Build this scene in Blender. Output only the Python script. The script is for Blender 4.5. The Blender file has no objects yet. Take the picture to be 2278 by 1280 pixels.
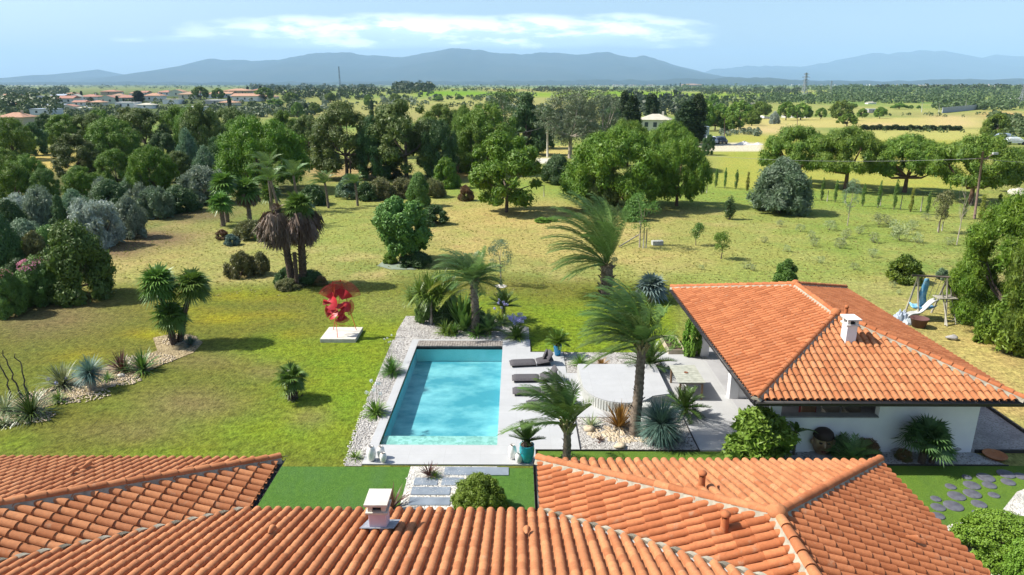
import bpy, math, random
import numpy as np
from mathutils import Vector, Matrix

SC = bpy.context.scene
COL = SC.collection
R = math.radians

# ------------------------------------------------------------------ camera
FOC, CX, CY = 1518.7, 1139.0, 640.0          # focal length and centre in photograph pixels
PITCH, YAW, CAMZ = R(16.64), R(0.4), 12.0
cam_d = bpy.data.cameras.new('camera'); cam = bpy.data.objects.new('camera', cam_d); COL.objects.link(cam)
cam_d.sensor_width = 36; cam_d.lens = 24; cam_d.clip_start = 0.1; cam_d.clip_end = 90000
cam.location = (0, 0, CAMZ); cam.rotation_euler = (R(90) - PITCH, 0, YAW)
SC.camera = cam
CAMROT = cam.rotation_euler.to_matrix()

# ------------------------------------------------------------------ light
SUN_EL, SUN_AZ = R(47), R(-86)               # azimuth measured clockwise from +Y
w = bpy.data.worlds.new('World'); SC.world = w; w.use_nodes = True
nt = w.node_tree; nt.nodes.clear()
N = lambda t: nt.nodes.new(t)
sky = N('ShaderNodeTexSky'); sky.sky_type = 'NISHITA'; sky.sun_disc = False
sky.sun_elevation = SUN_EL; sky.sun_rotation = SUN_AZ
sky.altitude = 50; sky.air_density = 0.85; sky.dust_density = 1.6; sky.ozone_density = 1.0
geo = N('ShaderNodeTexCoord')
sep = N('ShaderNodeSeparateXYZ'); nt.links.new(geo.outputs['Generated'], sep.inputs[0])
def wm(op, a, b=None, c=None):
    n = N('ShaderNodeMath'); n.operation = op
    for i, x in enumerate((a, b, c)):
        if x is None: continue
        if isinstance(x, (int, float)): n.inputs[i].default_value = x
        else: nt.links.new(x, n.inputs[i])
    return n.outputs[0]
yy = wm('MAXIMUM', sep.outputs['Y'], 0.05)
ua = wm('DIVIDE', sep.outputs['X'], yy)       # tangent of azimuth
ve = wm('DIVIDE', sep.outputs['Z'], yy)       # tangent of elevation
comb = N('ShaderNodeCombineXYZ'); nt.links.new(wm('MULTIPLY', ua, 8.0), comb.inputs[0]); nt.links.new(wm('MULTIPLY', ve, 30.0), comb.inputs[1])
ns = N('ShaderNodeTexNoise'); ns.inputs['Scale'].default_value = 1.15; ns.inputs['Detail'].default_value = 8; ns.inputs['Roughness'].default_value = 0.54
nt.links.new(comb.outputs[0], ns.inputs['Vector'])
def bank(u0, ru, v0, rv, gain):
    a = wm('POWER', wm('ABSOLUTE', wm('DIVIDE', wm('SUBTRACT', ua, u0), ru)), 4.0)
    b = wm('POWER', wm('ABSOLUTE', wm('DIVIDE', wm('SUBTRACT', ve, v0), rv)), 2.0)
    return wm('MULTIPLY', wm('SUBTRACT', 1.0, wm('ADD', a, b)), gain)
def sat(x): 
    n = N('ShaderNodeClamp'); nt.links.new(x, n.inputs[0]); return n.outputs[0]
m1 = bank(-0.09, 0.40, 0.069, 0.025, 1.15)
m2 = bank(-0.50, 0.07, 0.0595, 0.006, 0.55)
m3 = bank(-0.08, 0.38, 0.054, 0.010, 0.95)
mm = wm('MAXIMUM', wm('MAXIMUM', m1, m2), wm('MAXIMUM', m3, -2.0))
dens = sat(wm('MULTIPLY', wm('ADD', wm('MULTIPLY', mm, 0.80), wm('MULTIPLY', wm('SUBTRACT', ns.outputs['Fac'], 0.58), 1.4)), 1.15))
dens = wm('MULTIPLY', dens, 0.88)
# cloud underside a little greyer, top white
comb2 = N('ShaderNodeCombineXYZ'); nt.links.new(wm('ADD', wm('MULTIPLY', ua, 8.0), 0.12), comb2.inputs[0]); nt.links.new(wm('MULTIPLY', wm('ADD', ve, 0.006), 30.0), comb2.inputs[1])
ns2 = N('ShaderNodeTexNoise'); ns2.inputs['Scale'].default_value = 1.15; ns2.inputs['Detail'].default_value = 6; ns2.inputs['Roughness'].default_value = 0.6
nt.links.new(comb2.outputs[0], ns2.inputs['Vector'])
low = sat(wm('ADD', wm('MULTIPLY', wm('SUBTRACT', ve, 0.058), 40.0), wm('MULTIPLY', wm('SUBTRACT', ns.outputs['Fac'], ns2.outputs['Fac']), 9.0)))
ccol = N('ShaderNodeMix'); ccol.data_type = 'RGBA'
ccol.inputs[6].default_value = (7.5, 9.0, 11.0, 1); ccol.inputs[7].default_value = (16, 16.4, 17, 1)
nt.links.new(low, ccol.inputs[0])
smix = N('ShaderNodeMix'); smix.data_type = 'RGBA'
nt.links.new(dens, smix.inputs[0]); nt.links.new(sky.outputs[0], smix.inputs[6]); nt.links.new(ccol.outputs[2], smix.inputs[7])
bg = N('ShaderNodeBackground'); bg.inputs[1].default_value = 0.105
nt.links.new(smix.outputs[2], bg.inputs[0])
wo = N('ShaderNodeOutputWorld'); nt.links.new(bg.outputs[0], wo.inputs[0])

sd = bpy.data.lights.new('sun', 'SUN'); sd.energy = 4.9; sd.angle = R(0.6); sd.color = (1.0, 0.95, 0.86)
so = bpy.data.objects.new('sun', sd); COL.objects.link(so)
sdir = Vector((math.sin(SUN_AZ)*math.cos(SUN_EL), math.cos(SUN_AZ)*math.cos(SUN_EL), math.sin(SUN_EL)))
so.rotation_euler = sdir.to_track_quat('Z', 'Y').to_euler(); so.location = (-60, 0, 60)
SC.view_settings.view_transform = 'Standard'; SC.view_settings.look = 'None'
SC.view_settings.exposure = 0.83; SC.view_settings.gamma = 1
try:
    SC.cycles.max_bounces = 5; SC.cycles.diffuse_bounces = 3; SC.cycles.glossy_bounces = 2
    SC.cycles.transmission_bounces = 3; SC.cycles.transparent_max_bounces = 6; SC.cycles.volume_bounces = 1
except Exception: pass

# ------------------------------------------------------------------ terrain height and placing by eye
def sstep(a, b, x):
    t = np.clip((np.asarray(x, float) - a)/(b - a), 0, 1); return t*t*(3 - 2*t)
def zg(x, y):
    x = np.asarray(x, float); y = np.asarray(y, float)
    z = -6*sstep(120, 420, y)
    z = z + 9*np.exp(-((x + 330)/230)**2 - ((y - 760)/230)**2)
    z = z + 14*np.exp(-((x - 900)/260)**2 - ((y - 1500)/300)**2)
    z = z + 10*np.exp(-((x + 60)/360)**2 - ((y - 1150)/260)**2)
    return z
def zs(x, y):
    t = min(1, max(0, (y-120)/300)); e = math.exp
    return -6*t*t*(3-2*t) + 9*e(-((x+330)/230)**2-((y-760)/230)**2) + 14*e(-((x-900)/260)**2-((y-1500)/300)**2) + 10*e(-((x+60)/360)**2-((y-1150)/260)**2)
def ray(px, py):
    d = CAMROT @ Vector(((px - CX)/FOC, -(py - CY)/FOC, -1.0)); return d/d.y
def P(px, py, z=None):
    """point of the ground (or of the level z) seen at a photograph pixel"""
    d = ray(px, py)
    if z is not None:
        t = (z - CAMZ)/d.z; return Vector((d.x*t, t, z))
    t = 3.0
    while t < 30000:
        h = CAMZ + d.z*t - zs(d.x*t, t)
        if h <= 0: break
        t += max(0.2, t*0.01)
    lo, hi = t*0.98 - .25, t
    for _ in range(24):
        m = (lo + hi)/2
        if CAMZ + d.z*m - zs(d.x*m, m) > 0: lo = m
        else: hi = m
    return Vector((d.x*hi, hi, zs(d.x*hi, hi)))
def ztop(px, py, Y):
    d = ray(px, py); return CAMZ + d.z*Y
def mpp(Y, z=0):                              # metres per photograph pixel at a place
    return (Y*math.cos(PITCH) + (CAMZ - z)*math.sin(PITCH))/FOC
def proj(x, y, z):
    x, y, z = (np.asarray(a, float) for a in (x, y, z))
    M = np.array(CAMROT.transposed())
    dx, dy, dz = x, y, z - CAMZ
    cx = M[0,0]*dx + M[0,1]*dy + M[0,2]*dz; cy = M[1,0]*dx + M[1,1]*dy + M[1,2]*dz; cz = M[2,0]*dx + M[2,1]*dy + M[2,2]*dz
    cz = np.minimum(cz, -1e-3)
    return CX + FOC*cx/(-cz), CY - FOC*cy/(-cz)

# ------------------------------------------------------------------ materials
MATS = {}
def newmat(name):
    m = bpy.data.materials.new(name); m.use_nodes = True
    t = m.node_tree; t.nodes.clear(); return m, t
def L(t, a, b): t.links.new(a, b)
def rgb(c): return (c[0], c[1], c[2], 1)
def mixc(t, fac, a, b):
    n = t.nodes.new('ShaderNodeMix'); n.data_type = 'RGBA'
    for i, x in ((0, fac), (6, a), (7, b)):
        if isinstance(x, (int, float)): n.inputs[i].default_value = x
        elif isinstance(x, tuple): n.inputs[i].default_value = rgb(x)
        else: L(t, x, n.inputs[i])
    return n.outputs[2]
def noise(t, scale, detail=4, rough=.55, coord='Object', stretch=None):
    tc = t.nodes.new('ShaderNodeTexCoord'); n = t.nodes.new('ShaderNodeTexNoise')
    n.inputs['Scale'].default_value = scale; n.inputs['Detail'].default_value = detail; n.inputs['Roughness'].default_value = rough
    if stretch:
        mp = t.nodes.new('ShaderNodeMapping'); mp.inputs['Scale'].default_value = stretch
        L(t, tc.outputs[coord], mp.inputs[0]); L(t, mp.outputs[0], n.inputs['Vector'])
    else: L(t, tc.outputs[coord], n.inputs['Vector'])
    return n.outputs['Fac']
def ramp(t, x, lo, hi):
    n = t.nodes.new('ShaderNodeMapRange'); n.inputs[1].default_value = lo; n.inputs[2].default_value = hi
    L(t, x, n.inputs[0]); return n.outputs[0]
def finish(m, t, col, rough=.8, bump=None, bdist=.01, metal=0, spec=.4, bstr=.6):
    b = t.nodes.new('ShaderNodeBsdfPrincipled'); o = t.nodes.new('ShaderNodeOutputMaterial')
    if isinstance(col, tuple): b.inputs['Base Color'].default_value = rgb(col)
    else: L(t, col, b.inputs['Base Color'])
    b.inputs['Roughness'].default_value = rough; b.inputs['Metallic'].default_value = metal
    b.inputs['Specular IOR Level'].default_value = spec
    if bump is not None:
        bn = t.nodes.new('ShaderNodeBump'); bn.inputs['Strength'].default_value = bstr; bn.inputs['Distance'].default_value = bdist
        L(t, bump, bn.inputs['Height']); L(t, bn.outputs[0], b.inputs['Normal'])
    L(t, b.outputs[0], o.inputs[0]); return m
def mat(name, a, b=None, scale=3, rough=.8, bump=0, metal=0, spec=.4, detail=5):
    if name in MATS: return MATS[name]
    m, t = newmat(name)
    if b is None: b = tuple(x*.82 for x in a)
    f = noise(t, scale, detail)
    col = mixc(t, ramp(t, f, .35, .65), a, b)
    MATS[name] = finish(m, t, col, rough, f if bump else None, bump or .01, metal, spec)
    return MATS[name]
def leafmat(name, a, b, c=None, trans=.17, nscale=.9, rough=.55):
    """leaf colours vary leaf by leaf and bough by bough"""
    if name in MATS: return MATS[name]
    m, t = newmat(name)
    g = t.nodes.new('ShaderNodeNewGeometry'); oi = t.nodes.new('ShaderNodeObjectInfo')
    col = mixc(t, g.outputs['Random Per Island'], a, b)
    if c is not None: col = mixc(t, ramp(t, noise(t, nscale, 2), .42, .7), col, c)
    hs = t.nodes.new('ShaderNodeHueSaturation'); L(t, col, hs.inputs['Color'])
    L(t, ramp2(t, oi.outputs['Random'], .485, .515), hs.inputs['Hue']); L(t, ramp2(t, oi.outputs['Random'], .8, 1.2), hs.inputs['Value'])
    col = hs.outputs[0]
    p = t.nodes.new('ShaderNodeBsdfPrincipled'); L(t, col, p.inputs['Base Color']); p.inputs['Roughness'].default_value = rough
    p.inputs['Specular IOR Level'].default_value = .35
    tr = t.nodes.new('ShaderNodeBsdfTranslucent'); L(t, mixc(t, .35, col, (a[0]*1.6, a[1]*1.5, a[2]*.6)), tr.inputs[0])
    mx = t.nodes.new('ShaderNodeMixShader'); mx.inputs[0].default_value = trans
    L(t, p.outputs[0], mx.inputs[1]); L(t, tr.outputs[0], mx.inputs[2])
    o = t.nodes.new('ShaderNodeOutputMaterial'); L(t, mx.outputs[0], o.inputs[0])
    MATS[name] = m; return m
def ramp2(t, x, lo, hi):
    n = t.nodes.new('ShaderNodeMapRange'); n.inputs[3].default_value = lo; n.inputs[4].default_value = hi
    L(t, x, n.inputs[0]); return n.outputs[0]

# ------------------------------------------------------------------ objects
def tag(o, label=None, cat=None, group=None, kind=None):
    if label: o['label'] = label
    if cat: o['category'] = cat
    if group: o['group'] = group
    if kind: o['kind'] = kind
    return o
def empty(name, loc=(0,0,0), rz=0, label=None, cat=None, group=None):
    o = bpy.data.objects.new(name, None); COL.objects.link(o); o.empty_display_size = .3
    o.location = loc; o.rotation_euler = (0, 0, rz)
    return tag(o, label, cat, group)
def link(name, me, parent=None, loc=None):
    o = bpy.data.objects.new(name, me); COL.objects.link(o)
    if parent is not None: o.parent = parent
    if loc is not None: o.location = loc
    return o
def quads_mesh(name, V, mats, k=4):
    """V: (n,k,3) loose polygons"""
    V = np.asarray(V, np.float32); n = V.shape[0]; k = V.shape[1]
    me = bpy.data.meshes.new(name)
    me.vertices.add(n*k); me.vertices.foreach_set('co', V.reshape(-1))
    me.loops.add(n*k); me.loops.foreach_set('vertex_index', np.arange(n*k, dtype=np.int32))
    me.polygons.add(n); me.polygons.foreach_set('loop_start', np.arange(0, n*k, k, dtype=np.int32))
    me.update(calc_edges=True)
    for m in (mats if isinstance(mats, (list, tuple)) else [mats]): me.materials.append(m)
    return me
class MB:
    """collects verts and faces, builds one mesh"""
    def __init__(s): s.v = []; s.f = []; s.mi = []; s.cur = 0; s.smooth = []
    def add(s, vs, fs, smooth=False):
        o = len(s.v); s.v += [tuple(p) for p in vs]
        for f in fs: s.f.append(tuple(i + o for i in f)); s.mi.append(s.cur); s.smooth.append(smooth)
    def box(s, x0, x1, y0, y1, z0, z1, M=None):
        vs = [Vector(p) for p in ((x0,y0,z0),(x1,y0,z0),(x1,y1,z0),(x0,y1,z0),(x0,y0,z1),(x1,y0,z1),(x1,y1,z1),(x0,y1,z1))]
        if M is not None: vs = [M @ p for p in vs]
        s.add(vs, [(0,3,2,1),(4,5,6,7),(0,1,5,4),(1,2,6,5),(2,3,7,6),(3,0,4,7)]); return s
    def prism(s, poly, z0, z1):
        n = len(poly); vs = [(x,y,z0) for x,y in poly] + [(x,y,z1) for x,y in poly]
        a = sum(poly[i][0]*poly[(i+1)%n][1] - poly[(i+1)%n][0]*poly[i][1] for i in range(n))
        if a < 0: poly = poly[::-1]; vs = [(x,y,z0) for x,y in poly] + [(x,y,z1) for x,y in poly]
        s.add(vs, [tuple(range(n))[::-1], tuple(range(n, 2*n))] + [(i, (i+1)%n, n+(i+1)%n, n+i) for i in range(n)]); return s
    def tube(s, pts, rad, n=8, cap=True):
        pts = [Vector(p) for p in pts]
        if not hasattr(rad, '__len__'): rad = [rad]*len(pts)
        ref = Vector((.3, .2, 1)).normalized(); vs = []; fs = []
        for i, p in enumerate(pts):
            d = (pts[min(i+1, len(pts)-1)] - pts[max(i-1, 0)])
            d = d.normalized() if d.length > 1e-9 else Vector((0,0,1))
            a = d.cross(ref)
            if a.length < .15: a = d.cross(Vector((1,0,0)))
            a.normalize(); b = d.cross(a)
            for j in range(n):
                t = 2*math.pi*j/n; vs.append(p + (a*math.cos(t) + b*math.sin(t))*rad[i])
        for i in range(len(pts)-1):
            for j in range(n):
                k = (j+1) % n; fs.append((i*n+j, i*n+k, (i+1)*n+k, (i+1)*n+j))
        s.add(vs, fs, True)
        if cap:
            m = len(pts)-1
            o = len(s.v) - len(vs)
            s.f.append(tuple(o+j for j in range(n))); s.mi.append(s.cur); s.smooth.append(False)
            s.f.append(tuple(o+m*n+j for j in range(n))[::-1]); s.mi.append(s.cur); s.smooth.append(False)
        return s
    def lathe(s, prof, n=20, c=(0,0,0)):
        vs = []; fs = []
        for r, z in prof:
            for j in range(n): t = 2*math.pi*j/n; vs.append((c[0]+r*math.cos(t), c[1]+r*math.sin(t), c[2]+z))
        for i in range(len(prof)-1):
            for j in range(n): k = (j+1)%n; fs.append((i*n+j, i*n+k, (i+1)*n+k, (i+1)*n+j))
        s.add(vs, fs, True); return s
    def build(s, name, mats, parent=None, loc=None, bevel=0):
        me = bpy.data.meshes.new(name); me.from_pydata(s.v, [], s.f)
        for m in (mats if isinstance(mats, (list, tuple)) else [mats]): me.materials.append(m)
        me.polygons.foreach_set('material_index', s.mi); me.polygons.foreach_set('use_smooth', s.smooth)
        me.update()
        o = link(name, me, parent, loc)
        if bevel:
            b = o.modifiers.new('bevel', 'BEVEL'); b.width = bevel; b.segments = 2; b.limit_method = 'ANGLE'
        return o
def copy_tree(o, parent=None):
    c = o.copy(); COL.objects.link(c)
    if parent is not None: c.parent = parent
    for ch in list(o.children): copy_tree(ch, c)
    return c

# ------------------------------------------------------------------ the setting: ground, hills
XPL = P(845, 992, 0).x; XPR = P(1107, 992, 0).x; YPN = P(970, 992, 0).y; YPF = P(1000, 757, 0).y   # pool rectangle
def blobs(px, py, lst):
    """sum of soft ellipses, each (cx, cy, rx, ry, strength)"""
    s = np.zeros_like(px)
    for cx, cy, rx, ry, k in lst:
        q = ((px - cx)/rx)**2 + ((py - cy)/ry)**2
        s += k*np.exp(-q*1.2)
    return s
def vnoise(x, y, sc, seed):
    rng = np.random.RandomState(seed); T = rng.rand(256, 256)
    u = x/sc; v = y/sc; i = np.floor(u).astype(int); j = np.floor(v).astype(int); fu = u - i; fv = v - j
    fu = fu*fu*(3-2*fu); fv = fv*fv*(3-2*fv)
    g = lambda a, b: T[a % 256, b % 256]
    return (g(i,j)*(1-fu)+g(i+1,j)*fu)*(1-fv) + (g(i,j+1)*(1-fu)+g(i+1,j+1)*fu)*fv
def fbm(x, y, sc, seed, o=4):
    s = 0; a = 1; t = 0
    for k in range(o): s = s + a*vnoise(x, y, sc/2**k, seed+k); t += a; a *= .55
    return s/t
def axis_y():
    v = [-40, -10, 2]; y = 8.0
    while y < 60000: v.append(y); y += max(.45, y*y/9000) if y < 4000 else y*.3
    v.append(70000); return np.array(v)
def axis_x():
    v = [0.0]; x = 0
    while x < 60000:
        x += .5 if x < 45 else (x - 45)*.035 + .55
        v.append(x)
    v = np.array(v); return np.concatenate([-v[:0:-1], v])
ys_, xs_ = axis_y(), axis_x()
XX, YY = np.meshgrid(xs_, ys_)
ZZ = zg(XX, YY) - .015
# the pool basin needs a hole in the sheet: those faces are left out
PX, PY = proj(XX, np.maximum(YY, 4), ZZ)
def C3(c): return np.array(c)[None, None, :]
def lay(base, m, col):
    m = np.clip(m, 0, 1)[..., None]; return base*(1-m) + C3(col)*m
n1 = fbm(XX, YY, 9, 3); n2 = fbm(XX, YY, 3, 11); n3 = fbm(XX, YY, 40, 21); n4 = fbm(XX, YY*.35, 160, 31)
col = np.ones(XX.shape + (3,))*C3((.245, .245, .082))                       # dry meadow
col = lay(col, (n1-.45)*5, (.150, .195, .055)); col = lay(col, (n2-.5)*4, (.33, .285, .12))
gr = blobs(PX, PY, [(1150,425,560,40,1.1),(1560,420,160,45,.9),(620,505,180,60,.6),(1750,420,300,40,.5),(760,520,120,50,.5),(1880,520,420,60,.55),(2000,440,300,60,.6),(1600,640,300,60,.4),(1800,600,380,60,.5)])
col = lay(col, gr*(.5+n1), (.175, .235, .055))
dry = blobs(PX, PY, [(1150,480,340,40,.8),(1400,560,300,40,.5),(1100,560,240,50,.5),(2200,780,160,110,1.2),(2230,890,120,60,1.2),(340,560,130,60,.5),(120,340,90,60,.8)])
col = lay(col, dry*(.45+n2*.9), (.37, .30, .115))
# lawn: olive brown on the left, fresh green round the pool
lawn = sstep(612, 650, PY + (n1-.5)*30)*(1 - sstep(1460, 1560, PX))*(YY < 60)
col = lay(col, lawn, (.118, .128, .028))
col = lay(col, lawn*np.clip((n1-.45)*4, 0, 1)*.8, (.140, .122, .038))
col = lay(col, lawn*np.clip((n2-.52)*5, 0, 1)*.5, (.110, .142, .026))
gn = blobs(PX, PY, [(820,780,110,120,1.2),(700,860,150,80,1.0),(560,960,200,40,1.0),(600,780,130,30,.9),(740,960,130,90,.9),(1330,760,200,90,1.6),(1240,830,200,60,1.2),(1010,700,200,50,.9),(880,700,100,50,.9),(380,1010,240,18,.8),(30,985,60,25,.8),(560,640,110,20,.7),(1440,700,120,60,.8),(350,900,160,20,.25)])
col = lay(col, lawn*gn*(.55 + n2*.7), (.140, .200, .026))
yl = blobs(PX, PY, [(500,710,75,16,1.2),(330,745,70,14,1.1),(170,790,60,18,.9),(560,660,90,12,.9),(620,700,60,10,.7),(860,740,90,14,.7),(650,745,50,14,.6),(400,690,80,10,.5)])
col = lay(col, lawn*yl*(.1+n2*.75), (.285, .255, .025))
br = blobs(PX, PY, [(420,900,130,40,.7),(440,800,140,26,.5),(690,930,50,30,.6),(120,700,160,40,.5),(860,680,100,40,.5),(600,830,60,20,.5),(300,960,140,26,.4)])
col = lay(col, lawn*br*(.5+n1), (.185, .145, .072))
# shaded, bare soil strips beneath the olives
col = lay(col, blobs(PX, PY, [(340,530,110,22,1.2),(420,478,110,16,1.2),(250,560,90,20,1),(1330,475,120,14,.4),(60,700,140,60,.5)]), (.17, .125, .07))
col = lay(col, blobs(PX, PY, [(300,400,330,90,1.3),(60,560,90,150,1.2),(560,400,110,50,.8)]), (.085, .095, .035))  # shade between the left-hand trees, painted into the ground colour
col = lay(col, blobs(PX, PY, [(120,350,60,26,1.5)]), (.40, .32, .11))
# the far plain
far = sstep(90, 135, YY)
fc = np.ones_like(col)*C3((.22, .25, .075)); fc = lay(fc, (n3-.42)*5, (.13, .20, .05)); fc = lay(fc, (n4-.5)*5, (.25, .235, .09))
col = lay(col, far*0, (0,0,0))*(1-far[...,None]) + fc*far[...,None]
F = lambda lst: blobs(PX, PY, lst)
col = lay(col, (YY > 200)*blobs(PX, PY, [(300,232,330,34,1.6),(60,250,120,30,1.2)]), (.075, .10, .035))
def rectm(x0, x1, y0, y1, s=6, sy=2): return sstep(x0-s, x0+s, PX)*(1-sstep(x1-s, x1+s, PX))*sstep(y0-sy, y0+sy, PY)*(1-sstep(y1-sy, y1+sy, PY))
onf = (YY > 60)
col = lay(col, onf*rectm(930, 1500, 204, 214, 20), (.125, .235, .02))
col = lay(col, onf*rectm(1180, 1900, 206, 218, 30)*.8, (.17, .25, .03))
col = lay(col, onf*rectm(1640, 2190, 262, 284, 30), (.36, .33, .12))
col = lay(col, onf*F([(1700,290,120,14,1),(2120,275,60,9,1.2),(1960,278,60,6,1),(2110,262,50,6,.9)]), (.42, .34, .16))
col = lay(col, onf*rectm(1600, 2200, 300, 420, 40, 8)*(.6+n2*.5), (.30, .30, .07))
col = lay(col, onf*rectm(1900, 2200, 288, 312, 30)*.9, (.34, .33, .11))
col = lay(col, onf*F([(1650,345,60,12,1),(1640,380,50,20,.6)]), (.24, .27, .06))
col = lay(col, onf*F([(1020,225,260,10,.7),(1900,245,260,8,.8),(900,245,200,10,.6)]), (.27, .28, .09))
col = lay(col, onf*F([(120,345,50,22,1.2),(90,365,60,20,1.2)]), (.40, .32, .11)); col = lay(col, onf*F([(90,305,20,18,1.2)]), (.16,.25,.04))
col = lay(col, onf*rectm(1540, 1695, 318, 337, 8), (.50, .46, .34))
col = lay(col, onf*rectm(1195, 1250, 352, 364, 8), (.55, .52, .45)); col = lay(col, onf*rectm(1195, 1270, 325, 350, 10), (.38, .33, .12))
col = lay(col, onf*F([(780,385,90,14,1.1),(850,382,60,14,1),(1040,388,70,16,.8),(720,372,40,16,1.2)]), (.32, .24, .11))
col = lay(col, onf*F([(2230,255,50,8,1.4),(2260,268,40,6,1)]), (.42, .30, .13))
vf = sstep(1500, 6000, YY); col = lay(col, vf*.85, (.10, .135, .06)); col = lay(col, vf*np.clip((fbm(XX,YY*.2,900,51)-.55)*8,0,1)*.8, (.38,.33,.22))
nx, ny = len(xs_), len(ys_)
idx = np.arange(nx*ny).reshape(ny, nx)
q = np.stack([idx[:-1,:-1], idx[:-1,1:], idx[1:,1:], idx[1:,:-1]], -1).reshape(-1, 4)
# snap the nearest grid lines onto the pool edge and drop the faces inside it
xi0, xi1 = np.argmin(abs(xs_-XPL)), np.argmin(abs(xs_-XPR)); yi0, yi1 = np.argmin(abs(ys_-YPN)), np.argmin(abs(ys_-YPF))
for k, v in ((xi0, XPL), (xi1, XPR)): XX[:, k] = v
for k, v in ((yi0, YPN), (yi1, YPF)): YY[k, :] = v
keep = np.ones((ny-1, nx-1), bool); keep[yi0:yi1, xi0:xi1] = False
q = q[keep.reshape(-1)]
me = bpy.data.meshes.new('ground')
me.vertices.add(nx*ny); me.vertices.foreach_set('co', np.stack([XX, YY, ZZ], -1).astype(np.float32).reshape(-1))
me.loops.add(len(q)*4); me.loops.foreach_set('vertex_index', q.astype(np.int32).reshape(-1))
me.polygons.add(len(q)); me.polygons.foreach_set('loop_start', np.arange(0, len(q)*4, 4, dtype=np.int32))
me.update(calc_edges=True)
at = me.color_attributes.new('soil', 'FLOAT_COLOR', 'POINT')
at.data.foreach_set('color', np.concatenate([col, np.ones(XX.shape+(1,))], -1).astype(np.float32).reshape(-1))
m, t = newmat('ground_cover')
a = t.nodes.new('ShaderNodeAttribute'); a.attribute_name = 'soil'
def fine(t):
    f1 = noise(t, 3.2, 7, .72); f2 = noise(t, .55, 4, .6)
    return f1, f2
f1, f2 = fine(t)
f3 = noise(t, 11, 5, .75, stretch=(1, .55, 1))
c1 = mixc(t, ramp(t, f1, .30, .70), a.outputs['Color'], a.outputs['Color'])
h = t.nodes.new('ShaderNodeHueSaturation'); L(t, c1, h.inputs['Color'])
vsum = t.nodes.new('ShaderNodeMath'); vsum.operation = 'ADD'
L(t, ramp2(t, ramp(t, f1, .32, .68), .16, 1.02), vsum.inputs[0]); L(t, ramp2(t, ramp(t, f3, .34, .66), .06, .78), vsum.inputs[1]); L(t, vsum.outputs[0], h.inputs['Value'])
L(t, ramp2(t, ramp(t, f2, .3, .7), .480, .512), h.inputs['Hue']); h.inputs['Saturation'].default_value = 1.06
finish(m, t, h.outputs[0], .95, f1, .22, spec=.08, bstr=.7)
me.materials.append(m)
ground = link('ground', me); tag(ground, kind='structure')

def range_mesh(name, sil, Y0, depth, colr, seed, base=-30):
    """a mountain range: crest heights read off the skyline, real depth and spurs"""
    pxs = np.array([p[0] for p in sil], float); pys = np.array([p[1] for p in sil], float)
    n = 520; m_ = 35
    px = np.linspace(pxs[0], pxs[-1], n); py = np.interp(px, pxs, pys) + (fbm(px, px*0+seed, 26, seed+3, 4)-.5)*7.5
    d = [ray(a, b) for a, b in zip(px, py)]
    xs = np.array([v.x for v in d]); zs = np.array([v.z for v in d])
    V = np.zeros((m_, n, 3))
    for i in range(m_):
        s = (i/(m_-1))*2 - 1                       # -1 near foot, 0 crest, 1 far foot
        Y = Y0 + s*depth
        crest = CAMZ + zs*Y0
        x = xs*Y0
        prof = (1 - abs(s))**1.15
        nz = fbm(x, np.full_like(x, Y), 2600, seed, 5) - .5
        r = fbm(x + s*2500, np.full_like(x, Y*.35), 1500, seed+9, 4) - .5
        z = base + (crest - base)*prof*(1 + (1-prof)*(nz*1.0 + abs(r)*1.3*-1 + .1))
        if abs(s) < .03: z = crest
        V[i, :, 0] = x; V[i, :, 1] = Y; V[i, :, 2] = z
    # keep any spur from standing above the crest as seen from the garden
    lim = CAMZ + (zs[None, :]*V[:, :, 1])*.985
    V[:m_//2, :, 2] = np.minimum(V[:m_//2, :, 2], lim[:m_//2])
    idx = np.arange(m_*n).reshape(m_, n)
    f = np.stack([idx[:-1,:-1], idx[:-1,1:], idx[1:,1:], idx[1:,:-1]], -1).reshape(-1, 4)
    me = bpy.data.meshes.new(name)
    me.vertices.add(m_*n); me.vertices.foreach_set('co', V.astype(np.float32).reshape(-1))
    me.loops.add(len(f)*4); me.loops.foreach_set('vertex_index', f.astype(np.int32).reshape(-1))
    me.polygons.add(len(f)); me.polygons.foreach_set('loop_start', np.arange(0, len(f)*4, 4, dtype=np.int32))
    me.polygons.foreach_set('use_smooth', [True]*len(f)); me.update(calc_edges=True); me.materials.append(colr)
    return tag(link(name, me), kind='structure')
hillm, t = newmat('wooded_slope'); f = noise(t, .0012, 6, .6)
finish(hillm, t, mixc(t, ramp(t, f, .4, .65), (.012, .022, .022), (.030, .036, .030)), .95, spec=.05)
range_mesh('hills', [(-900,182),(-500,170),(-200,176),(0,179),(60,174),(100,177),(160,170),(190,161),(215,154),(250,168),(290,167),(330,163),(360,166),(400,150),(430,140),(470,131),(520,133),(560,137),(620,133),(680,122),(760,115),(820,124),(890,128),(930,122),(960,115),(1000,108),(1050,111),(1110,116),(1160,123),(1220,116),(1280,122),(1350,117),(1400,127),(1440,126),(1500,145),(1570,163),(1640,174),(1700,181),(1760,185)], 16000, 5200, hillm, 5)
range_mesh('hills', [(1380,181),(1480,170),(1560,163),(1600,151),(1660,148),(1720,146),(1780,150),(1830,141),(1890,128),(1940,117),(1980,120),(2040,112),(2100,113),(2140,121),(2180,129),(2220,121),(2278,126),(2400,120),(2600,140),(2900,160),(3400,178)], 24000, 6500, hillm, 15)
range_mesh('hills', [(-900,186),(0,184),(300,184),(700,183),(1000,181),(1300,179),(1560,176),(1700,172),(1760,178),(1950,181),(2278,176),(2700,178),(3200,185)], 9500, 2200, hillm, 25, base=-20)
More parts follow.
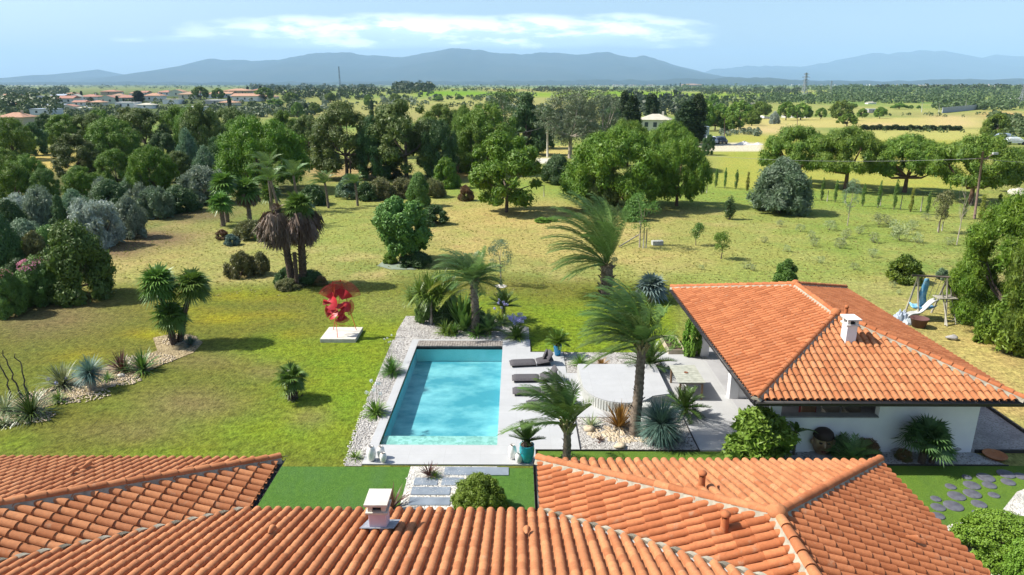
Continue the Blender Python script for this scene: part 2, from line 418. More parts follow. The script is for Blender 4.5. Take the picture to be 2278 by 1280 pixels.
# the air: pale even haze over the whole plain
hz = MB().box(-30000, 34000, -2000, 34000, -60, 1420).build('haze', [])
hz.data.materials.clear(); m, t = newmat('haze_air')
v = t.nodes.new('ShaderNodeVolumePrincipled'); v.inputs['Color'].default_value = (.45, .70, .98, 1); v.inputs['Density'].default_value = 6.2e-5
v.inputs['Anisotropy'].default_value = .0
o_ = t.nodes.new('ShaderNodeOutputMaterial'); L(t, v.outputs[0], o_.inputs['Volume']); hz.data.materials.append(m); tag(hz, kind='stuff')

# flat surfaces of the garden
def sheet(name, poly, z, m, parent=None, kind='structure', thick=0):
    poly = [(p[0], p[1]) for p in poly]
    if thick:
        o = MB().prism(poly, z - thick, z).build(name, m, parent)
    else:
        a = sum(poly[i][0]*poly[(i+1)%len(poly)][1] - poly[(i+1)%len(poly)][0]*poly[i][1] for i in range(len(poly)))
        if a < 0: poly = poly[::-1]
        b = MB(); b.add([(x, y, z) for x, y in poly], [tuple(range(len(poly)))]); o = b.build(name, m, parent)
    if kind and parent is None: o['kind'] = kind
    return o
def g(px, py): p = P(px, py, 0); return (p.x, p.y)
def paving(name, a, b, joint, jx, jy, rough=.6):
    m, t = newmat(name); tc = t.nodes.new('ShaderNodeTexCoord')
    bk = t.nodes.new('ShaderNodeTexBrick'); bk.inputs['Scale'].default_value = 1; bk.offset = 0
    bk.inputs['Brick Width'].default_value = jx; bk.inputs['Row Height'].default_value = jy; bk.inputs['Mortar Size'].default_value = .005
    bk.inputs['Color1'].default_value = rgb(a); bk.inputs['Color2'].default_value = rgb(b); bk.inputs['Mortar'].default_value = rgb(joint)
    L(t, tc.outputs['Object'], bk.inputs['Vector'])
    c = mixc(t, ramp(t, noise(t, 1.3, 6, .65), .3, .75), bk.outputs[0], tuple(x*.85 for x in a))
    return finish(m, t, c, rough, noise(t, 30, 3), .002)
stone_m = paving('pale_stone_tiles', (.43, .435, .435), (.40, .405, .41), (.31, .31, .30), 1.2, .6)
def gravelmat(name, a, b, c, sc=28):
    m, t = newmat(name); tc = t.nodes.new('ShaderNodeTexCoord')
    vo = t.nodes.new('ShaderNodeTexVoronoi'); vo.inputs['Scale'].default_value = sc; L(t, tc.outputs['Object'], vo.inputs['Vector'])
    s = t.nodes.new('ShaderNodeSeparateColor'); L(t, vo.outputs['Color'], s.inputs[0])
    col = mixc(t, s.outputs[0], a, b); col = mixc(t, ramp(t, s.outputs[1], .72, .8), col, c)
    col = mixc(t, ramp(t, noise(t, 1.4, 5), .45, .75), col, tuple(x*.7 for x in a))
    inv = t.nodes.new('ShaderNodeMath'); inv.operation = 'SUBTRACT'; inv.inputs[0].default_value = 1; L(t, vo.outputs['Distance'], inv.inputs[1])
    return finish(m, t, col, .85, inv.outputs[0], .035, spec=.2, bstr=.9)
grav = gravelmat('grey_gravel', (.34, .325, .30), (.50, .48, .45), (.17, .155, .14), 17)
wgrav = gravelmat('white_gravel', (.52, .50, .45), (.66, .64, .59), (.36, .33, .28), 22)
mulch = gravelmat('stone_mulch', (.28, .22, .12), (.40, .32, .19), (.15, .11, .06), 13)
dgrav = gravelmat('mottled_gravel', (.40, .39, .38), (.52, .50, .49), (.20, .18, .16), 22)
def turfmat(name, a, b, c):
    m, t = newmat(name); f = noise(t, 5, 7, .75); f2 = noise(t, 1.2, 4, .6, stretch=(1, .45, 1)); f3 = noise(t, 26, 3, .8)
    co = mixc(t, ramp(t, f, .35, .65), a, b); co = mixc(t, ramp(t, f2, .48, .72), co, c); co = mixc(t, ramp(t, f3, .45, .7), co, tuple(x*.6 for x in a))
    return finish(m, t, co, .95, f, .08, spec=.1)
turf = turfmat('dense_turf', (.055, .130, .022), (.090, .185, .032), (.070, .15, .040))
turf2 = turfmat('mown_turf', (.090, .165, .022), (.115, .19, .026), (.075, .14, .028))

# ------------------------------------------------------------------ foliage
def unit(a): return a/np.maximum(np.linalg.norm(a, axis=-1, keepdims=True), 1e-9)
def leaf_quads(pts, nrm, l, wd, rng, align=.55, droop=0.0):
    """one small pointed quad per point, facing roughly along nrm"""
    n = len(pts)
    nn = unit(nrm*align + rng.normal(size=(n,3))*(1-align)*1.1)
    t = unit(np.cross(nn, rng.normal(size=(n,3)))); t[:,2] -= droop; t = unit(t)
    b = unit(np.cross(nn, t))
    L_ = (l*(.6+.8*rng.rand(n)))[:,None]; W_ = (wd*(.6+.8*rng.rand(n)))[:,None]
    return np.stack([pts - t*L_*.5, pts + b*W_*.5 + t*L_*.05, pts + t*L_*.5 + nn*L_*.08, pts - b*W_*.5 + t*L_*.05], 1)
SHAPES = {  # relative radius at height fraction t of the crown
 'umbrella': lambda t: np.sqrt(np.clip(1-(np.clip(t-.12,0,1)/.88)**2.1, 0, 1))*np.clip(.55+t*3.5, 0, 1),
 'round':    lambda t: np.sqrt(np.clip(1-(2*t-1)**2*.98, 0.02, 1)),
 'dome':     lambda t: np.sqrt(np.clip(1-t**2.2, 0.02, 1)),
 'bushy':    lambda t: np.clip(np.sqrt(np.clip(1-((t-.38)/.64)**2, .03, 1)), .1, 1),
 'cone':     lambda t: np.clip((1-t)**.75*.95+.05, .05, 1)*np.clip(.6+t*4, 0, 1),
 'column':   lambda t: np.clip(np.sin(np.clip(t*.93+.07,0,1)*math.pi)**.45, .1, 1),
 'loose':    lambda t: np.clip(np.sqrt(np.clip(1-((t-.5)/.55)**2, .02, 1)), .15, 1),
}
def crown(name, m, seed, Rr, z0, z1, shape, ncl, rc, nleaf, l, wd, flat=.8, inner=.06, align=.55, upbias=.55, droop=0., gap=.0, lean=(0,0), core=.0):
    rng = np.random.RandomState(seed); f = SHAPES[shape]; H = z1 - z0
    t = rng.rand(ncl*3); a = rng.rand(ncl*3)*2*math.pi; rf = f(t)
    k = rng.rand(ncl*3) < (rf + .15); t, a, rf = t[k][:ncl], a[k][:ncl], rf[k][:ncl]; n = len(t)
    rr = rc*((.8 + .4*rng.rand(n)) if shape == 'umbrella' else (.6 + .8*rng.rand(n)))
    ff = .62 if shape == 'umbrella' else .55
    rad = np.maximum(rf*Rr - rr*.75, 0)*(ff + (1-ff)*np.sqrt(rng.rand(n)))*(1+gap*(rng.rand(n)-.5))
    c = np.stack([np.cos(a)*rad, np.sin(a)*rad, z0 + t*H - np.where(t > .7, rr*.4*flat, 0)], 1)
    c[:,0] += lean[0]*t; c[:,1] += lean[1]*t
    c[:,2] = np.clip(c[:,2], z0 + rr*flat*.45, z1 - rr*flat*.55)
    pk = rng.choice(n, nleaf, p=rr**2/np.sum(rr**2))
    d = unit(rng.normal(size=(nleaf,3)) + np.array([0,0,upbias]))
    wob = 1 + .18*np.sin(d[:,0]*7 + pk) * np.cos(d[:,1]*6 + pk*1.7)
    rad2 = rr[pk]*wob*(1 - .42*rng.rand(nleaf)**2)
    p = c[pk] + d*np.stack([rad2, rad2, rad2*flat], 1)
    ni = int(nleaf*inner)
    p[:ni] = c[pk[:ni]] + d[:ni]*(rr[pk[:ni]]*rng.rand(ni)*.8)[:,None]
    # leaves deep inside a neighbouring bough are wasted: move half of them to the skin
    q = leaf_quads(p, d, l, wd, rng, align, droop)
    if core:                                              # inner boughs: fewer, bigger sprays that keep the crown dense
        nc = int(nleaf*core); pk = rng.choice(n, nc, p=rr**2/np.sum(rr**2)); d2 = unit(rng.normal(size=(nc,3)))
        p2 = c[pk] + d2*(rr[pk]*.72*rng.rand(nc)**.5)[:,None]*np.array([1,1,flat])
        q = np.concatenate([q, leaf_quads(p2, d2, l*2.6, wd*4.0, rng, .3)])
    return quads_mesh(name, q, m), c, rr
def limbs(seed, c, z0, r0, lean=(0,0), nl=7, fork=.35, zc=None, name='trunk', m=None):
    rng = random.Random(seed); b = MB()
    top = Vector((lean[0]*.4, lean[1]*.4, fork))
    b.tube([(0,0,-.15), (0,0,.02), top*.5 + Vector((rng.uniform(-.05,.05), rng.uniform(-.05,.05), 0)), top], [r0*1.35, r0*1.1, r0*.9, r0*.8], 9)
    idx = list(range(len(c))); rng.shuffle(idx)
    for i in idx[:nl]:
        e = Vector(c[i]); mid = top.lerp(e, .5) + Vector((rng.uniform(-.2,.2), rng.uniform(-.2,.2), -.12*(e-top).length))
        b.tube([top - Vector((0,0,.1)), mid, e], [r0*.62, r0*.38, r0*.12], 6, False)
    return b
bark = mat('bark', (.16,.12,.09), (.08,.06,.045), 6, .95, .02)
bark_red = mat('pine_bark', (.20,.115,.075), (.09,.055,.04), 5, .95, .02)
bark_pale = mat('pale_bark', (.42,.37,.30), (.22,.18,.14), 5, .9, .02)
LM = dict(
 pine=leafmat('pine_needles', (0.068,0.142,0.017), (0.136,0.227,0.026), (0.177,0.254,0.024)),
 pine2=leafmat('bright_pine_needles', (0.067,0.162,0.012), (0.127,0.240,0.017), (0.162,0.259,0.019)),
 pine3=leafmat('dull_pine_needles', (0.071,0.121,0.028), (0.121,0.172,0.039), (0.155,0.196,0.041)),
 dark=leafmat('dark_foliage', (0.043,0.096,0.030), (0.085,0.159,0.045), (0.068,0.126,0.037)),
 cyp=leafmat('cypress_foliage', (0.025,0.051,0.018), (0.044,0.076,0.025), None),
 green=leafmat('green_foliage', (0.077,0.156,0.030), (0.141,0.245,0.045), (0.105,0.186,0.035)),
 lime=leafmat('fresh_green_foliage', (0.121,0.230,0.025), (0.190,0.305,0.040), (0.149,0.241,0.034)),
 olive=leafmat('silver_olive_leaves', (0.173,0.225,0.158), (0.300,0.367,0.285), (0.128,0.180,0.105)),
 silver=leafmat('silvery_leaves', (0.296,0.363,0.312), (0.566,0.633,0.582), (0.211,0.270,0.211)),
 box=leafmat('box_leaves', (0.119,0.210,0.020), (0.189,0.301,0.031), (0.154,0.252,0.025)),
 oliveg=leafmat('green_olive_leaves', (0.101,0.172,0.086), (0.159,0.259,0.137), (0.223,0.294,0.201)),
 euc=leafmat('eucalyptus_leaves', (0.100,0.147,0.077), (0.182,0.222,0.135), (0.123,0.123,0.077)),
 dry=leafmat('dry_shrub_leaves', (.13,.15,.055), (.21,.22,.085), (.15,.14,.06)),
 rust=leafmat('rusty_leaves', (.16,.085,.045), (.22,.13,.06), (.10,.12,.04)),
 pink=leafmat('pink_flowers', (.62,.22,.36), (.75,.38,.50), None),
 feather=leafmat('feather_palm_leaflets', (.095,.175,.045), (.190,.285,.085), None, .22, rough=.4),
 featherl=leafmat('pale_palm_leaflets', (0.128,0.223,0.068), (0.203,0.311,0.115), None, .22, rough=.4),
 feathery=leafmat('yellowing_palm_leaflets', (.170,.200,.030), (.260,.270,.045), None, .22, rough=.4),
 fan=leafmat('fan_palm_blades', (0.074,0.155,0.027), (0.142,0.250,0.046), None, .2, rough=.38),
 fanblue=leafmat('blue_fan_blades', (.16,.235,.225), (.26,.34,.31), None, .15, rough=.45),
 thatch=leafmat('dead_thatch', (.10,.068,.048), (.24,.175,.125), (.15,.10,.07), .1),
 blue=leafmat('blue_green_blades', (0.073,0.144,0.119), (0.144,0.231,0.188), None, .15, rough=.45),
 bluel=leafmat('grey_blue_blades', (.10,.175,.155), (.17,.26,.225), None, .15, rough=.45),
 blade=leafmat('green_blades', (0.065,0.143,0.029), (0.130,0.227,0.044), None, .2, rough=.4),
 bladel=leafmat('fresh_blades', (.105,.190,.025), (.185,.275,.045), None, .2, rough=.4),
 variegated=leafmat('striped_blades', (.28,.31,.17), (.14,.18,.08), None, .15, rough=.4),
 bronze=leafmat('bronze_blades', (.30,.155,.035), (.36,.235,.05), (.17,.13,.035), .2, rough=.4),
 maroon=leafmat('maroon_blades', (.075,.035,.028), (.14,.06,.045), None, .15, rough=.4),
 cyc=leafmat('cycad_leaflets', (0.052,0.104,0.023), (0.104,0.169,0.036), None, .12, rough=.35),
 lilac=leafmat('lilac_flowers', (.34,.33,.66), (.48,.47,.78), None, .25),
 white=leafmat('pale_flower_heads', (.62,.66,.72), (.72,.75,.80), None, .25),
 wild=leafmat('wild_weed_leaves', (.24,.30,.13), (.34,.38,.20), None, .2),
)
PROTO = {}
def proto(kind):
    """crown and trunk meshes of one kind of plant, a few variants each, in metres; copies share them"""
    if kind in PROTO: return PROTO[kind]
    K = kind.rstrip('0123456789'); s = sum(map(ord, kind))*7 % 9973
    spec = dict(
     # material, R, z0, z1, shape, clumps, clump r, leaves, l, w, trunk r, fork, bark, flat, align
     umbrella=('pine', 6.5, 2.2, 7.2, 'umbrella', 92, 1.2, 34000, .20, .075, .34, 2.0, bark_red, .66, .78),
     umbrellab=('pine2', 7.0, .9, 7.3, 'umbrella', 140, 1.15, 44000, .19, .07, .34, 1.7, bark_red, .78, .78),
     pine=('pine3', 4.2, 1.0, 8.2, 'bushy', 62, .95, 25000, .20, .07, .2, 2.6, bark, .85, .72),
     pineb=('pine', 5.0, .3, 8.0, 'bushy', 84, 1.05, 29000, .21, .075, .22, 1.4, bark, .85, .72),
     lonepine=('pine2', 3.7, .9, 7.6, 'bushy', 56, .85, 15000, .26, .085, .17, 2.4, bark, .8, .72),
     darkpine=('dark', 4.4, .2, 9.0, 'cone', 60, 1.1, 12000, .36, .13, .24, 2.0, bark, .7, .72),
     edgepine=('pine2', 5.0, .3, 8.0, 'bushy', 150, .85, 60000, .17, .040, .22, 1.4, bark, .8, .6),
     round=('dark', 2.6, .5, 4.6, 'round', 34, .8, 8000, .26, .10, .16, 1.2, bark, .9, .72),
     farumbrella=('pine', 4.2, 1.0, 5.6, 'umbrella', 34, 1.15, 4600, .42, .20, .22, 1.4, bark, .75, .6),
     olive=('olive', 2.2, .1, 3.0, 'dome', 42, .62, 11000, .20, .055, .12, .4, bark, .95, .35),
     silver=('silver', 2.4, .1, 3.2, 'dome', 46, .60, 12000, .22, .06, .12, .4, bark, .95, .35),
     bigolive=('oliveg', 3.1, .1, 5.2, 'dome', 90, .80, 22000, .24, .07, .2, .6, bark, .95, .4),
     cypress=('cyp', 1.3, .2, 9.0, 'column', 60, .55, 8000, .30, .09, .2, 1.2, bark, 1.5, .4),
     thin=('green', .28, .05, 2.2, 'column', 26, .16, 1500, .12, .05, .05, .3, bark, 1.8, .4),
     thiny=('bladel', .28, .05, 2.2, 'column', 26, .16, 1500, .12, .05, .05, .3, bark, 1.8, .4),
     euc=('euc', 5.6, 3.0, 12.5, 'loose', 52, 1.15, 11000, .40, .12, .3, 4.0, bark_pale, .8, .3),
     shrub=('green', 1.4, .02, 1.9, 'dome', 30, .45, 6000, .16, .07, .06, .3, bark, .9, .45),
     shrubd=('dry', 1.6, .02, 1.5, 'dome', 30, .42, 5200, .20, .05, .05, .25, bark, .9, .3),
     bigshrub=('green', 2.8, .05, 4.2, 'dome', 74, .75, 18000, .22, .09, .14, .7, bark, .95, .72),
     lime=('lime', 1.4, .02, 1.9, 'dome', 30, .42, 6000, .18, .09, .06, .3, bark, .9, .45),
     carob=('green', 2.3, .9, 4.6, 'bushy', 46, .58, 12000, .20, .11, .17, 1.5, bark, .95, .72),
     boxball=('box', 1.0, .0, 1.2, 'dome', 190, .16, 30000, .05, .03, .05, .2, bark, .95, .75),
     weed=('wild', .55, .0, .75, 'loose', 16, .2, 330, .16, .030, .02, .1, bark, .9, .2),
     laurel=('lime', 1.45, .02, 2.5, 'bushy', 44, .40, 5200, .24, .10, .06, .4, bark, .9, .35),
     sapling=('green', .75, .8, 2.2, 'loose', 16, .34, 1500, .13, .06, .04, 1.0, bark, .9, .4),
     airy=('oliveg', 1.5, 1.4, 4.2, 'loose', 22, .40, 1900, .17, .045, .07, 1.8, bark_pale, .9, .3),
     )[K]
    lm, Rr, z0, z1, sh, ncl, rc, nl, l, wd, tr, fk, bk, fl, al = spec
    me, c, rr = crown(K+'_crown', LM[lm], s, Rr, z0, z1, sh, ncl, rc, nl, l, wd, fl, align=al, gap=.2, core=0 if K in ('weed','airy','sapling','thin','thiny','euc') else .22)
    tb = limbs(s, c, z0, tr, nl=9 if Rr > 2 else 4, fork=fk)
    tm = bpy.data.meshes.new(K+'_trunk'); tm.from_pydata(tb.v, [], tb.f); tm.materials.append(bk); tm.polygons.foreach_set('use_smooth', tb.smooth)
    PROTO[kind] = (me, tm, Rr, z1, lm); return PROTO[kind]
def plant(kind, name, px, pb, pt, wpx, label, cat='tree', group=None, mt=None, rz=None, parts=True):
    """a tree or shrub whose foot, top and spread are judged from the photograph"""
    me, tm, Rr, z1, lm = proto(kind)
    b = P(px, pb); h = max(.25, ztop(px, pt, b.y) - b.z); wd = wpx*mpp(b.y + 0, b.z)
    rnd = random.Random(int(px*31 + pb*7)); rz = rnd.uniform(0, 6.28) if rz is None else rz
    o = empty(name, b, rz, label, cat, group); o.scale = (wd/2/Rr, wd/2/Rr, h/z1)
    c = link('foliage' if cat in ('shrub', 'bush') else 'crown', me, o)
    if mt:
        c.material_slots[0].link = 'OBJECT'; c.material_slots[0].material = LM[mt]
    t_ = link('stem' if cat in ('shrub', 'bush') else 'trunk', tm, o)
    return o

# feather fronds: arching midrib with two rows of hanging leaflets
def frond_quads(base, az, el, Ln, rng, wind=(0,0), sag=.9, nleaf=46, ll=.62, lw=.036, vee=.35, stiff=0, hang=.55):
    n = 14; p = Vector(base); d = Vector((math.cos(az)*math.cos(el), math.sin(az)*math.cos(el), math.sin(el))); pts = [p.copy()]; ds = [d.copy()]
    for i in range(n):
        t = (i+1)/n
        d = d + Vector((wind[0], wind[1], -sag))*(1.0/n)*(.25 + t*1.5)*(1-stiff*.8); d.normalize()
        p = p + d*(Ln/n); pts.append(p.copy()); ds.append(d.copy())
    Q = []
    side0 = ds[0].cross(Vector((0,0,1))); side0 = side0.normalized() if side0.length > .1 else Vector((1,0,0))
    for i in range(n):                                   # midrib
        w0 = .035*(1-i/n)+.008; w1 = .035*(1-(i+1)/n)+.008
        a, b = pts[i], pts[i+1]
        Q.append([a-side0*w0, a+side0*w0, b+side0*w1, b-side0*w1])
        up = Vector((0,0,1)); Q.append([a-up*w0, a+up*w0, b+up*w1, b-up*w1])
    W = Vector((wind[0], wind[1], 0))
    for k in range(nleaf):
        t = .16 + .84*(k+.5)/nleaf; x = t*n; i = min(int(x), n-1); f = x - i
        q = pts[i].lerp(pts[i+1], f); dd = ds[i].lerp(ds[i+1], f).normalized()
        sd = dd.cross(Vector((0,0,1))); sd = sd.normalized() if sd.length > .12 else side0
        up = sd.cross(dd).normalized()
        le = ll*(math.sin(min(1, t*1.02+.06)*math.pi*.86)**.7*.85+.15)*rng.uniform(.85, 1.12)
        for s in (-1, 1):
            v = (sd*s*(1-vee*.3) + dd*.75 + up*vee + W*.45 + Vector((rng.uniform(-.13,.13), rng.uniform(-.13,.13), rng.uniform(-.13,.13)))).normalized()
            m1 = q + v*le*.5; v2 = (v + Vector((W.x*.5, W.y*.5, -hang*rng.uniform(.6, 1.3)))).normalized(); e = m1 + v2*le*.5
            wv = dd.cross(v); wv = (dd*.8 + up*.25).normalized()*lw*.5
            Q.append([q - wv*.5, m1 - wv, m1 + wv, q + wv*.5]); Q.append([m1 - wv, e - wv*.15, e + wv*.15, m1 + wv])
    return Q
def palm_trunk(pts, rad, rings=.09, seed=1, m=None, stubs=0):
    """ringed or stubby trunk"""
    rng = random.Random(seed); P_ = []; Rd = []
    pts = [Vector(p) for p in pts]; total = sum((pts[i+1]-pts[i]).length for i in range(len(pts)-1))
    n = max(6, int(total/rings))
    for k in range(n+1):
        s = k/n*(len(pts)-1); i = min(int(s), len(pts)-2); f = s - i
        r = rad[0] + (rad[1]-rad[0])*k/n
        P_.append(pts[i].lerp(pts[i+1], f)); Rd.append(r*(1.0 + (.10 if k % 2 else -.03)) * (1.25 if k == 0 else 1))
    b = MB().tube(P_, Rd, 10)
    for k in range(stubs):
        f = rng.random(); i = int(f*(n-1)); p = P_[i]; a = rng.uniform(0, 6.28); r = Rd[i]
        d = Vector((math.cos(a), math.sin(a), .9)); q = p + Vector((math.cos(a)*r*.8, math.sin(a)*r*.8, 0))
        b.tube([q, q + d*r*rng.uniform(.45,.9)], [r*.16, r*.07], 4)
    return b
def feather_palm(name, loc, top, tr, fronds, label, mt='feather', seed=1, wind=(-.9,.05), group=None, skirt=0, bk=None, ll=.62, nleaf=46, sag=.9, hang=.55, stubs=20, boot=True):
    rng = random.Random(seed); o = empty(name, loc, 0, label, 'palm tree', group)
    top = Vector(top); palm_trunk([(0,0,-.2), top*.5 + Vector((.03,0,0)), top], tr, .1, seed, stubs=stubs).build('trunk', bk or palm_bark, o)
    if boot:
        b = MB()
        for k in range(16):
            a = k*2.4; d = Vector((math.cos(a), math.sin(a), 1.6)).normalized(); q = top + Vector((0,0,-.45 + k*.02))
            b.tube([q, q + d*.55], [.07, .03], 5)
        b.build('crownshaft', boot_m, o)
    for i, fr in enumerate(fronds):
        az, el, Ln = fr[:3]; mm = LM[fr[3]] if len(fr) > 3 else LM[mt]
        q = frond_quads(top, R(az), R(el), Ln, rng, wind, sag, nleaf, ll, .038, hang=hang)
        link('frond', quads_mesh('frond', [[tuple(v) for v in x] for x in q], mm), o)
    return o
palm_bark = mat('palm_bark', (.24,.19,.145), (.10,.075,.055), 9, .95, .02)
palm_bark_dark = mat('dark_palm_bark', (.12,.085,.06), (.05,.035,.028), 9, .95, .02)
boot_m = mat('green_leaf_base', (.36,.33,.16), (.20,.17,.08), 5, .7)
def fan_quads(base, az, el, pet, rad, rng, seg=22, spread=300, droop=.25):
    """one fan leaf: stalk and a pleated disc of pointed blades"""
    base = Vector(base); d = Vector((math.cos(az)*math.cos(el), math.sin(az)*math.cos(el), math.sin(el)))
    c = base + d*pet; c.z -= pet*pet*.06; s = d.cross(Vector((0,0,1))); s = s.normalized() if s.length > .1 else Vector((1,0,0)); u = s.cross(d).normalized()
    Q = [[base - s*.02, base + s*.02, c + s*.015, c - s*.015]]
    ax = (d*.9 - Vector((0,0,.25))).normalized(); nrm = s.cross(ax).normalized()
    for k in range(seg):
        a0 = R(-spread/2 + spread*k/seg); a1 = R(-spread/2 + spread*(k+1)/seg); am = (a0+a1)/2
        L_ = rad*(.72 + .28*math.cos(am*.5))*rng.uniform(.92, 1.06)
        v0 = ax*math.cos(a0) + s*math.sin(a0); v1 = ax*math.cos(a1) + s*math.sin(a1); vm = ax*math.cos(am) + s*math.sin(am)
        k0 = c + v0*L_*.5 + nrm*.015; k1 = c + v1*L_*.5 - nrm*.015
        e = c + vm*L_ + Vector((0,0,-droop*L_*rng.uniform(.5, 1.5)))
        Q.append([c, k0, e, k1])
    return Q
def fan_palm(name, loc, h, tr, nf, rad, label, mt='fan', seed=1, group=None, cat='palm tree', pet=.55, skirt=0, sk=(1.6,.8), lean=(0,0), el=(-35, 80), droop=.25, bk=None, wind=(0,0), wide=300, parent=None, stubs=60, seg=22):
    rng = random.Random(seed); o = parent or empty(name, loc, 0, label, cat, group)
    top = Vector((lean[0], lean[1], h)); base = Vector((0,0,-.15)) if parent is None else Vector(loc) + Vector((0,0,-.15))
    if parent is not None: top = Vector(loc) + top
    palm_trunk([base, base.lerp(top, .5) - Vector((lean[0]*.12, lean[1]*.12, 0)), top], tr, .11, seed, stubs=stubs).build('trunk', bk or palm_bark, o)
    Q = []
    for k in range(nf):
        e = el[0] + (el[1]-el[0])*((k+.5)/nf)**.8; a = k*2.39996 + rng.uniform(-.2,.2)
        q = fan_quads(top, a, R(e), pet*rng.uniform(.85,1.15), rad*rng.uniform(.85,1.1), rng, droop=droop, spread=wide, seg=seg); Q += q
    V = np.array([[tuple(v) for v in x] for x in Q]); V[...,0] += wind[0]*np.maximum(0, np.linalg.norm(V - np.array(top), axis=-1))**1.5
    link('crown', quads_mesh('fan_crown', V, LM[mt]), o)
    if skirt:
        pts = []; nr = np.random.RandomState(seed)
        n = 2600; t = nr.rand(n); a = nr.rand(n)*2*math.pi; rr = (.22 + sk[1]*np.sin(np.clip(1-t,0,1)*math.pi*.75)**.8*(.55+.6*nr.rand(n)))
        rr *= 1 + .35*np.sin(a*3+t*4) + .2*np.sin(a*7)
        x = top.x + np.cos(a)*rr; y = top.y + np.sin(a)*rr; z = top.z - .15 - (1-t)*0 - t*sk[0]
        p = np.stack([x,y,z],1); dd = np.stack([np.cos(a)*.45, np.sin(a)*.45, -np.ones(n)],1); dd = unit(dd + nr.normal(size=(n,3))*.18)
        s = unit(np.cross(dd, np.stack([np.cos(a), np.sin(a), 0*a],1) + nr.normal(size=(n,3))*.4)); l_ = (.35+.5*nr.rand(n))[:,None]; w_ = .05
        q = np.stack([p - s*w_, p + s*w_, p + dd*l_ + s*w_*.3, p + dd*l_ - s*w_*.3], 1)
        link('dead_frond_skirt', quads_mesh('skirt', q, LM['thatch']), o)
    return o
def blades(c, n, Ln, wd, el, rng, bend=.6, jitter=.15, full=False, wind=(0,0)):
    """rosette of strap leaves"""
    Q = []
    for k in range(n):
        a = k*2.39996 + rng.uniform(-.3,.3); e = R(rng.uniform(*el)) if not full else math.asin(max(-1,min(1, rng.uniform(math.sin(R(el[0])), math.sin(R(el[1]))))))
        l = Ln*rng.uniform(.7, 1.1); d = Vector((math.cos(a)*math.cos(e), math.sin(a)*math.cos(e), math.sin(e))); p = Vector(c) + d*.04
        s = Vector((-math.sin(a), math.cos(a), 0)); ns_ = 4; prev = (p - s*wd*.35, p + s*wd*.35)
        for i in range(ns_):
            t = (i+1)/ns_; d = (d + Vector((wind[0], wind[1], -bend))*t*.5).normalized(); p = p + d*l/ns_
            ww = wd*.5*(1 - t**2.2)+.002; cur = (p - s*ww, p + s*ww)
            Q.append([prev[0], prev[1], cur[1], cur[0]]); prev = cur
    return Q
def rosette(name, loc, label, mt, n, Ln, wd, el=(10,85), bend=.6, seed=1, cat='plant', trunk=None, stems=1, spread=0, group=None, full=False, flowers=None, wind=(0,0), bk=None):
    rng = random.Random(seed); o = empty(name, loc, 0, label, cat, group); Q = []
    if trunk:
        b = palm_trunk([(0,0,-.1),(trunk[2] if len(trunk)>2 else 0,0,trunk[0])], (trunk[1]*1.15, trunk[1]), .08, seed, stubs=10); b.build('trunk', bk or bark_pale, o)
    for s in range(stems):
        a = s*2.4; r = spread*math.sqrt(s/max(1, stems)); z = trunk[0] if trunk else 0; tx = (trunk[2] if trunk and len(trunk) > 2 else 0)
        Q += blades((tx + math.cos(a)*r, math.sin(a)*r, z), n, Ln, wd, el, rng, bend, full=full, wind=wind)
    link('leaves', quads_mesh(name+'_leaves', [[tuple(v) for v in x] for x in Q], LM[mt]), o)
    if flowers:                                      # stalks with round heads
        fm, cnt, fh, fr = flowers
        for k in range(cnt):
            st = MB(); H = []; a = k*2.4; r = (spread+Ln*.45)*math.sqrt((k+.5)/cnt); p = Vector((math.cos(a)*r, math.sin(a)*r, 0)); q = p*1.15 + Vector((0,0,fh*rng.uniform(.8,1.15)))
            st.tube([p*.6, p*1.0+Vector((0,0,fh*.5)), q], [.008,.007,.006], 4)
            for j in range(46):
                dv = Vector((rng.gauss(0,1), rng.gauss(0,1), rng.gauss(0,1))).normalized(); c = q + dv*fr*rng.uniform(.55,1); s1 = dv.orthogonal().normalized()*fr*.22; s2 = dv.cross(s1)
                H.append([c-s1, c+s2, c+s1, c-s2])
            fo_ = st.build('flower_stalk', LM['blade'], o); link('flower_head', quads_mesh('flower_head', [[tuple(v) for v in x] for x in H], LM[fm]), fo_)
    return o
def cycad(name, loc, label, h=.25, n=18, Ln=.75, seed=1, cat='plant', mt='cyc', el=(5,80), tr=.12, group=None, sag=.35, ll=.2, parent_z=0):
    rng = random.Random(seed); o = empty(name, loc, 0, label, cat, group)
    palm_trunk([(0,0,-.05),(0,0,h)], (tr, tr*.9), .06, seed, stubs=18).build('trunk', palm_bark_dark, o)
    for k in range(n):
        e = el[0] + (el[1]-el[0])*((k+.5)/n); q = frond_quads((0,0,h), k*2.39996, R(e), Ln*rng.uniform(.9,1.1), rng, (0,0), sag, 26, ll, .03, vee=.5, hang=.12)
        link('frond', quads_mesh('cycad_frond', [[tuple(v) for v in x] for x in q], LM[mt]), o)
    return o

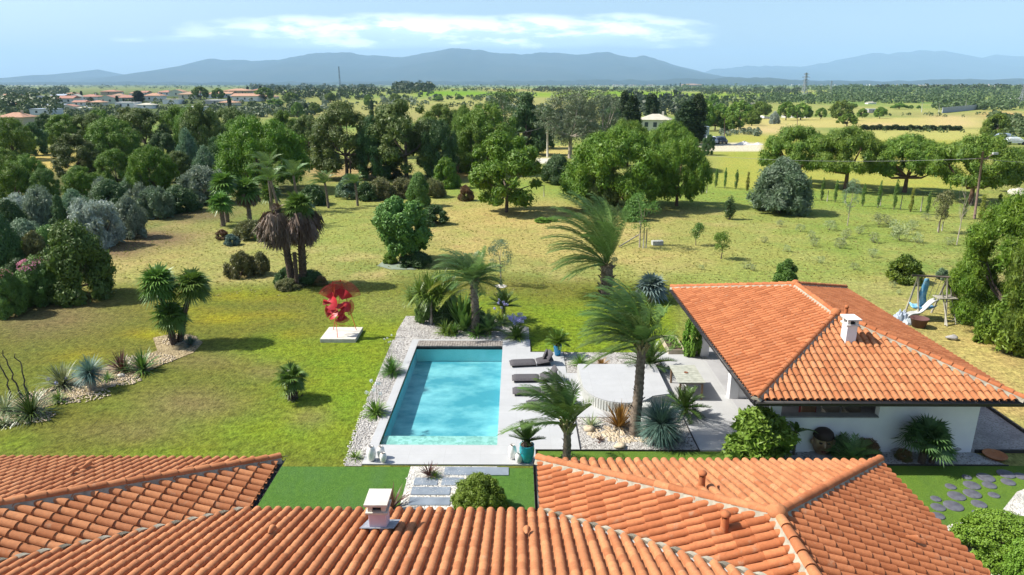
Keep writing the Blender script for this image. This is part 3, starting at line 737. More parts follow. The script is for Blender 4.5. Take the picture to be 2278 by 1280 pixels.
# ------------------------------------------------------------------ tiled roofs
def tilemat(name, a, b, c):
    m, t = newmat(name); g_ = t.nodes.new('ShaderNodeNewGeometry')
    co = mixc(t, g_.outputs['Random Per Island'], a, b); f = noise(t, 1.1, 6, .7)
    co = mixc(t, ramp(t, f, .45, .72), co, c); f2 = noise(t, 14, 5, .7)
    co = mixc(t, ramp2(t, ramp(t, f2, .4, .75), 0, .45), co, tuple(x*.62 for x in a))
    f4 = noise(t, 3.7, 4, .7); co = mixc(t, ramp2(t, ramp(t, f4, .60, .72), 0, .4), co, (.40, .30, .20))
    return finish(m, t, co, .85, f2, .004, spec=.25)
tile_a = tilemat('terracotta_tiles', (.33, .118, .046), (.52, .225, .098), (.42, .172, .078))
tile_b = tilemat('orange_terracotta_tiles', (.33, .104, .038), (.52, .192, .078), (.42, .150, .062))
mortar = mat('roof_mortar', (.37,.34,.26), (.25,.23,.18), 7, .95, .01)
deckm = mat('roof_underlay', (.16,.09,.06), (.10,.06,.045), 5, .95)
gutter_m = mat('dark_gutter', (.025,.022,.022), None, 5, .5)
render_w = mat('white_render', (.78,.77,.76), (.70,.69,.69), 1.2, .9, .003)
render_l = mat('lilac_render', (.62,.52,.58), (.54,.46,.52), 3, .9, .003)
concrete = mat('pale_concrete', (.60,.57,.49), (.48,.45,.39), 4, .9, .004)
def setw(o, parent):
    o.parent = parent; o.location = -parent.location; return o
def tile_slope(name, parent, O, e, sh, slope, u0, u1, wmin, wmax, z0, m, plug=False, cw=.228, ex=.345, seed=0):
    rng = random.Random(seed); e = np.array(e, float); sh = np.array(sh, float); O = np.array(O, float); b = MB()
    nl = math.sqrt(1+slope*slope); nx = -slope/nl; nz = 1/nl           # slope normal (along sh, up)
    def pt(u, w_, lift): xy = O + e*u + sh*(w_ + lift*nx); return (xy[0], xy[1], z0 + slope*w_ + lift*nz)
    A = 8; k0 = int(math.floor(u0/cw)); k1 = int(math.ceil(u1/cw))
    for k in range(k0, k1):
        uc = (k+.5)*cw
        if uc < u0 or uc > u1: continue
        lo, hi = wmin(uc), wmax(uc); jit = rng.uniform(-.04, .04)
        j = int(math.floor(lo/ex)) - 1
        off = rng.choice([0]) 
        while j*ex < hi + .15:
            w0 = j*ex + (jit*.3 if j else 0); w1 = w0 + ex*1.16; j += 1
            if w1 < lo - .02 or w0 < -.05 and lo <= .01 and w1 < .05: continue
            r0, r1 = .090*rng.uniform(.97,1.03), .077; du_ = rng.uniform(-.004,.004); vs = []
            ok = True
            for (ww, r, lf) in ((w0, r0, .013), (w1, r1, -.003)):
                for a in range(A+1):
                    ph = math.pi*a/A; u = uc + du_ + math.cos(ph)*r; w_ = min(max(ww, wmin(u)), wmax(u))
                    vs.append(pt(u, w_, lf + math.sin(ph)*r*.92))
            if math.dist(vs[A//2], vs[A+1+A//2]) < .015: continue
            n = A+1; fs = [(a+1, a, n+a, n+a+1) for a in range(A)]
            vs += vs[:A+1]
            for a in range(A+1):                                          # rim thickness
                ph = math.pi*a/A; u = uc + du_ + math.cos(ph)*(r0-.016); w_ = min(max(w0, wmin(u)), wmax(u)); vs.append(pt(u, w_, .013 + math.sin(ph)*(r0-.016)*.92))
            fs += [(2*n+a, 2*n+a+1, 3*n+a+1, 3*n+a) for a in range(A)]
            b.cur = 0; b.add(vs, fs, False)
            for q_ in range(len(b.smooth)-len(fs), len(b.smooth)-A): b.smooth[q_] = True
            if plug and lo > .05 and w0 <= lo + .02 and w1 > lo:          # mortar stop where the valley cuts a row
                c_ = []
                for a in range(11):
                    ph = math.pi*a/10; u = uc + math.cos(ph)*.1; w_ = wmin(u) - .03; c_.append(pt(u, max(w_, 0), math.sin(ph)*.115))
                c2 = [pt(uc + math.cos(math.pi*a/10)*.1, wmin(uc + math.cos(math.pi*a/10)*.1) + .07, math.sin(math.pi*a/10)*.11) for a in range(11)]
                b.cur = 1; b.add(c_ + c2, [tuple(range(11))] + [(a+1, a, 11+a, 12+a) for a in range(10)])
    b.cur = 0
    for k in range(k0, k1+1):                                             # channels
        uc = k*cw
        if uc < u0 or uc > u1: continue
        lo, hi = wmin(uc), wmax(uc); j = int(math.floor(lo/ex)) - 1
        while j*ex < hi:
            w0 = j*ex - .05; w1 = w0 + ex*1.1; j += 1
            if w1 < lo: continue
            vs = []
            for (ww, lf) in ((w0, .014), (w1, .0)):
                for a in range(5):
                    ph = math.pi*a/4; u = uc + math.cos(ph)*.07; w_ = min(max(ww, wmin(u)-.03), wmax(u)); vs.append(pt(u, w_, lf + .004 - math.sin(ph)*.030))
            b.add(vs, [(a+1, a, 5+a, 6+a) for a in range(4)], True)
    # underlay
    b.cur = 2; us = np.linspace(u0, u1, 60); 
    for i in range(len(us)-1):
        a_, c_ = us[i], us[i+1]
        la, lb, ha, hb = wmin(a_), wmin(c_), wmax(a_), wmax(c_)
        if ha <= la and hb <= lb: continue
        b.add([pt(a_, la, -.045), pt(c_, lb, -.045), pt(c_, max(hb, lb), -.045), pt(a_, max(ha, la), -.045)], [(0,1,2,3)])
    o = b.build(name, [m, mortar, deckm]); return setw(o, parent)
def caps(parent, A, B, m, r=.105, step=.36, name='ridge_tiles', w=.17, seed=2):
    """barrel tiles bedded in mortar along a hip or ridge, A the low end"""
    A, B = Vector(A), Vector(B); d = (B-A); Ln = d.length; d.normalize(); s = d.cross(Vector((0,0,1))).normalized(); u = s.cross(d)
    b = MB(); n = int(Ln/step); rng = random.Random(seed)
    for i in range(n+1):
        a0 = i*step; a1 = min(a0 + step*1.13, Ln+.05); r0 = r*rng.uniform(.98,1.05); r1 = r*.86; vs = []
        for (t, rr, lf) in ((a0, r0, .022), (a1, r1, 0)):
            for k in range(9): ph = math.pi*(k/8); vs.append(A + d*t + s*math.cos(ph)*rr + u*(math.sin(ph)*rr*.95 + lf))
        vs += vs[:9]
        for k in range(9): ph = math.pi*(k/8); vs.append(A + d*a0 + s*math.cos(ph)*(r0-.018) + u*(math.sin(ph)*(r0-.018)*.95 + .022))
        b.cur = 0; b.add(vs, [(k, k+1, 10+k, 9+k) for k in range(8)] + [(18+k, 27+k, 28+k, 19+k) for k in range(8)], True)
    b.cur = 1; b.add([A + s*w - u*.10, A - s*w - u*.10, B - s*w - u*.10, B + s*w - u*.10, A + s*r*.8 + u*.02, A - s*r*.8 + u*.02, B - s*r*.8 + u*.02, B + s*r*.8 + u*.02], [(0,1,5,4),(1,2,6,5),(2,3,7,6),(3,0,4,7),(4,5,6,7)])
    return setw(b.build(name, [m, mortar]), parent)
def plane_hit(px, py, fn):
    d = ray(px, py); t = 5.0
    while t < 60:
        if CAMZ + d.z*t <= fn(d.x*t, t): break
        t += .005
    return Vector((d.x*t, t, CAMZ + d.z*t))
SL, ZE = .33, 2.80
XL, XR, XRR, YF, YC, YB = -6.03, .55, 9.22, 15.4, 13.25, 3.0     # eave lines of the main house
house = empty('main_house', (0, 9, 0), 0, 'house below the viewpoint with three-winged terracotta barrel tile roof', 'house')
# walls
b = MB(); i_ = .55
b.prism([(-17, 4), (XRR-i_, 4), (XRR-i_, YF-i_), (XR+i_, YF-i_), (XR+i_, YC-i_), (XL-i_, YC-i_), (XL-i_, YF-i_), (-17, YF-i_)], 0, ZE-.02)
setw(b.build('wall', render_w), house)
Wd = 5.4
RZ = ZE + SL*4.335
tile_slope('roof_slope', house, (0, YC), (1,0), (0,-1), SL, XL-Wd, XR+Wd, lambda u: max(0, XL-u, u-XR), lambda u: 6.0, ZE, tile_a, plug=False, seed=1)
tile_slope('roof_slope', house, (XL, 0), (0,1), (-1,0), SL, YC-Wd, YF, lambda u: max(0, YC-u), lambda u: max(0, YF-u), ZE, tile_a, plug=True, seed=2)
tile_slope('roof_slope', house, (0, YF), (1,0), (0,-1), SL, -17, XL, lambda u: 0, lambda u: max(0, min(XL-u, 6.5)), ZE, tile_a, seed=3)
tile_slope('roof_slope', house, (XR, 0), (0,1), (1,0), SL, YC-Wd, YF, lambda u: max(0, YC-u), lambda u: max(0, min(YF-u, 4.335)), ZE, tile_b, plug=True, seed=4)
tile_slope('roof_slope', house, (0, YF), (1,0), (0,-1), SL, XR, XRR, lambda u: 0, lambda u: max(0, min(u-XR, XRR-u)), ZE, tile_a, seed=5)
tile_slope('roof_slope', house, (XRR, 0), (0,1), (-1,0), SL, 6.0, YF, lambda u: 0, lambda u: max(0, min(YF-u, 4.335)), ZE, tile_b, seed=6)
hz_ = lambda x, y, t: (x, y, ZE + SL*t + .07)
caps(house, hz_(XL, YF, 0), hz_(XL-6.5, YF-6.5, 6.5), tile_a, seed=1)
caps(house, hz_(XR, YF, 0), hz_(XR+4.335, YF-4.335, 4.335), tile_a, seed=2)
caps(house, hz_(XRR, YF, 0), hz_(XRR-4.335, YF-4.335, 4.335), tile_b, seed=3)
caps(house, hz_(XR+4.335, 7.0, 4.335), hz_(XR+4.335, YF-4.335, 4.335), tile_a, seed=4)
ap = MB(); ap.lathe([(.17,-.02),(.19,.03),(.16,.12),(.09,.17),(.001,.19)], 20, (XR+4.335, YF-4.335, RZ+.06)); setw(ap.build('ridge_finial', tile_a), house)
# rear slopes, so the house is whole from behind
b = MB(); b.add([(-17, 7.2, ZE+SL*6), (9.2, 7.2, ZE+SL*4.3), (9.2, 3.2, ZE), (-17, 3.2, ZE)], [(0,1,2,3)]); setw(b.build('rear_roof_slope', tile_a), house)
# valleys
for sx, X0 in ((-1, XL), (1, XR)):
    b = MB(); A = Vector((X0, YC, ZE+.012)); B = A + Vector((sx*Wd, -Wd, SL*Wd)); s = Vector((sx,1,0)).normalized()*.10
    b.add([A-s, A+s, B+s, B-s], [(0,1,2,3)]); setw(b.build('valley_gutter', mat('valley_zinc', (.42,.43,.42), None, 4, .6)), house)
def gutter(parent, A, B, r=.065, brk=.75):
    A, B = Vector(A), Vector(B); d = (B-A).normalized(); s = d.cross(Vector((0,0,1))); Ln = (B-A).length; b = MB(); vs = []
    for q in (A, B):
        for k in range(9): ph = math.pi*k/8; vs.append(q + s*math.cos(ph)*r - Vector((0,0,math.sin(ph)*r*1.1)))
    b.add(vs, [(k, k+1, 10+k, 9+k) for k in range(8)], True)
    for k in range(int(Ln/brk)+1):
        q = A + d*(k*brk+.1); b.tube([q - s*r*1.2 + Vector((0,0,.01)), q + s*r*1.2 + Vector((0,0,.01))], .008, 4)
    o = setw(b.build('gutter', gutter_m), parent); so_ = o.modifiers.new('thick', 'SOLIDIFY'); so_.thickness = .012; return o
gutter(house, (XL+.05, YC, ZE-.03), (XL+.05, YF+.1, ZE-.03)); gutter(house, (XR-.06, YC, ZE-.03), (XR-.06, YF+.1, ZE-.03))
gutter(house, (XL, YC+.05, ZE-.05), (XR, YC+.05, ZE-.05)); gutter(house, (XR, YF+.05, ZE-.05), (XRR, YF+.05, ZE-.05)); gutter(house, (XRR+.05, 6, ZE-.05), (XRR+.05, YF, ZE-.05))
def chimney(parent, p, wx, wy, h, wm_, cap=concrete, name='chimney'):
    b = MB().box(p.x-wx/2, p.x+wx/2, p.y-wy/2, p.y+wy/2, p.z-.5, p.z+h-.26); o = setw(b.build(name, wm_, bevel=.012), parent)
    t = MB(); t.box(p.x-wx/2-.05, p.x+wx/2+.05, p.y-wy/2-.05, p.y+wy/2+.05, p.z+h-.26, p.z+h-.22)
    for sx in (-1,1):
        for sy in (-1,1): t.box(p.x+sx*(wx/2-.04)-.045, p.x+sx*(wx/2-.04)+.045, p.y+sy*(wy/2-.04)-.045, p.y+sy*(wy/2-.04)+.045, p.z+h-.22, p.z+h-.05)
    f = setw(t.build('chimney_collar', cap), parent); f.parent = o; f.location = (0,0,0)
    c = MB().box(p.x-wx/2-.06, p.x+wx/2+.06, p.y-wy/2-.10, p.y+wy/2+.10, p.z+h-.05, p.z+h+.0).build('chimney_cap', cap, o)
    i = MB().box(p.x-wx/2+.07, p.x+wx/2-.07, p.y-wy/2+.07, p.y+wy/2-.07, p.z+h-.25, p.z+h-.16).build('flue', mat('soot', (.03,.03,.03)), o)
    return o
cS = lambda x, y: ZE + .10 + SL*(YC-y)
pc = plane_hit(842, 1172, cS); chimney(house, pc + Vector((0,.12,0)), .35, .38, .62, render_l)
fl = MB(); q0 = pc + Vector((0,.12,0)); fz = lambda x, y: ZE + .115 + SL*(YC-y)
fl.add([(q0.x+dx, q0.y+dy, fz(0, q0.y+dy)) for dx, dy in ((-.36,-.27),(.34,-.27),(.38,.30),(-.30,.30))], [(0,1,2,3)]); setw(fl.build('lead_flashing', mat('lead', (.30,.32,.36), (.18,.20,.23), 8, .6, .02)), house)
def vent(parent, p, m, r=.075, h=.26):
    b = MB().lathe([(r*1.1,-.12),(r,.02),(r*.95,h-.08),(r*.95,h-.07)], 14, p); b.lathe([(r*1.25,h-.03),(r*1.3,h),(r*.9,h+.04),(.001,h+.055)], 14, p)
    for k in range(4): a = k*1.57+.4; b.box(p[0]+math.cos(a)*r*.85-.015, p[0]+math.cos(a)*r*.85+.015, p[1]+math.sin(a)*r*.85-.015, p[1]+math.sin(a)*r*.85+.015, p[2]+h-.09, p[2]+h-.02)
    return setw(b.build('vent_pipe', m), parent)
fS = lambda x, y: ZE+.12+SL*(YF-y); lS = lambda x, y: ZE+.12+SL*(x-XR); rS = lambda x, y: ZE+.12+SL*(XRR-x)
vent(house, plane_hit(1561, 1076, fS), tile_b); vent(house, plane_hit(1612, 1170, lS), tile_b)
def vent_tile(parent, p, d, m, nm='vent_tile'):
    """a raised hooded tile"""
    d = Vector(d).normalized(); s = d.cross(Vector((0,0,1))).normalized(); p = Vector(p); b = MB()
    vs = []
    for t, r in ((0,.085),(.26,.02)):
        for k in range(7): ph = math.pi*k/6; vs.append(p + d*t + s*math.cos(ph)*r + Vector((0,0,math.sin(ph)*r*1.3 + .01)))
    b.add(vs, [(k, k+1, 8+k, 7+k) for k in range(6)], True); return setw(b.build(nm, m), parent)
for px, py in ((170,1048),(200,1035)): vent_tile(house, plane_hit(px, py, fS), (0,-1,SL), tile_a)
for px, py in ((608,1178),(1172,1180)): vent_tile(house, plane_hit(px, py, cS), (0,-1,SL), tile_a)
vent_tile(house, plane_hit(2040, 1203, rS), (-1,0,SL), tile_b)

# ------------------------------------------------------------------ pool house
PX0, PX1, PY0, PY1, PZ = 7.5, 15.93, 19.58, 31.8, 2.48
ph = empty('pool_house', (11.7, 25.7, 0), 0, 'white open-sided pool house with orange tiled hip roof and square chimney', 'pool house')
half = (PX1-PX0)/2; xm = (PX0+PX1)/2
tile_slope('roof_slope', ph, (0, PY0), (1,0), (0,1), SL, PX0, PX1, lambda u: 0, lambda u: max(0, min(u-PX0, PX1-u)), PZ, tile_a, seed=11)
tile_slope('roof_slope', ph, (PX0, 0), (0,1), (1,0), SL, PY0, PY1, lambda u: 0, lambda u: max(0, min(u-PY0, half, PY1-u)), PZ, tile_b, seed=12)
tile_slope('roof_slope', ph, (PX1, 0), (0,1), (-1,0), SL, PY0, PY1, lambda u: 0, lambda u: max(0, min(u-PY0, half, PY1-u)), PZ, tile_b, seed=13)
tile_slope('roof_slope', ph, (0, PY1), (1,0), (0,-1), SL, PX0, PX1, lambda u: 0, lambda u: max(0, min(u-PX0, PX1-u)), PZ, tile_b, seed=14)
tz = PZ + SL*half + .07; e_ = PZ + .07
for k, (A, B) in enumerate((((PX0,PY0,e_),(xm,PY0+half,tz)), ((PX1,PY0,e_),(xm,PY0+half,tz)), ((PX0,PY1,e_),(xm,PY1-half,tz)), ((PX1,PY1,e_),(xm,PY1-half,tz)), ((xm,PY1-half,tz),(xm,PY0+half,tz)))): caps(ph, A, B, tile_b, seed=20+k)
for yy_ in (PY0+half, PY1-half):
    ap = MB(); ap.lathe([(.17,-.06),(.19,.02),(.15,.12),(.09,.17),(.001,.18)], 16, (xm, yy_, tz-.01)); setw(ap.build('ridge_finial', tile_b), ph)
b = MB()
b.box(PX0-.03, PX1+.03, PY0-.03, PY0+.02, PZ-.20, PZ+.0); b.box(PX0-.03, PX1+.03, PY1-.02, PY1+.03, PZ-.20, PZ)
b.box(PX0-.028, PX0+.022, PY0+.02, PY1-.02, PZ-.2, PZ-.002); b.box(PX1-.022, PX1+.028, PY0+.02, PY1-.02, PZ-.2, PZ-.002)
setw(b.build('fascia', gutter_m), ph)
setw(MB().box(PX0+.03, PX1-.03, PY0+.03, PY1-.03, PZ-.06, PZ-.03).build('soffit', mat('timber_soffit', (.30,.26,.22), None, 3)), ph)
gutter(ph, (PX0, PY0-.09, PZ-.03), (PX1, PY0-.09, PZ-.03)); gutter(ph, (PX0-.09, PY0, PZ-.03), (PX0-.09, PY1, PZ-.03))
ZW = PZ - .06
b = MB(); b.box(8.52, 15.42, 20.70, 20.95, 0, 1.30); b.box(12.1, 15.42, 20.70, 20.95, 1.30, ZW); b.box(8.52, 8.84, 20.70, 20.95, 1.30, ZW)
b.box(15.17, 15.42, 20.95, 30.5, 0, ZW); b.box(11.6, 15.17, 30.25, 30.5, 0, ZW); b.box(12.9, 15.17, 24.2, 24.4, 0, ZW); b.box(11.35, 11.6, 26.0, 30.5, 0, ZW); b.box(8.80, 11.9, 24.75, 24.95, 0, .95)
setw(b.build('wall', render_w), ph)
setw(MB().box(8.84, 12.1, 20.66, 20.99, 1.30, 1.34).build('window_sill', mat('grey_sill', (.32,.31,.31))), ph)
for y in (24.7, 29.05):
    setw(MB().box(8.42, 8.78, y, y+.34, 0, ZW).build('pillar', render_w, bevel=.01), ph)
setw(MB().box(13.4, 14.4, 30.22, 30.249, 0, 2.05).build('door', mat('dark_timber', (.10,.08,.06))), ph)
pf = lambda x, y: PZ + .12 + SL*(y-PY0)
pc = plane_hit(1890, 752, pf); chimney(ph, pc + Vector((0,.1,0)), .36, .40, .74, render_w, mat('white_cap', (.72,.70,.66)))
prs = lambda x, y: PZ+.12+SL*(PX1-x); vent(ph, plane_hit(1882, 697, prs), tile_b, .06, .26)

# ------------------------------------------------------------------ paving, gravel, lawns
TZ = .035
ter = [('terrace', [(-.66,19.78),(.65,19.78),(.65,20.72),(2.17,20.72),(2.17,29.57),(.65,29.57),(.65,31.17),(-.66,31.17)]),
       ('terrace', [(2.17,23.12),(6.25,23.12),(6.25,20.74),(8.52,20.74),(8.52,29.62),(6.5,29.62),(6.5,27.17),(2.17,27.17)]),
       ('terrace', [(-5.07,19.78),(-.66,19.78),(-.66,21.03),(-5.07,21.03)]),
       ('terrace', [(-5.07,21.03),(-4.75,21.03),(-4.75,31.17),(-5.07,31.17)]),
       ('terrace', [(-4.75,31.0),(-.66,31.0),(-.66,31.17),(-4.75,31.17)])]
for nm, poly in ter: sheet(nm, poly, TZ, stone_m, thick=.16)
sheet('floor', [(8.52,20.95),(15.17,20.95),(15.17,30.25),(8.52,30.25)], .04, mat('grey_floor', (.36,.36,.37), (.30,.30,.31), 1, .7), thick=.1)
edge_m = mat('steel_edging', (.035,.03,.028), None, 4, .6)
def edging(pts, z0=-.05, z1=.06, w_=.025):
    b = MB()
    for a, c in zip(pts[:-1], pts[1:]):
        d = Vector((c[0]-a[0], c[1]-a[1], 0)).normalized(); s = Vector((-d.y, d.x, 0))*w_/2; A = Vector((a[0],a[1],0)) - d*w_/2; B = Vector((c[0],c[1],0)) + d*w_/2
        b.prism([tuple((A-s)[:2]), tuple((B-s)[:2]), tuple((B+s)[:2]), tuple((A+s)[:2])], z0, z1)
    return tag(b.build('kerb_strip', edge_m), kind='structure')
edging([(.665,19.6),(.665,20.705),(6.24,20.705)]); edging([(.665,31.1),(.665,29.585),(2.3,29.585)], -.05, .05); edging([(2.185,20.73),(2.185,23.1)], -.05,.055); edging([(6.235,23.1),(6.235,20.73)], -.05,.055)
sheet('gravel_bed', [(2.2,20.72),(6.22,20.72),(6.22,23.12),(2.2,23.12)], .012, grav)
sheet('gravel_bed', [(-5.95,34.75),(-6.05,32.4),(-5.95,31.2),(.62,31.19),(.62,33.0),(-1.6,34.6)], .004, grav)
sheet('gravel_bed', [(-5.62,19.7),(-5.07,19.7),(-5.07,31.19),(-6.05,31.19),(-5.98,28),(-5.85,24)], .004, grav)
sheet('planting_bed', [(2.2,27.18),(6.48,27.18),(6.48,29.6),(2.2,29.6)], .010, grav)
sheet('lawn', [(-7.9,17.2),(-3.45,17.2),(-3.45,19.66),(-7.9,19.66)], .002, turf)
sheet('lawn', [(-1.35,14.8),(.62,14.8),(.62,19.62),(-.62,19.62),(-1.35,18.8)], .002, turf)
sheet('lawn', [(-7.9,12.9),(-3.45,12.9),(-3.45,17.2),(-7.9,17.2)], .002, turf)
sheet('lawn', [(.68,15.0),(8.4,15.0),(8.4,20.69),(.68,20.69)], .002, turf2)
sheet('lawn', [(8.4,12.5),(20,12.5),(20,19.86),(8.4,19.86)], .002, turf2)
sheet('gravel_bed', [(-3.45,13.5),(-1.35,13.5),(-1.35,18.8),(-.62,19.62),(-.62,19.70),(-3.45,19.70)], .006, wgrav)
sheet('gravel_bed', [(8.4,19.86),(16.1,19.86),(15.5,20.70),(8.4,20.70)], .008, dgrav)
sheet('gravel_bed', [(15.42,20.72),(18.2,20.72),(18.2,31.5),(15.42,31.5)], .008, gravelmat('dusty_gravel', (.34,.30,.28), (.42,.38,.35), (.24,.21,.19), 24))
edging([(18.2,20.7),(18.2,31.5)], -.05, .12, .09); edging([(15.6,20.72),(18.2,20.72)], -.05, .10, .06)
edging([(8.4,19.85),(16.1,19.85)], -.05, .05)
sheet('path', [g(2300,1080), g(2262,1095), g(2225,1142), g(2300,1152), g(2380,1120)], .010, wgrav)
sheet('path', [g(2112,1168), g(2150,1158), g(2180,1185), g(2240,1225), g(2300,1265), g(2300,1340), g(2150,1340), g(2060,1200)], .010, wgrav)
# mulch bed on the left
sheet('gravel_bed', [g(-60,968), g(20,930), g(120,900), g(230,868), g(310,835), g(365,810), g(430,785), g(452,762), g(425,745), g(385,742), g(340,752), g(350,780), g(300,800), g(240,815), g(130,855), g(60,885), g(-60,900)], .006, mulch)
# ------------------------------------------------------------------ swimming pool
pool = empty('swimming_pool', (-2.7, 25.6, 0), 0, 'long rectangular turquoise swimming pool set in pale stone paving', 'swimming pool')
def poolmat(name, a, b_, sc=1.2, mosaic=0):
    m, t = newmat(name); c = mixc(t, ramp(t, noise(t, sc, 6, .62, stretch=(1,1.5,1)), .38, .64), a, b_)
    if mosaic:
        tc = t.nodes.new('ShaderNodeTexCoord'); vo = t.nodes.new('ShaderNodeTexVoronoi'); vo.inputs['Scale'].default_value = mosaic; L(t, tc.outputs['Object'], vo.inputs['Vector'])
        s = t.nodes.new('ShaderNodeSeparateColor'); L(t, vo.outputs['Color'], s.inputs[0]); c = mixc(t, ramp2(t, s.outputs[0], 0, .9), c, (.36,.46,.38))
    return finish(m, t, c, .6)
pfm = poolmat('pool_lining', (.13,.38,.44), (.46,.68,.68), .6); pwm = poolmat('pool_wall_lining', (.12,.42,.49), (.18,.50,.56))
psm = poolmat('pool_step_mosaic', (.66,.72,.60), (.76,.80,.70), 2, 8)
x0, x1, y0, y1, D = -4.75, -.66, 21.03, 31.0, -.74
b = MB(); b.box(x0-.2, x0, y0-.2, y1+.2, D, TZ-.17); b.box(x1, x1+.2, y0-.2, y1+.2, D, TZ-.17); b.box(x0, x1, y0-.2, y0, D, TZ-.17); setw(b.build('basin_wall', pwm), pool)
setw(MB().box(x0, x1, 30.262, 30.98, D, -.13).build('basin_end_wall', poolmat('pool_end_lining', (.50,.80,.80), (.60,.86,.86))), pool)  # end wall colour lightened to make up for the sun it misses
setw(MB().box(x0-.2, x1+.2, y0-.2, y1+.2, D-.15, D).build('basin_floor', pfm), pool)
setw(MB().box(x0+.002, x1-.002, y0+.002, y0+.95, D+.002, -.15).build('entry_step', psm), pool)
b = MB(); b.add([(x0+.001,y0+.001,-.055),(x1-.001,y0+.001,-.055),(x1-.001,30.26,-.055),(x0+.001,30.26,-.055)], [(0,1,2,3)])
m, t = newmat('pool_water'); f = noise(t, 2.6, 5, .6, stretch=(1,1.6,1)); bn = t.nodes.new('ShaderNodeBump'); bn.inputs['Strength'].default_value = .35; bn.inputs['Distance'].default_value = .05; L(t, f, bn.inputs['Height'])
gl = t.nodes.new('ShaderNodeBsdfGlossy'); gl.inputs['Roughness'].default_value = .06; L(t, bn.outputs[0], gl.inputs['Normal'])
trn = t.nodes.new('ShaderNodeBsdfTransparent'); trn.inputs[0].default_value = (.60, .84, .88, 1)
fr = t.nodes.new('ShaderNodeFresnel'); fr.inputs[0].default_value = 1.33; L(t, bn.outputs[0], fr.inputs['Normal'])
mx = t.nodes.new('ShaderNodeMixShader'); L(t, fr.outputs[0], mx.inputs[0]); L(t, trn.outputs[0], mx.inputs[1]); L(t, gl.outputs[0], mx.inputs[2])
o_ = t.nodes.new('ShaderNodeOutputMaterial'); L(t, mx.outputs[0], o_.inputs[0])
setw(b.build('water_surface', m), pool)
b = MB(); nb = 34
for k in range(nb):
    xa = x0 + (x1-x0)*k/nb; b.box(xa+.012, xa+(x1-x0)/nb-.004, 30.28, 30.998, TZ-.04, TZ+.012)
deckwood = mat('weathered_deck_boards', (.30,.27,.24), (.16,.14,.125), 6, .9, .004)
cd = empty('pool_cover_housing', (-2.7, 30.6, 0), 0, 'grey weathered timber boards covering far end of pool', 'decking')
setw(b.build('deck_boards', deckwood), cd); setw(MB().box(x0+.001, x1-.001, 30.258, 30.998, -.12, TZ-.045).build('cover_box', gutter_m), cd)

# ------------------------------------------------------------------ furniture and ornaments
grey_cushion = mat('charcoal_cushion', (.085,.08,.085), (.065,.06,.066), 20, .9, .003)
strap_m = mat('pale_strap', (.35,.34,.34))
def lounger(px, py, rz, label, pillow, ang=14):
    p = P(px, py, TZ); o = empty('sun_lounger', (p.x, p.y, TZ), rz, label, 'sun lounger', 'sun loungers beside the pool')
    def cush(L_, W_, T_):
        b = MB(); n = 12; mm = 8; vs = []; fs = []
        for side in (0, 1):
            for i in range(n+1):
                for j in range(mm+1):
                    x = i/n; y = j/mm; e = (max(0, 1-abs(2*x-1)**8)*max(0, 1-abs(2*y-1)**8))**.35
                    dent = .012*math.cos(2*math.pi*x*1)*0
                    vs.append((x*L_, (y-.5)*W_, (T_*.5 + T_*.5*e) if side else T_*.5 - T_*.42*e))
        for side in (0, 1):
            o_ = side*(n+1)*(mm+1)
            for i in range(n):
                for j in range(mm):
                    a = o_ + i*(mm+1)+j; f = (a, a+mm+1, a+mm+2, a+1); fs.append(f if side else f[::-1])
        b.add(vs, fs, True); return b
    fr = MB(); fr.box(.08, 1.8, -.24, .24, 0, .045)
    fr.build('frame', gutter_m, o)
    s = cush(1.16, .62, .15).build('seat_cushion', grey_cushion, o, (0,0,.03)); st = MB().box(1.15, 1.18, -.31, .31, .03, .17).build('strap', strap_m, o)
    k = cush(.78, .62, .14).build('back_cushion', grey_cushion, o, (1.17,0,.05)); k.rotation_euler = (0, -R(ang), 0)
    if pillow:
        q = cush(.40, .48, .16).build('pillow', grey_cushion, o, (1.72, -.05, .22)); q.rotation_euler = (0, -R(58), R(8))
        if pillow > 1: q2 = cush(.38, .46, .15).build('pillow', grey_cushion, o, (1.62, .12, .20)); q2.rotation_euler = (R(10), -R(70), R(-30))
lounger(1134, 813, R(7), 'charcoal sun lounger with two propped cushions, farthest from the house', 2, 9)
lounger(1139, 846, R(2), 'charcoal sun lounger with one upright pillow, second from the far end', 1, 12)
lounger(1140, 875, R(1), 'charcoal sun lounger lying flat with pale strap across its middle', 0, 5)
lounger(1172, 905, R(6), 'charcoal sun lounger half hidden under palm frond, nearest to the house', 0, 10)
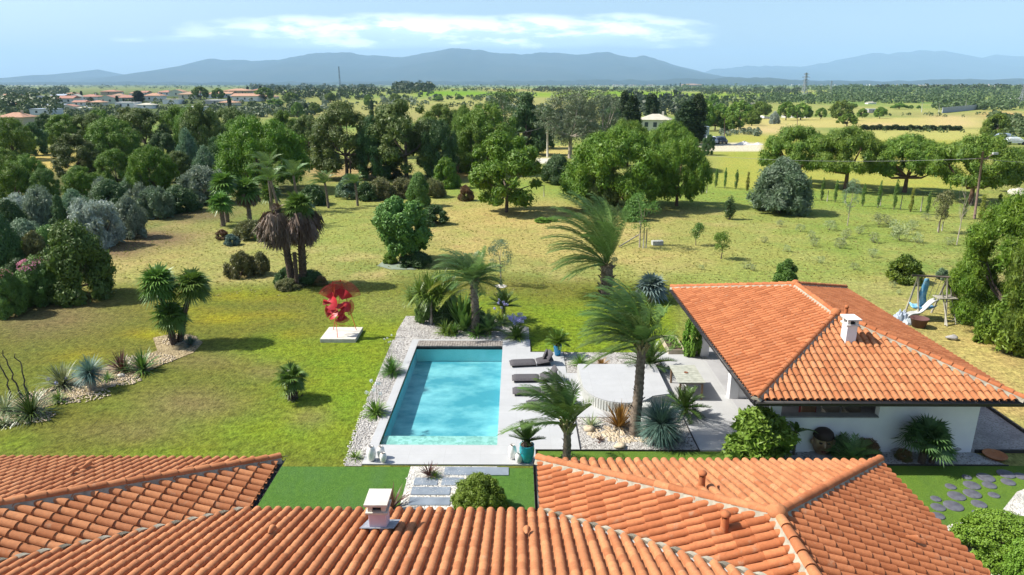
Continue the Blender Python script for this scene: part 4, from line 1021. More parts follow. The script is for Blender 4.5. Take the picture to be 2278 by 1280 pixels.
# raised curved platform with a slatted front
spa = empty('raised_platform', (4.2, 25.0, TZ), 0, 'raised pale paved platform with curved slatted front edge behind the rock bed', 'platform')
slat_m = mat('greyed_slats', (.50,.50,.46), (.42,.43,.40), 4, .85)
oc = [(-1.56, 2.14), (-1.56, .75)] + [(-.08 + 1.48*math.cos(a), .15 + 1.72*math.sin(a)) for a in [math.pi*(1 + k/40) for k in range(2, 32)]] + [(1.75, -.75), (1.75, 2.14)]
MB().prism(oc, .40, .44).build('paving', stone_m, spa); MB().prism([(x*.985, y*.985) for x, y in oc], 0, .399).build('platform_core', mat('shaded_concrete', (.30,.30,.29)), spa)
b = MB()
for (xa, ya), (xb, yb) in zip(oc[:-2], oc[1:-1]):
    L_ = math.hypot(xb-xa, yb-ya); n = max(1, round(L_/.085)); dx, dy = (xb-xa)/L_, (yb-ya)/L_
    for k in range(n):
        q = (k+.12)/n*L_; e = q + L_/n*.76; ox, oy = dy*.0, -dx*.0
        b.add([(xa+dx*q, ya+dy*q, 0), (xa+dx*e, ya+dy*e, 0), (xa+dx*e+dy*-.03*-1, ya+dy*e-dx*.03, 0), (xa+dx*q+dy*.03, ya+dy*q-dx*.03, 0), (xa+dx*q, ya+dy*q, .395), (xa+dx*e, ya+dy*e, .395), (xa+dx*e+dy*.03, ya+dy*e-dx*.03, .395), (xa+dx*q+dy*.03, ya+dy*q-dx*.03, .395)], [(0,1,5,4),(1,2,6,5),(2,3,7,6),(3,0,4,7),(4,5,6,7)])
b.build('slatted_side', slat_m, spa)
stp = P(1395, 905, TZ); s_ = empty('slatted_box', (4.75, 23.42, TZ), 0, 'small pale slatted step box against the round spa', 'box'); 
b = MB(); [b.box(-.32+k*.08, -.255+k*.08, -.20, -.17, 0, .34) for k in range(8)]; b.box(-.32, .32, -.17, .2, 0, .34); b.build('slatted_box_side', slat_m, s_); MB().box(-.34,.34,-.22,.22,.34,.37).build('lid', slat_m, s_)
# pots, lanterns
turq = mat('turquoise_glaze', (.01,.30,.36), (.02,.38,.42), 6, .25, .003, spec=.6); blueg = mat('blue_glaze', (.005,.27,.52), (.01,.30,.56), 6, .25, spec=.6); rimm = mat('earthen_rim', (.30,.22,.15)); soil = mat('soil', (.09,.06,.045), None, 12, 1, .02)
def pot(px, py, h, r, m, label, prof, rim=None):
    p = P(px, py, TZ); o = empty('plant_pot', (p.x, p.y, TZ), 0, label, 'pot')
    MB().lathe([(r*a, h*b_) for a, b_ in prof], 28).build('pot_body', m, o); MB().lathe([(r*prof[-1][0]*.93, h*.93),(.001, h*.95)], 20).build('soil', soil, o)
    if rim: MB().lathe([(r*prof[-1][0]*1.02, h*.88),(r*prof[-1][0]*1.08, h*.94),(r*prof[-1][0]*1.0, h*1.0),(r*prof[-1][0]*.9, h*.97)], 28).build('pot_rim', rim, o)
    return p
bell = [(.0,0),(.66,0),(.84,.2),(.97,.5),(1,.78),(.93,.92),(.97,1.0),(.86,1.0),(.84,.9)]
taper = [(.0,0),(.62,0),(.72,.25),(.85,.6),(.98,.95),(1.0,1.0),(.9,1.0),(.88,.92)]
p = pot(1172, 1026, .62, .25, turq, 'teal glazed pot with brown rim holding a cycad at the paving corner', bell, rimm)
cycad('cycad', (p.x, p.y, TZ+.52), 'cycad with stiff upright fronds in the teal pot', .22, 20, .62, 3, el=(12,80), sag=.25, ll=.17, mt='cyc')
p = pot(1240, 790, .50, .20, blueg, 'bright blue pot on the paving beyond the sun loungers', taper)
cycad('cycad', (p.x, p.y, TZ+.44), 'yellowish green bushy cycad in the bright blue pot', .18, 34, .60, 5, el=(-12,82), sag=.5, ll=.16, mt='bladel')
lan = mat('white_ceramic', (.82,.81,.78), (.78,.77,.74), 8, .5)
lprof = [(.0,0),(.60,0),(.82,.15),(1,.5),(.86,.82),(.55,.96),(.50,1.0),(.40,1.0),(.40,.9)]
for px, py, h, r, lb in ((827,1024,.52,.155,'tall white ceramic lantern at the left corner of pool paving'),(848,1018,.42,.13,'white lantern standing behind a shorter one near pool corner'),(853,1028,.34,.12,'shortest white lantern of the three at the near left pool corner'),(1140,1020,.50,.145,'taller white lantern beside the teal cycad pot'),(1154,1029,.34,.12,'small white lantern in front of the teal cycad pot')):
    p = P(px, py, TZ); o = empty('lantern', (p.x, p.y, TZ), 0, lb, 'lantern', 'white lanterns around the pool')
    MB().lathe([(r*a, h*b_) for a, b_ in lprof], 24).build('lantern_body', lan, o); MB().lathe([(r*.52, h*.985),(r*.56,h*1.01),(r*.46,h*1.015)], 20).build('rim', rimm, o)
# outdoor table and what lies on it
A = P(1489, 831, .78); B = P(1552, 864, .78); tw, tl = 1.05, 1.75; T0 = Vector((6.35, 24.55, TZ))
tb = empty('garden_table', T0, 0, 'weathered wooden table on the terrace left of the pool house', 'table')
tm_ = mat('weathered_table_top', (.40,.41,.35), (.28,.29,.24), 5, .85); lg = mat('warm_timber', (.30,.19,.11), None, 5, .7)
b = MB(); [b.box(0, tw, k*tl/9+.004, (k+1)*tl/9-.004, .72, .76) for k in range(9)]; b.build('tabletop', tm_, tb)
for x in (.06, tw-.13):
    for y in (.06, tl-.13): MB().box(x, x+.07, y, y+.07, 0, .655).build('leg', lg, tb)
MB().box(.08, tw-.08, .08, tl-.08, .655, .72).build('apron', lg, tb)
ash = empty('ashtray', T0 + Vector((.5,.95,.76)), 0, 'little round brown dish on the terrace table', 'dish'); MB().lathe([(.0,.0),(.06,0),(.085,.03),(.07,.03),(.05,.012),(.0,.012)], 16).build('bowl', mat('brown_dish', (.20,.08,.04)), ash)
# things under the pool house roof
cl = empty('draped_chair', (10.45, 22.0, .04), 0, 'chair covered by a dark red cloth seen through the opening', 'chair')
MB().box(-.25,.25,-.25,.25,.42,.47).build('seat', lg, cl); MB().box(-.25,.25,.22,.27,.47,.95).build('backrest', lg, cl)
for x in (-.24,.20):
    for y in (-.24,.20): MB().box(x, x+.045, y, y+.045, 0, .42).build('leg', lg, cl)
b = MB(); vs = []; fs = []
for i in range(15):
    for j in range(13):
        u = i/14; v = j/12; vs.append((-.31 + .62*u, .29 - .56*min(1, max(0,(v-.45)*2.2)), 1.0 - v*.0 - (0 if v < .45 else 0) - .52*min(1, v/.45) - .0 + .03*math.sin(u*19+v*5)))
for i in range(14):
    for j in range(12): a = i*13+j; fs.append((a, a+1, a+14, a+13))
b.add(vs, fs, True); cm = b.build('cloth', mat('red_cloth', (.38,.03,.05), (.26,.02,.035), 6, .9), cl); cm.modifiers.new('t','SOLIDIFY').thickness = .012
for x, lb in ((11.15,'low wooden lounge seat with dark cushion behind the opening, left one'), (11.9,'low wooden lounge seat with grey cushion behind the opening, right one')):
    o = empty('lounge_seat', (x, 21.75, .04), 0, lb, 'seat', 'lounge seats under the pool house roof')
    MB().box(-.32,.32,-.35,.35,.28,.34).build('seat_frame', mat('pale_timber', (.45,.38,.28)), o); MB().box(-.29,.29,-.31,.31,.34,.46).build('cushion', grey_cushion, o, bevel=.03)
    MB().box(-.32,-.27,-.35,.35,.34,.95).build('armrest', MATS['pale_timber'], o)
    MB().box(-.32,.32,.30,.36,.34,1.0).build('backrest', MATS['pale_timber'], o)
    for lx in (-.30,.25):
        for ly in (-.33,.28): MB().box(lx, lx+.05, ly, ly+.05, 0, .28).build('leg', MATS['pale_timber'], o)
# raised vegetable boxes
for px, py, sx, sy, lb in ((1505,790,.75,1.9,'raised timber planter bed with seedlings behind the terrace'),(1546,790,.35,.8,'pale trough planter at the foot of the green climber')):
    p = P(px, py, 0); o = empty('raised_planter', (p.x, p.y + sy/2, 0), 0, lb, 'planter'); b = MB()
    b.box(-sx/2, sx/2, -sy/2, -sy/2+.04, 0, .25); b.box(-sx/2, sx/2, sy/2-.04, sy/2, 0, .25); b.box(-sx/2, -sx/2+.04, -sy/2+.04, sy/2-.04, 0, .25); b.box(sx/2-.04, sx/2, -sy/2+.04, sy/2-.04, 0, .25)
    b.build('planter_boards', mat('pale_boards', (.50,.42,.32), (.36,.30,.22), 4, .85), o); MB().box(-sx/2+.04, sx/2-.04, -sy/2+.04, sy/2-.04, 0, .18).build('soil', soil, o)
    Q = []; rg = random.Random(3)
    for k in range(14): Q += blades((rg.uniform(-sx*.4,sx*.4), rg.uniform(-sy*.4,sy*.4), .18), 10, .22, .05, (10,80), rg)
    link('seedlings', quads_mesh('seedlings', [[tuple(v) for v in x] for x in Q], LM['bladel']), o)
# stepping slabs
slate = mat('blue_grey_slate', (.15,.18,.215), (.21,.245,.285), 2.5, .55, .004)
for k, (a, b_, c, d, lb) in enumerate(((987,1132,1040,1057,'long slate slab nearest the pool paving'),(919,976,1063,1080,'short slate slab on the left in the second row'),(981,1032,1063,1080,'short slate slab on the right in the second row'),(913,1003,1084,1101,'slate slab in the third row partly under the round bush'),(908,1003,1107,1124,'slate slab in the last row just above the roof edge'))):
    q0 = P(a, d, .02); q1 = P(b_, c, .02); o = MB().box(q0.x, max(q1.x, q0.x+.5), q0.y, q1.y, -.03, .03).build('stepping_slab', slate, bevel=.006); tag(o, lb, 'paving slab', 'slate slabs of the path')
rs = random.Random(5); rounds = [(2151,1062,.14),(2193,1063,.26),(2238,1055,.26),(2272,1060,.2),(2243,1073,.2),(2201,1080,.2),(2162,1080,.24),(2115,1083,.16),(2211,1102,.16),(2163,1099,.25),(2128,1104,.25),(2082,1110,.15),(2178,1122,.21),(2121,1126,.27),(2087,1129,.2),(2175,1142,.15),(2087,1148,.18)]
where = ['small one in the far row, left','big one in the far row, centre','wide one in the far row, right','last one at the picture edge','mid-size one below the far right disc','mid-size one below the far centre disc','large one in the second row','small lone one at the left of the second row','small one at the right of the third row','large one in the middle of the third row','large one left of middle in the third row','smallest one at the left, close to the roof','pale mid-size one at the right of the fourth row','largest darkest one, beside the roof tiles','mid-size one left of the darkest disc','small one above the clipped green hedge','one half hidden by the roof edge']
slm = mat('dark_round_slate', (.070,.070,.088), (.115,.12,.14), 4, .7, .003)
for (a, c, r), wd_ in zip(rounds, where):
    p = P(a, c, .01); o = tag(MB().lathe([(.0,-.04),(r,-.04),(r,.022),(r-.012,.03),(.0,.03)], 26).build('stepping_stone', slm, None, (p.x, p.y, .0)), 'round slate stepping stone in grass, ' + wd_, 'stepping stone', 'round stepping stones in the lawn')
for a, c, w_, lb in ((2196,1243,.34,'upright green glass panel in white gravel near the hedge'),(2246,1262,.36,'grey square slab in white gravel at the lower right corner')):
    p = P(a, c, .02); tag(MB().box(p.x-w_/2, p.x+w_/2, p.y-w_*.45, p.y+w_*.45, .0, .05).build('square_slab', mat('mossy_slab', (.13,.18,.13), (.20,.25,.22), 5, .6)), lb, 'slab')
# rocks
rock_m = mat('sandy_rock', (.52,.43,.30), (.38,.31,.22), 3, .95, .02); rock_g = mat('grey_rock', (.27,.26,.25), (.38,.36,.34), 4, .95, .02)
def rock(px, py, r, lb, m=rock_m, grp=None, z=.01):
    p = P(px, py, z); rg = random.Random(px*7+py); b = MB(); vs = []; fs = []; n, k_ = 12, 8; ph_ = [rg.uniform(0,6) for _ in range(4)]
    for i in range(k_+1):
        th = math.pi*i/k_
        for j in range(n):
            a = 2*math.pi*j/n; d = 1 + .13*math.sin(2*a+ph_[0]+th*2) + .1*math.sin(3*a+ph_[1]) + .09*math.cos(4*th+ph_[2]+a)
            vs.append((r*d*math.sin(th)*math.cos(a)*1.15, r*d*math.sin(th)*math.sin(a)*.9, r*(.38 + d*math.cos(th)*.58)))
    for i in range(k_):
        for j in range(n): fs.append((i*n+j, (i+1)*n+j, (i+1)*n+(j+1)%n, i*n+(j+1)%n))
    b.add(vs, fs, True); return tag(b.build('rock', m, None, (p.x, p.y, z)), lb, 'rock', grp)
rock(1311,958,.19,'smooth sandy boulder at the upper left of gravel bed'); rock(1380,996,.18,'sandy boulder at the front edge of gravel bed'); rock(1512,982,.17,'grey boulder right of the blue-green tree yucca',rock_g)
rock(1496,975,.14,'dark rock close to the blue-green yucca trunk',rock_g); rock(578,606,.16,'white stone under the dry sprawling shrub',concrete); rock(2120,1000,.25,'pale rock beside the dark fan palm at the white wall',rock_g)
rock(1985,1001,.22,'grey rock lying near the base of the white wall',rock_g); rock(270,838,.14,'small pale stone by the phormiums on the mulch',concrete); rock(1995,748,.18,'flat pale stone behind the pool house roof',concrete); rock(2118,755,.22,'grey flat stone in the dry grass beyond the roof',rock_g)
rock(2152,1172,.13,'tan stone at the tip of the white gravel'); rock(2207,1204,.16,'tan stone along the hedge edge'); rock(2263,437,.9,'large white boulder between far pines at right edge',concrete)
# cobbles round the palm: a heap nobody counts
def cobbles(name, cx, cy, rx, ry, n, m, s=(.03,.07), seed=1):
    rg = np.random.RandomState(seed); b = MB()
    for k in range(n):
        a = rg.rand()*6.28; r_ = math.sqrt(rg.rand()); x = cx + math.cos(a)*r_*rx; y = cy + math.sin(a)*r_*ry; q = s[0] + (s[1]-s[0])*rg.rand(); vs = []
        for dx, dy, dz in ((1,0,0),(0,1,0),(-1,0,0),(0,-1,0),(0,0,1),(.6,.6,.55),(-.6,.5,.6),(.5,-.6,.5)): vs.append((x+dx*q*1.1, y+dy*q, .015+max(0,dz)*q*.9))
        b.add(vs, [(0,5,4),(0,1,5),(1,6,5),(1,2,6),(2,4,6),(5,6,4),(2,3,4),(3,7,4),(3,0,7),(0,4,7)])
    return tag(b.build(name, m), kind='stuff')
pB = P(1410, 966, 0); cobbles('cobbles', pB.x-.15, pB.y+.0, 1.5, .62, 520, rock_m, seed=3)
for q, (a, c, rx, ry, n) in enumerate(((400,757,.8,.7,300),(335,800,1.2,.7,300),(150,880,1.8,.8,420),(250,848,1.2,.6,300),(40,930,1.4,.6,300))): p = P(a, c, 0); cobbles('cobbles', p.x, p.y, rx, ry, n, rock_m, (.02,.055), 7+q)
cobbles('gravel_stones', 4.2, 21.9, 1.95, 1.1, 1500, mat('pale_pebbles', (.55,.53,.50), (.36,.34,.32), 9, .9), (.012,.028), 31)
cobbles('gravel_stones', -3.0, 32.6, 2.8, 1.3, 1500, MATS['pale_pebbles'], (.015,.032), 32); cobbles('gravel_stones', -5.6, 25.5, .33, 5.8, 1500, MATS['pale_pebbles'], (.015,.032), 33)
cobbles('gravel_stones', -2.5, 18.9, 1.0, .75, 900, mat('white_pebbles', (.72,.70,.66), (.55,.54,.50), 9, .9), (.012,.026), 34)
# giant face ornament, half in leaves
fo = P(1826, 1012, 0); f_ = empty('face_statue', (fo.x, fo.y, 0), R(-8), 'large bronze-brown sculpted face ornament at the foot of the white wall', 'statue')
b = MB(); vs = []; fs = []; n, k_ = 44, 34
for i in range(k_+1):
    v = i/k_; z = .95*(1 - v)                                   # from crown to chin
    hw = .34*max(0, 1-abs((v-.48)/.52)**2.3)**.5*(1 if v < .5 else 1-.28*(v-.5))
    for j in range(n+1):
        a = -math.pi + 2*math.pi*j/n; x = math.sin(a)*hw; fr_ = math.cos(a); y = -fr_*hw*(1.0 if fr_ > 0 else .5); xn = x/.34
        if fr_ > 0:
            y -= .12*math.exp(-((xn)/.16)**2)*math.exp(-((v-.55)/.10)**2)                      # nose tip
            y -= .06*math.exp(-((xn)/.13)**2)*math.exp(-((v-.45)/.12)**2)
            y += .055*(math.exp(-((abs(xn)-.36)/.19)**2)*math.exp(-((v-.43)/.05)**2))           # eye hollows
            y -= .030*(math.exp(-((abs(xn)-.36)/.15)**2)*math.exp(-((v-.44)/.025)**2))          # lids
            y -= .035*math.exp(-((xn)/.26)**2)*math.exp(-((v-.715)/.018)**2) + .035*math.exp(-((xn)/.22)**2)*math.exp(-((v-.765)/.02)**2)
            y += .025*math.exp(-((xn)/.28)**2)*math.exp(-((v-.74)/.012)**2); y -= .03*math.exp(-(xn/.2)**2)*math.exp(-((v-.9)/.05)**2)
        vs.append((x, y*.72, z))
for i in range(k_):
    for j in range(n): a = i*(n+1)+j; fs.append((a, a+1, a+n+2, a+n+1))
b.add(vs, fs, True); b.build('face', mat('patinated_bronze', (.22,.12,.07), (.42,.30,.20), 3.2, .5, .006, .4), f_)
for s in (-1, 1): MB().lathe([(.0,-.012),(.055,-.01),(.062,0),(.05,.014),(.0,.02)], 14, (0,0,0)).build('eye', MATS['dark_stem'] if 'dark_stem' in MATS else mat('dark_bronze', (.04,.025,.02)), f_, (s*.125, -.225, .545))
MB().lathe([(.0,-.02),(.075,-.015),(.085,0),(.07,.018),(.0,.024)], 16).build('lips', mat('dull_lip', (.16,.06,.04)), f_, (0, -.245, .235))
MB().add([(-.05,-.22,.36),(.05,-.22,.36),(.0,-.375,.39),(0,-.25,.62)], [(0,1,2),(0,2,3),(1,3,2)]) if 0 else None
nb_ = MB(); nb_.add([(-.055,-.20,.37),(.055,-.20,.37),(.0,-.36,.40),(0,-.24,.62)], [(0,1,2),(0,2,3),(2,1,3),(0,3,1)]); nb_.build('nose', MATS['patinated_bronze'], f_, bevel=.01)
hb = MB(); hb.lathe([(.30,.66),(.335,.72),(.30,.86),(.20,.955),(.0,.985)], 26); hb.build('hair', mat('dark_bronze', (.06,.035,.025)), f_)
b = MB()
for s in (-1, 1): b.lathe([(.0,-.1),(.05,-.07),(.065,0),(.05,.07),(.0,.09)], 10, (s*.345, -.02, .50))
b.build('ear', MATS['patinated_bronze'], f_); MB().lathe([(.36,0),(.34,.03),(.0,.05)], 20, (0,.02,0)).build('plinth', rock_g, f_)
# terracotta saucer
p = P(2212, 1018, 0); tag(MB().lathe([(.0,0),(.26,0),(.34,.09),(.37,.10),(.36,.12),(.31,.10),(.24,.035),(.0,.03)], 30).build('terracotta_saucer', tile_a, None, (p.x, p.y, .01)), 'wide shallow terracotta saucer on the gravel by lawn edge', 'saucer')

# ------------------------------------------------------------------ red sculpture
slab = tag(MB().box(-9.5, -7.78, 30.83, 32.53, -.05, .17).build('concrete_plinth', concrete, bevel=.01), 'square pale concrete slab under the red sculpture', 'plinth')
red = mat('red_paint', (.48,.012,.022), (.38,.01,.018), 3, .45, spec=.45); redo = mat('red_orange_rods', (.55,.07,.025), None, 3, .5)
scu = empty('red_sculpture', (-8.64, 31.6, .17), 0, 'tall abstract red sculpture of fans and discs on three thin legs', 'sculpture')
for a, c in (((-.95+.40, .55, 0), (.20,.05,2.5)), ((-.05,-.58,0), (-.28,.15,2.65)), ((.62,.50,0), (.12,.05,2.75))): MB().tube([a, c], .016, 6).build('leg', redo, scu)
def fan(c, ax, up, r, spread, n, web=0):
    c = Vector(c); ax = Vector(ax).normalized(); up = (Vector(up) - ax*Vector(up).dot(ax)).normalized(); b = MB()
    for k in range(n):
        a = R(-spread/2 + spread*k/(n-1)); d = ax*math.cos(a) + up*math.sin(a); b.tube([c, c + d*r], .0105, 4, False)
    b.tube([c + (ax*math.cos(R(-spread/2+spread*k/16)) + up*math.sin(R(-spread/2+spread*k/16)))*r*.93 for k in range(17)], .007, 4)
    if web:
        nn = ax.cross(up); vs = [c + nn*.004]; m_ = 16
        for k in range(m_+1): a = R(-spread/2 + spread*k/m_); vs.append(c + (ax*math.cos(a) + up*math.sin(a))*r*web + nn*(.05*math.sin(k*.4)))
        b.add(vs, [(0, k, k+1) for k in range(1, m_+1)], False)
    return b
for c, ax, up, r, sp_, n, web in (((.14,0,1.75),(.35,.1,1),(1,0,0),.98,112,34,.55),((-.25,0,1.70),(-.25,.2,1),(1,0,0),.82,100,30,.5),((.1,-.1,1.1),(.15,-.4,-1),(1,.2,0),.50,90,26,.6),((.25,.1,1.35),(1,0,-.1),(0,.3,1),.45,120,26,.62),((-.2,0,1.2),(-1,0,-.1),(0,.2,1),.55,70,20,.9),((-.3,.1,1.55),(-1,.1,.05),(0,.3,1),.55,30,10,.95)):
    fan(c, ax, up, r, sp_, n, web).build('fan', red, scu)
def disc(c, n_, r, curl, arc=300):
    c = Vector(c); n_ = Vector(n_).normalized(); a_ = n_.orthogonal().normalized(); b_ = n_.cross(a_); B_ = MB(); vs = [c]; m_ = 28
    for q in (.5, 1):
        for k in range(m_+1): a = R(arc*k/m_); vs.append(c + (a_*math.cos(a) + b_*math.sin(a))*r*q + n_*curl*(q*q)*math.cos(a*2))
    fs = [(0, k+1, k+2) for k in range(m_)] + [(1+k, 2+m_+k, 3+m_+k, 2+k) for k in range(m_)]; B_.add(vs, fs, False); return B_
for c, n_, r, cu in (((-.32,-.12,1.62),(-.5,-1,.5),.33,.05),((-.30,-.25,1.12),(-.3,-1,.7),.30,-.06),((.32,-.12,1.42),(.4,-1,.5),.26,.08),((.1,-.15,1.30),(.7,-.8,.1),.30,.05),((.0,-.1,.92),(.2,-.9,.5),.26,.1)):
    o = disc(c, n_, r, cu).build('curved_disc', red, scu); o.modifiers.new('t','SOLIDIFY').thickness = .008
b = MB()
for a, c in (((-.05,-.15,.5),(.72,-.2,.42)),((.28,0,1.05),(.62,-.1,.98)),((-.2,0,2.0),(-.15,0,2.55)),((-.55,-.3,.95),(.45,-.35,1.65)),((.1,-.3,.75),(.36,-.3,1.35)),((-.5,-.15,.75),(.15,-.4,.5))): b.tube([a, c], .011, 5)
b.build('cross_rod', redo, scu)
for (x, y, a) in ((-.42,-.42,.6),(.20,-.28,-.5),(.0,.18,1.2)):
    o = MB(); o.tube([(x-.09,y,.02),(x,y,.012)], .02, 5); o.tube([(x,y,.012),(x+.08*math.cos(a),y+.08*math.sin(a),.13)], .016, 5); tag(setw(o.build('foot_bracket', mat('rusty_steel', (.22,.07,.035))), scu))

# ------------------------------------------------------------------ swing set and litter behind the pool house
swm = mat('grey_round_timber', (.36,.34,.27), (.24,.22,.18), 5, .85); blm = mat('blue_fabric', (.06,.28,.50), (.30,.52,.64), 5, .8); whm = mat('white_slide_plastic', (.46,.47,.46), None, 3, .5)
a1, a2, b1, b2 = P(2013,697), P(2042,713), P(2072,696), P(2103,724); h = 2.25
sw = empty('swing_set', (a1+a2)/2, 0, 'wooden play frame with blue swing and white slide in the dry grass', 'swing set'); O_ = Vector(sw.location)
tA = (a1+a2)/2 + Vector((0,0,h)); tB = (b1+b2)/2 + Vector((.1,0,h))
for f_0, t_0 in ((a1,tA),(a2,tA),(b1,tB),(b2,tB)): MB().tube([f_0-O_, t_0-O_], .05, 8).build('leg', swm, sw)
MB().tube([tA - O_ - Vector((.35,0,-.05)), tB - O_ + Vector((.25,0,.05))], .05, 8).build('top_beam', mat('dark_beam', (.10,.08,.065)), sw)
c1, c2 = P(2107,726), P(2126,722); lt = Vector((0,.75,1.35))
lad = MB(); lad.tube([c1-O_, c1-O_+lt*1.25], .035, 6); lad.tube([c2-O_, c2-O_+lt*1.25], .035, 6)
for k in range(5): q = lt*(.15+.22*k); lad.tube([c1-O_+q, c2-O_+q], .022, 6)
lad.build('ladder', swm, sw)
pp = c1 - O_ + lt; MB().box(pp.x-.25, pp.x+.7, pp.y-.15, pp.y+.5, pp.z-.1, pp.z-.05).build('platform', swm, sw)
b = MB(); vs = []
for k in range(13):
    t_ = k/12; c = Vector((pp.x-.2 - t_*1.5, pp.y+.15, (pp.z-.35)*(1-t_)**1.15 + .12 + .10*math.sin(t_*9)))
    for dy, dz in ((-.17,.09),(-.14,0),(.14,0),(.17,.09)): vs.append(c + Vector((0,dy,dz)))
b.add(vs, [(4*k+j, 4*k+j+1, 4*k+5+j, 4*k+4+j) for k in range(12) for j in range(3)], True); s2 = b.build('slide', whm, sw); s2.modifiers.new('t','SOLIDIFY').thickness = .03
for fx in (.25,):
    m0 = tA.lerp(tB, fx) - O_; b = MB(); vs = []
    for k in range(9):
        t_ = k/8; wv = .12 + .10*math.sin(t_*3.1)+.2*max(0,t_-.6); c = m0 + Vector((.0+.05*math.sin(t_*7), -.15+.1*math.sin(t_*4), -.05-1.55*t_)); vs += [c - Vector((wv,0,0)), c + Vector((wv,.05,0))]
    b.add(vs, [(2*k, 2*k+1, 2*k+3, 2*k+2) for k in range(8)], True); b.build('hanging_cloth', blm, sw).modifiers.new('t','SOLIDIFY').thickness = .02
    b = MB(); vs = []
    for i in range(9):
        for j in range(7): u = i/8; v = j/6; vs.append(m0 + Vector((-.45+1.1*u, -.35+.6*v, -1.75 + .16*((2*v-1)**2) + .12*((2*u-1)**2) - .03*math.sin(u*11))))
    b.add(vs, [(i*7+j, (i+1)*7+j, (i+1)*7+j+1, i*7+j+1) for i in range(8) for j in range(6)], True); b.build('nest_swing', blm, sw).modifiers.new('t','SOLIDIFY').thickness = .05
m0 = tA.lerp(tB, .62) - O_; b = MB(); b.tube([m0, m0+Vector((-.25,.1,-1.6))], .012, 4); b.tube([m0+Vector((.3,0,0)), m0+Vector((.05,.1,-1.6))], .012, 4); b.build('swing_rope', swm, sw)
b = MB().box(m0.x-.32, m0.x+.12, m0.y+.0, m0.y+.2, m0.z-1.64, m0.z-1.6); b.build('swing_seat', blm, sw)
MB().tube([P(2163,714)-O_, P(2163,714)-O_+Vector((-1.25,.9,1.95))], .055, 7).build('brace_pole', bark, sw)
def crumple(name, px, py, sx, sy, sz, m, lb, cat, seed):
    p = P(px, py); rg = random.Random(seed); b = MB(); vs = []; n = 14
    for i in range(n+1):
        for j in range(n+1):
            u = i/n*2-1; v = j/n*2-1; e = max(0, 1-u**4)*max(0, 1-v**4); vs.append((u*sx/2, v*sy/2, sz*e*(.45+.55*abs(math.sin(u*5+seed)*math.cos(v*4+seed*2))+.15*rg.random())))
    b.add(vs, [(i*(n+1)+j, (i+1)*(n+1)+j, (i+1)*(n+1)+j+1, i*(n+1)+j+1) for i in range(n) for j in range(n)]); return tag(b.build(name, m, None, p), lb, cat)
crumple('plastic_sack', 2004, 712, .75, .6, .55, mat('grey_blue_plastic', (.26,.31,.39), (.36,.41,.48), 5, .5), 'grumpled grey-blue plastic sack behind the roof edge'.replace('grumpled','crumpled'), 'sack', 3)
crumple('plastic_sack', 2022, 720, .5, .5, .30, mat('pale_plastic', (.36,.40,.43)), 'small pale plastic sack between the grey sack and the brown tub', 'sack', 5)
crumple('dark_sack', 2025, 708, .8, .4, .40, mat('black_plastic', (.05,.045,.05)), 'dark bundle leaning at the foot of the play frame', 'sack', 8)
p = P(2043, 727); tag(MB().lathe([(.0,0),(.30,0),(.42,.45),(.45,.47),(.42,.48),(.28,.05),(.0,.05)], 24).build('tub', mat('brown_tub', (.12,.055,.05)), None, p), 'round dark brown tub behind the pool house roof', 'tub')
p = P(1462, 545); o = empty('white_crate', p, R(8), 'white slatted crate lying in the meadow beside the stakes', 'crate')
b = MB(); b.box(-.42,.42,-.2,.2,0,.18); b.build('crate_base', whm, o); b = MB(); [b.box(-.42+k*.13, -.36+k*.13, -.21, .21, .18, .34) for k in range(7)]; b.build('crate_slats', whm, o)
for px, py, pt, lb in ((1431,552,508,'thin left stake of the pair near the white crate'),(1437,552,508,'thin right stake of the pair near the white crate'),(1210,438,412,'thin bare stake in the meadow right of the lone pine')):
    p = P(px, py); hh = ztop(px, pt, p.y); tag(MB().tube([(0,0,-.1),(0,0,hh)], .045, 6).build('stake', swm, None, p), lb, 'stake')
p0, p1 = P(1378,551), P(1420,532); o = tag(MB().tube([(0,0,.08), (p1.x-p0.x, p1.y-p0.y, .35)], .05, 6).build('fallen_pole', bark_pale, None, p0), 'pale pole lying slanted in the meadow', 'pole')

# ------------------------------------------------------------------ garden plants
def at(px, py, z=0): p = P(px, py, 0); return (p.x, p.y, z)
ros = rosette
# bed on the left
ros('grass_clump', at(70,925), 'large dark arching grass clump in the left mulch bed', 'cyc', 260, 1.25, .035, (5,80), .8, 2, 'plant')
ros('agave', at(12,915), 'pale green spiky plant cut by the left picture edge', 'variegated', 90, .9, .05, (0,75), .6, 3, 'plant')
ros('grass_clump', at(130,893), 'fresh yellow-green tuft beside the dark grass clump', 'bladel', 90, .55, .03, (10,80), .7, 4, 'plant')
ros('flax_lily', at(140,858), 'cream striped flax lily with lilac flowers at its foot', 'variegated', 130, 1.05, .06, (5,82), .45, 5, 'plant', flowers=('lilac', 5, .35, .09))
ros('tree_yucca', at(206,866), 'round-headed blue-green tree yucca on a stout trunk in left bed', 'blue', 620, .72, .022, (-50,88), .12, 6, 'yucca', trunk=(.75,.14), full=True)
ros('flax_lily', at(270,824), 'bronze-tinged flax lily, left of the pair in the mulch bed', 'maroon', 60, .95, .06, (10,82), .35, 7, 'plant'); 
ros('flax_lily', at(279,824), 'olive striped flax lily overlapping the bronze one', 'variegated', 45, .85, .05, (10,82), .4, 71, 'plant')
ros('flax_lily', at(318,824), 'green flax lily, right of the pair in the mulch bed', 'blade', 100, 1.0, .06, (10,82), .4, 8, 'plant')
ros('yucca', at(240,846), 'small yellow-green tuft behind the blue tree yucca', 'bladel', 70, .45, .03, (5,80), .4, 9, 'plant')
ros('yucca', at(424,768), 'low blue-green spiky ball at the foot of the triple palm', 'blue', 200, .55, .025, (-5,88), .2, 10, 'yucca')
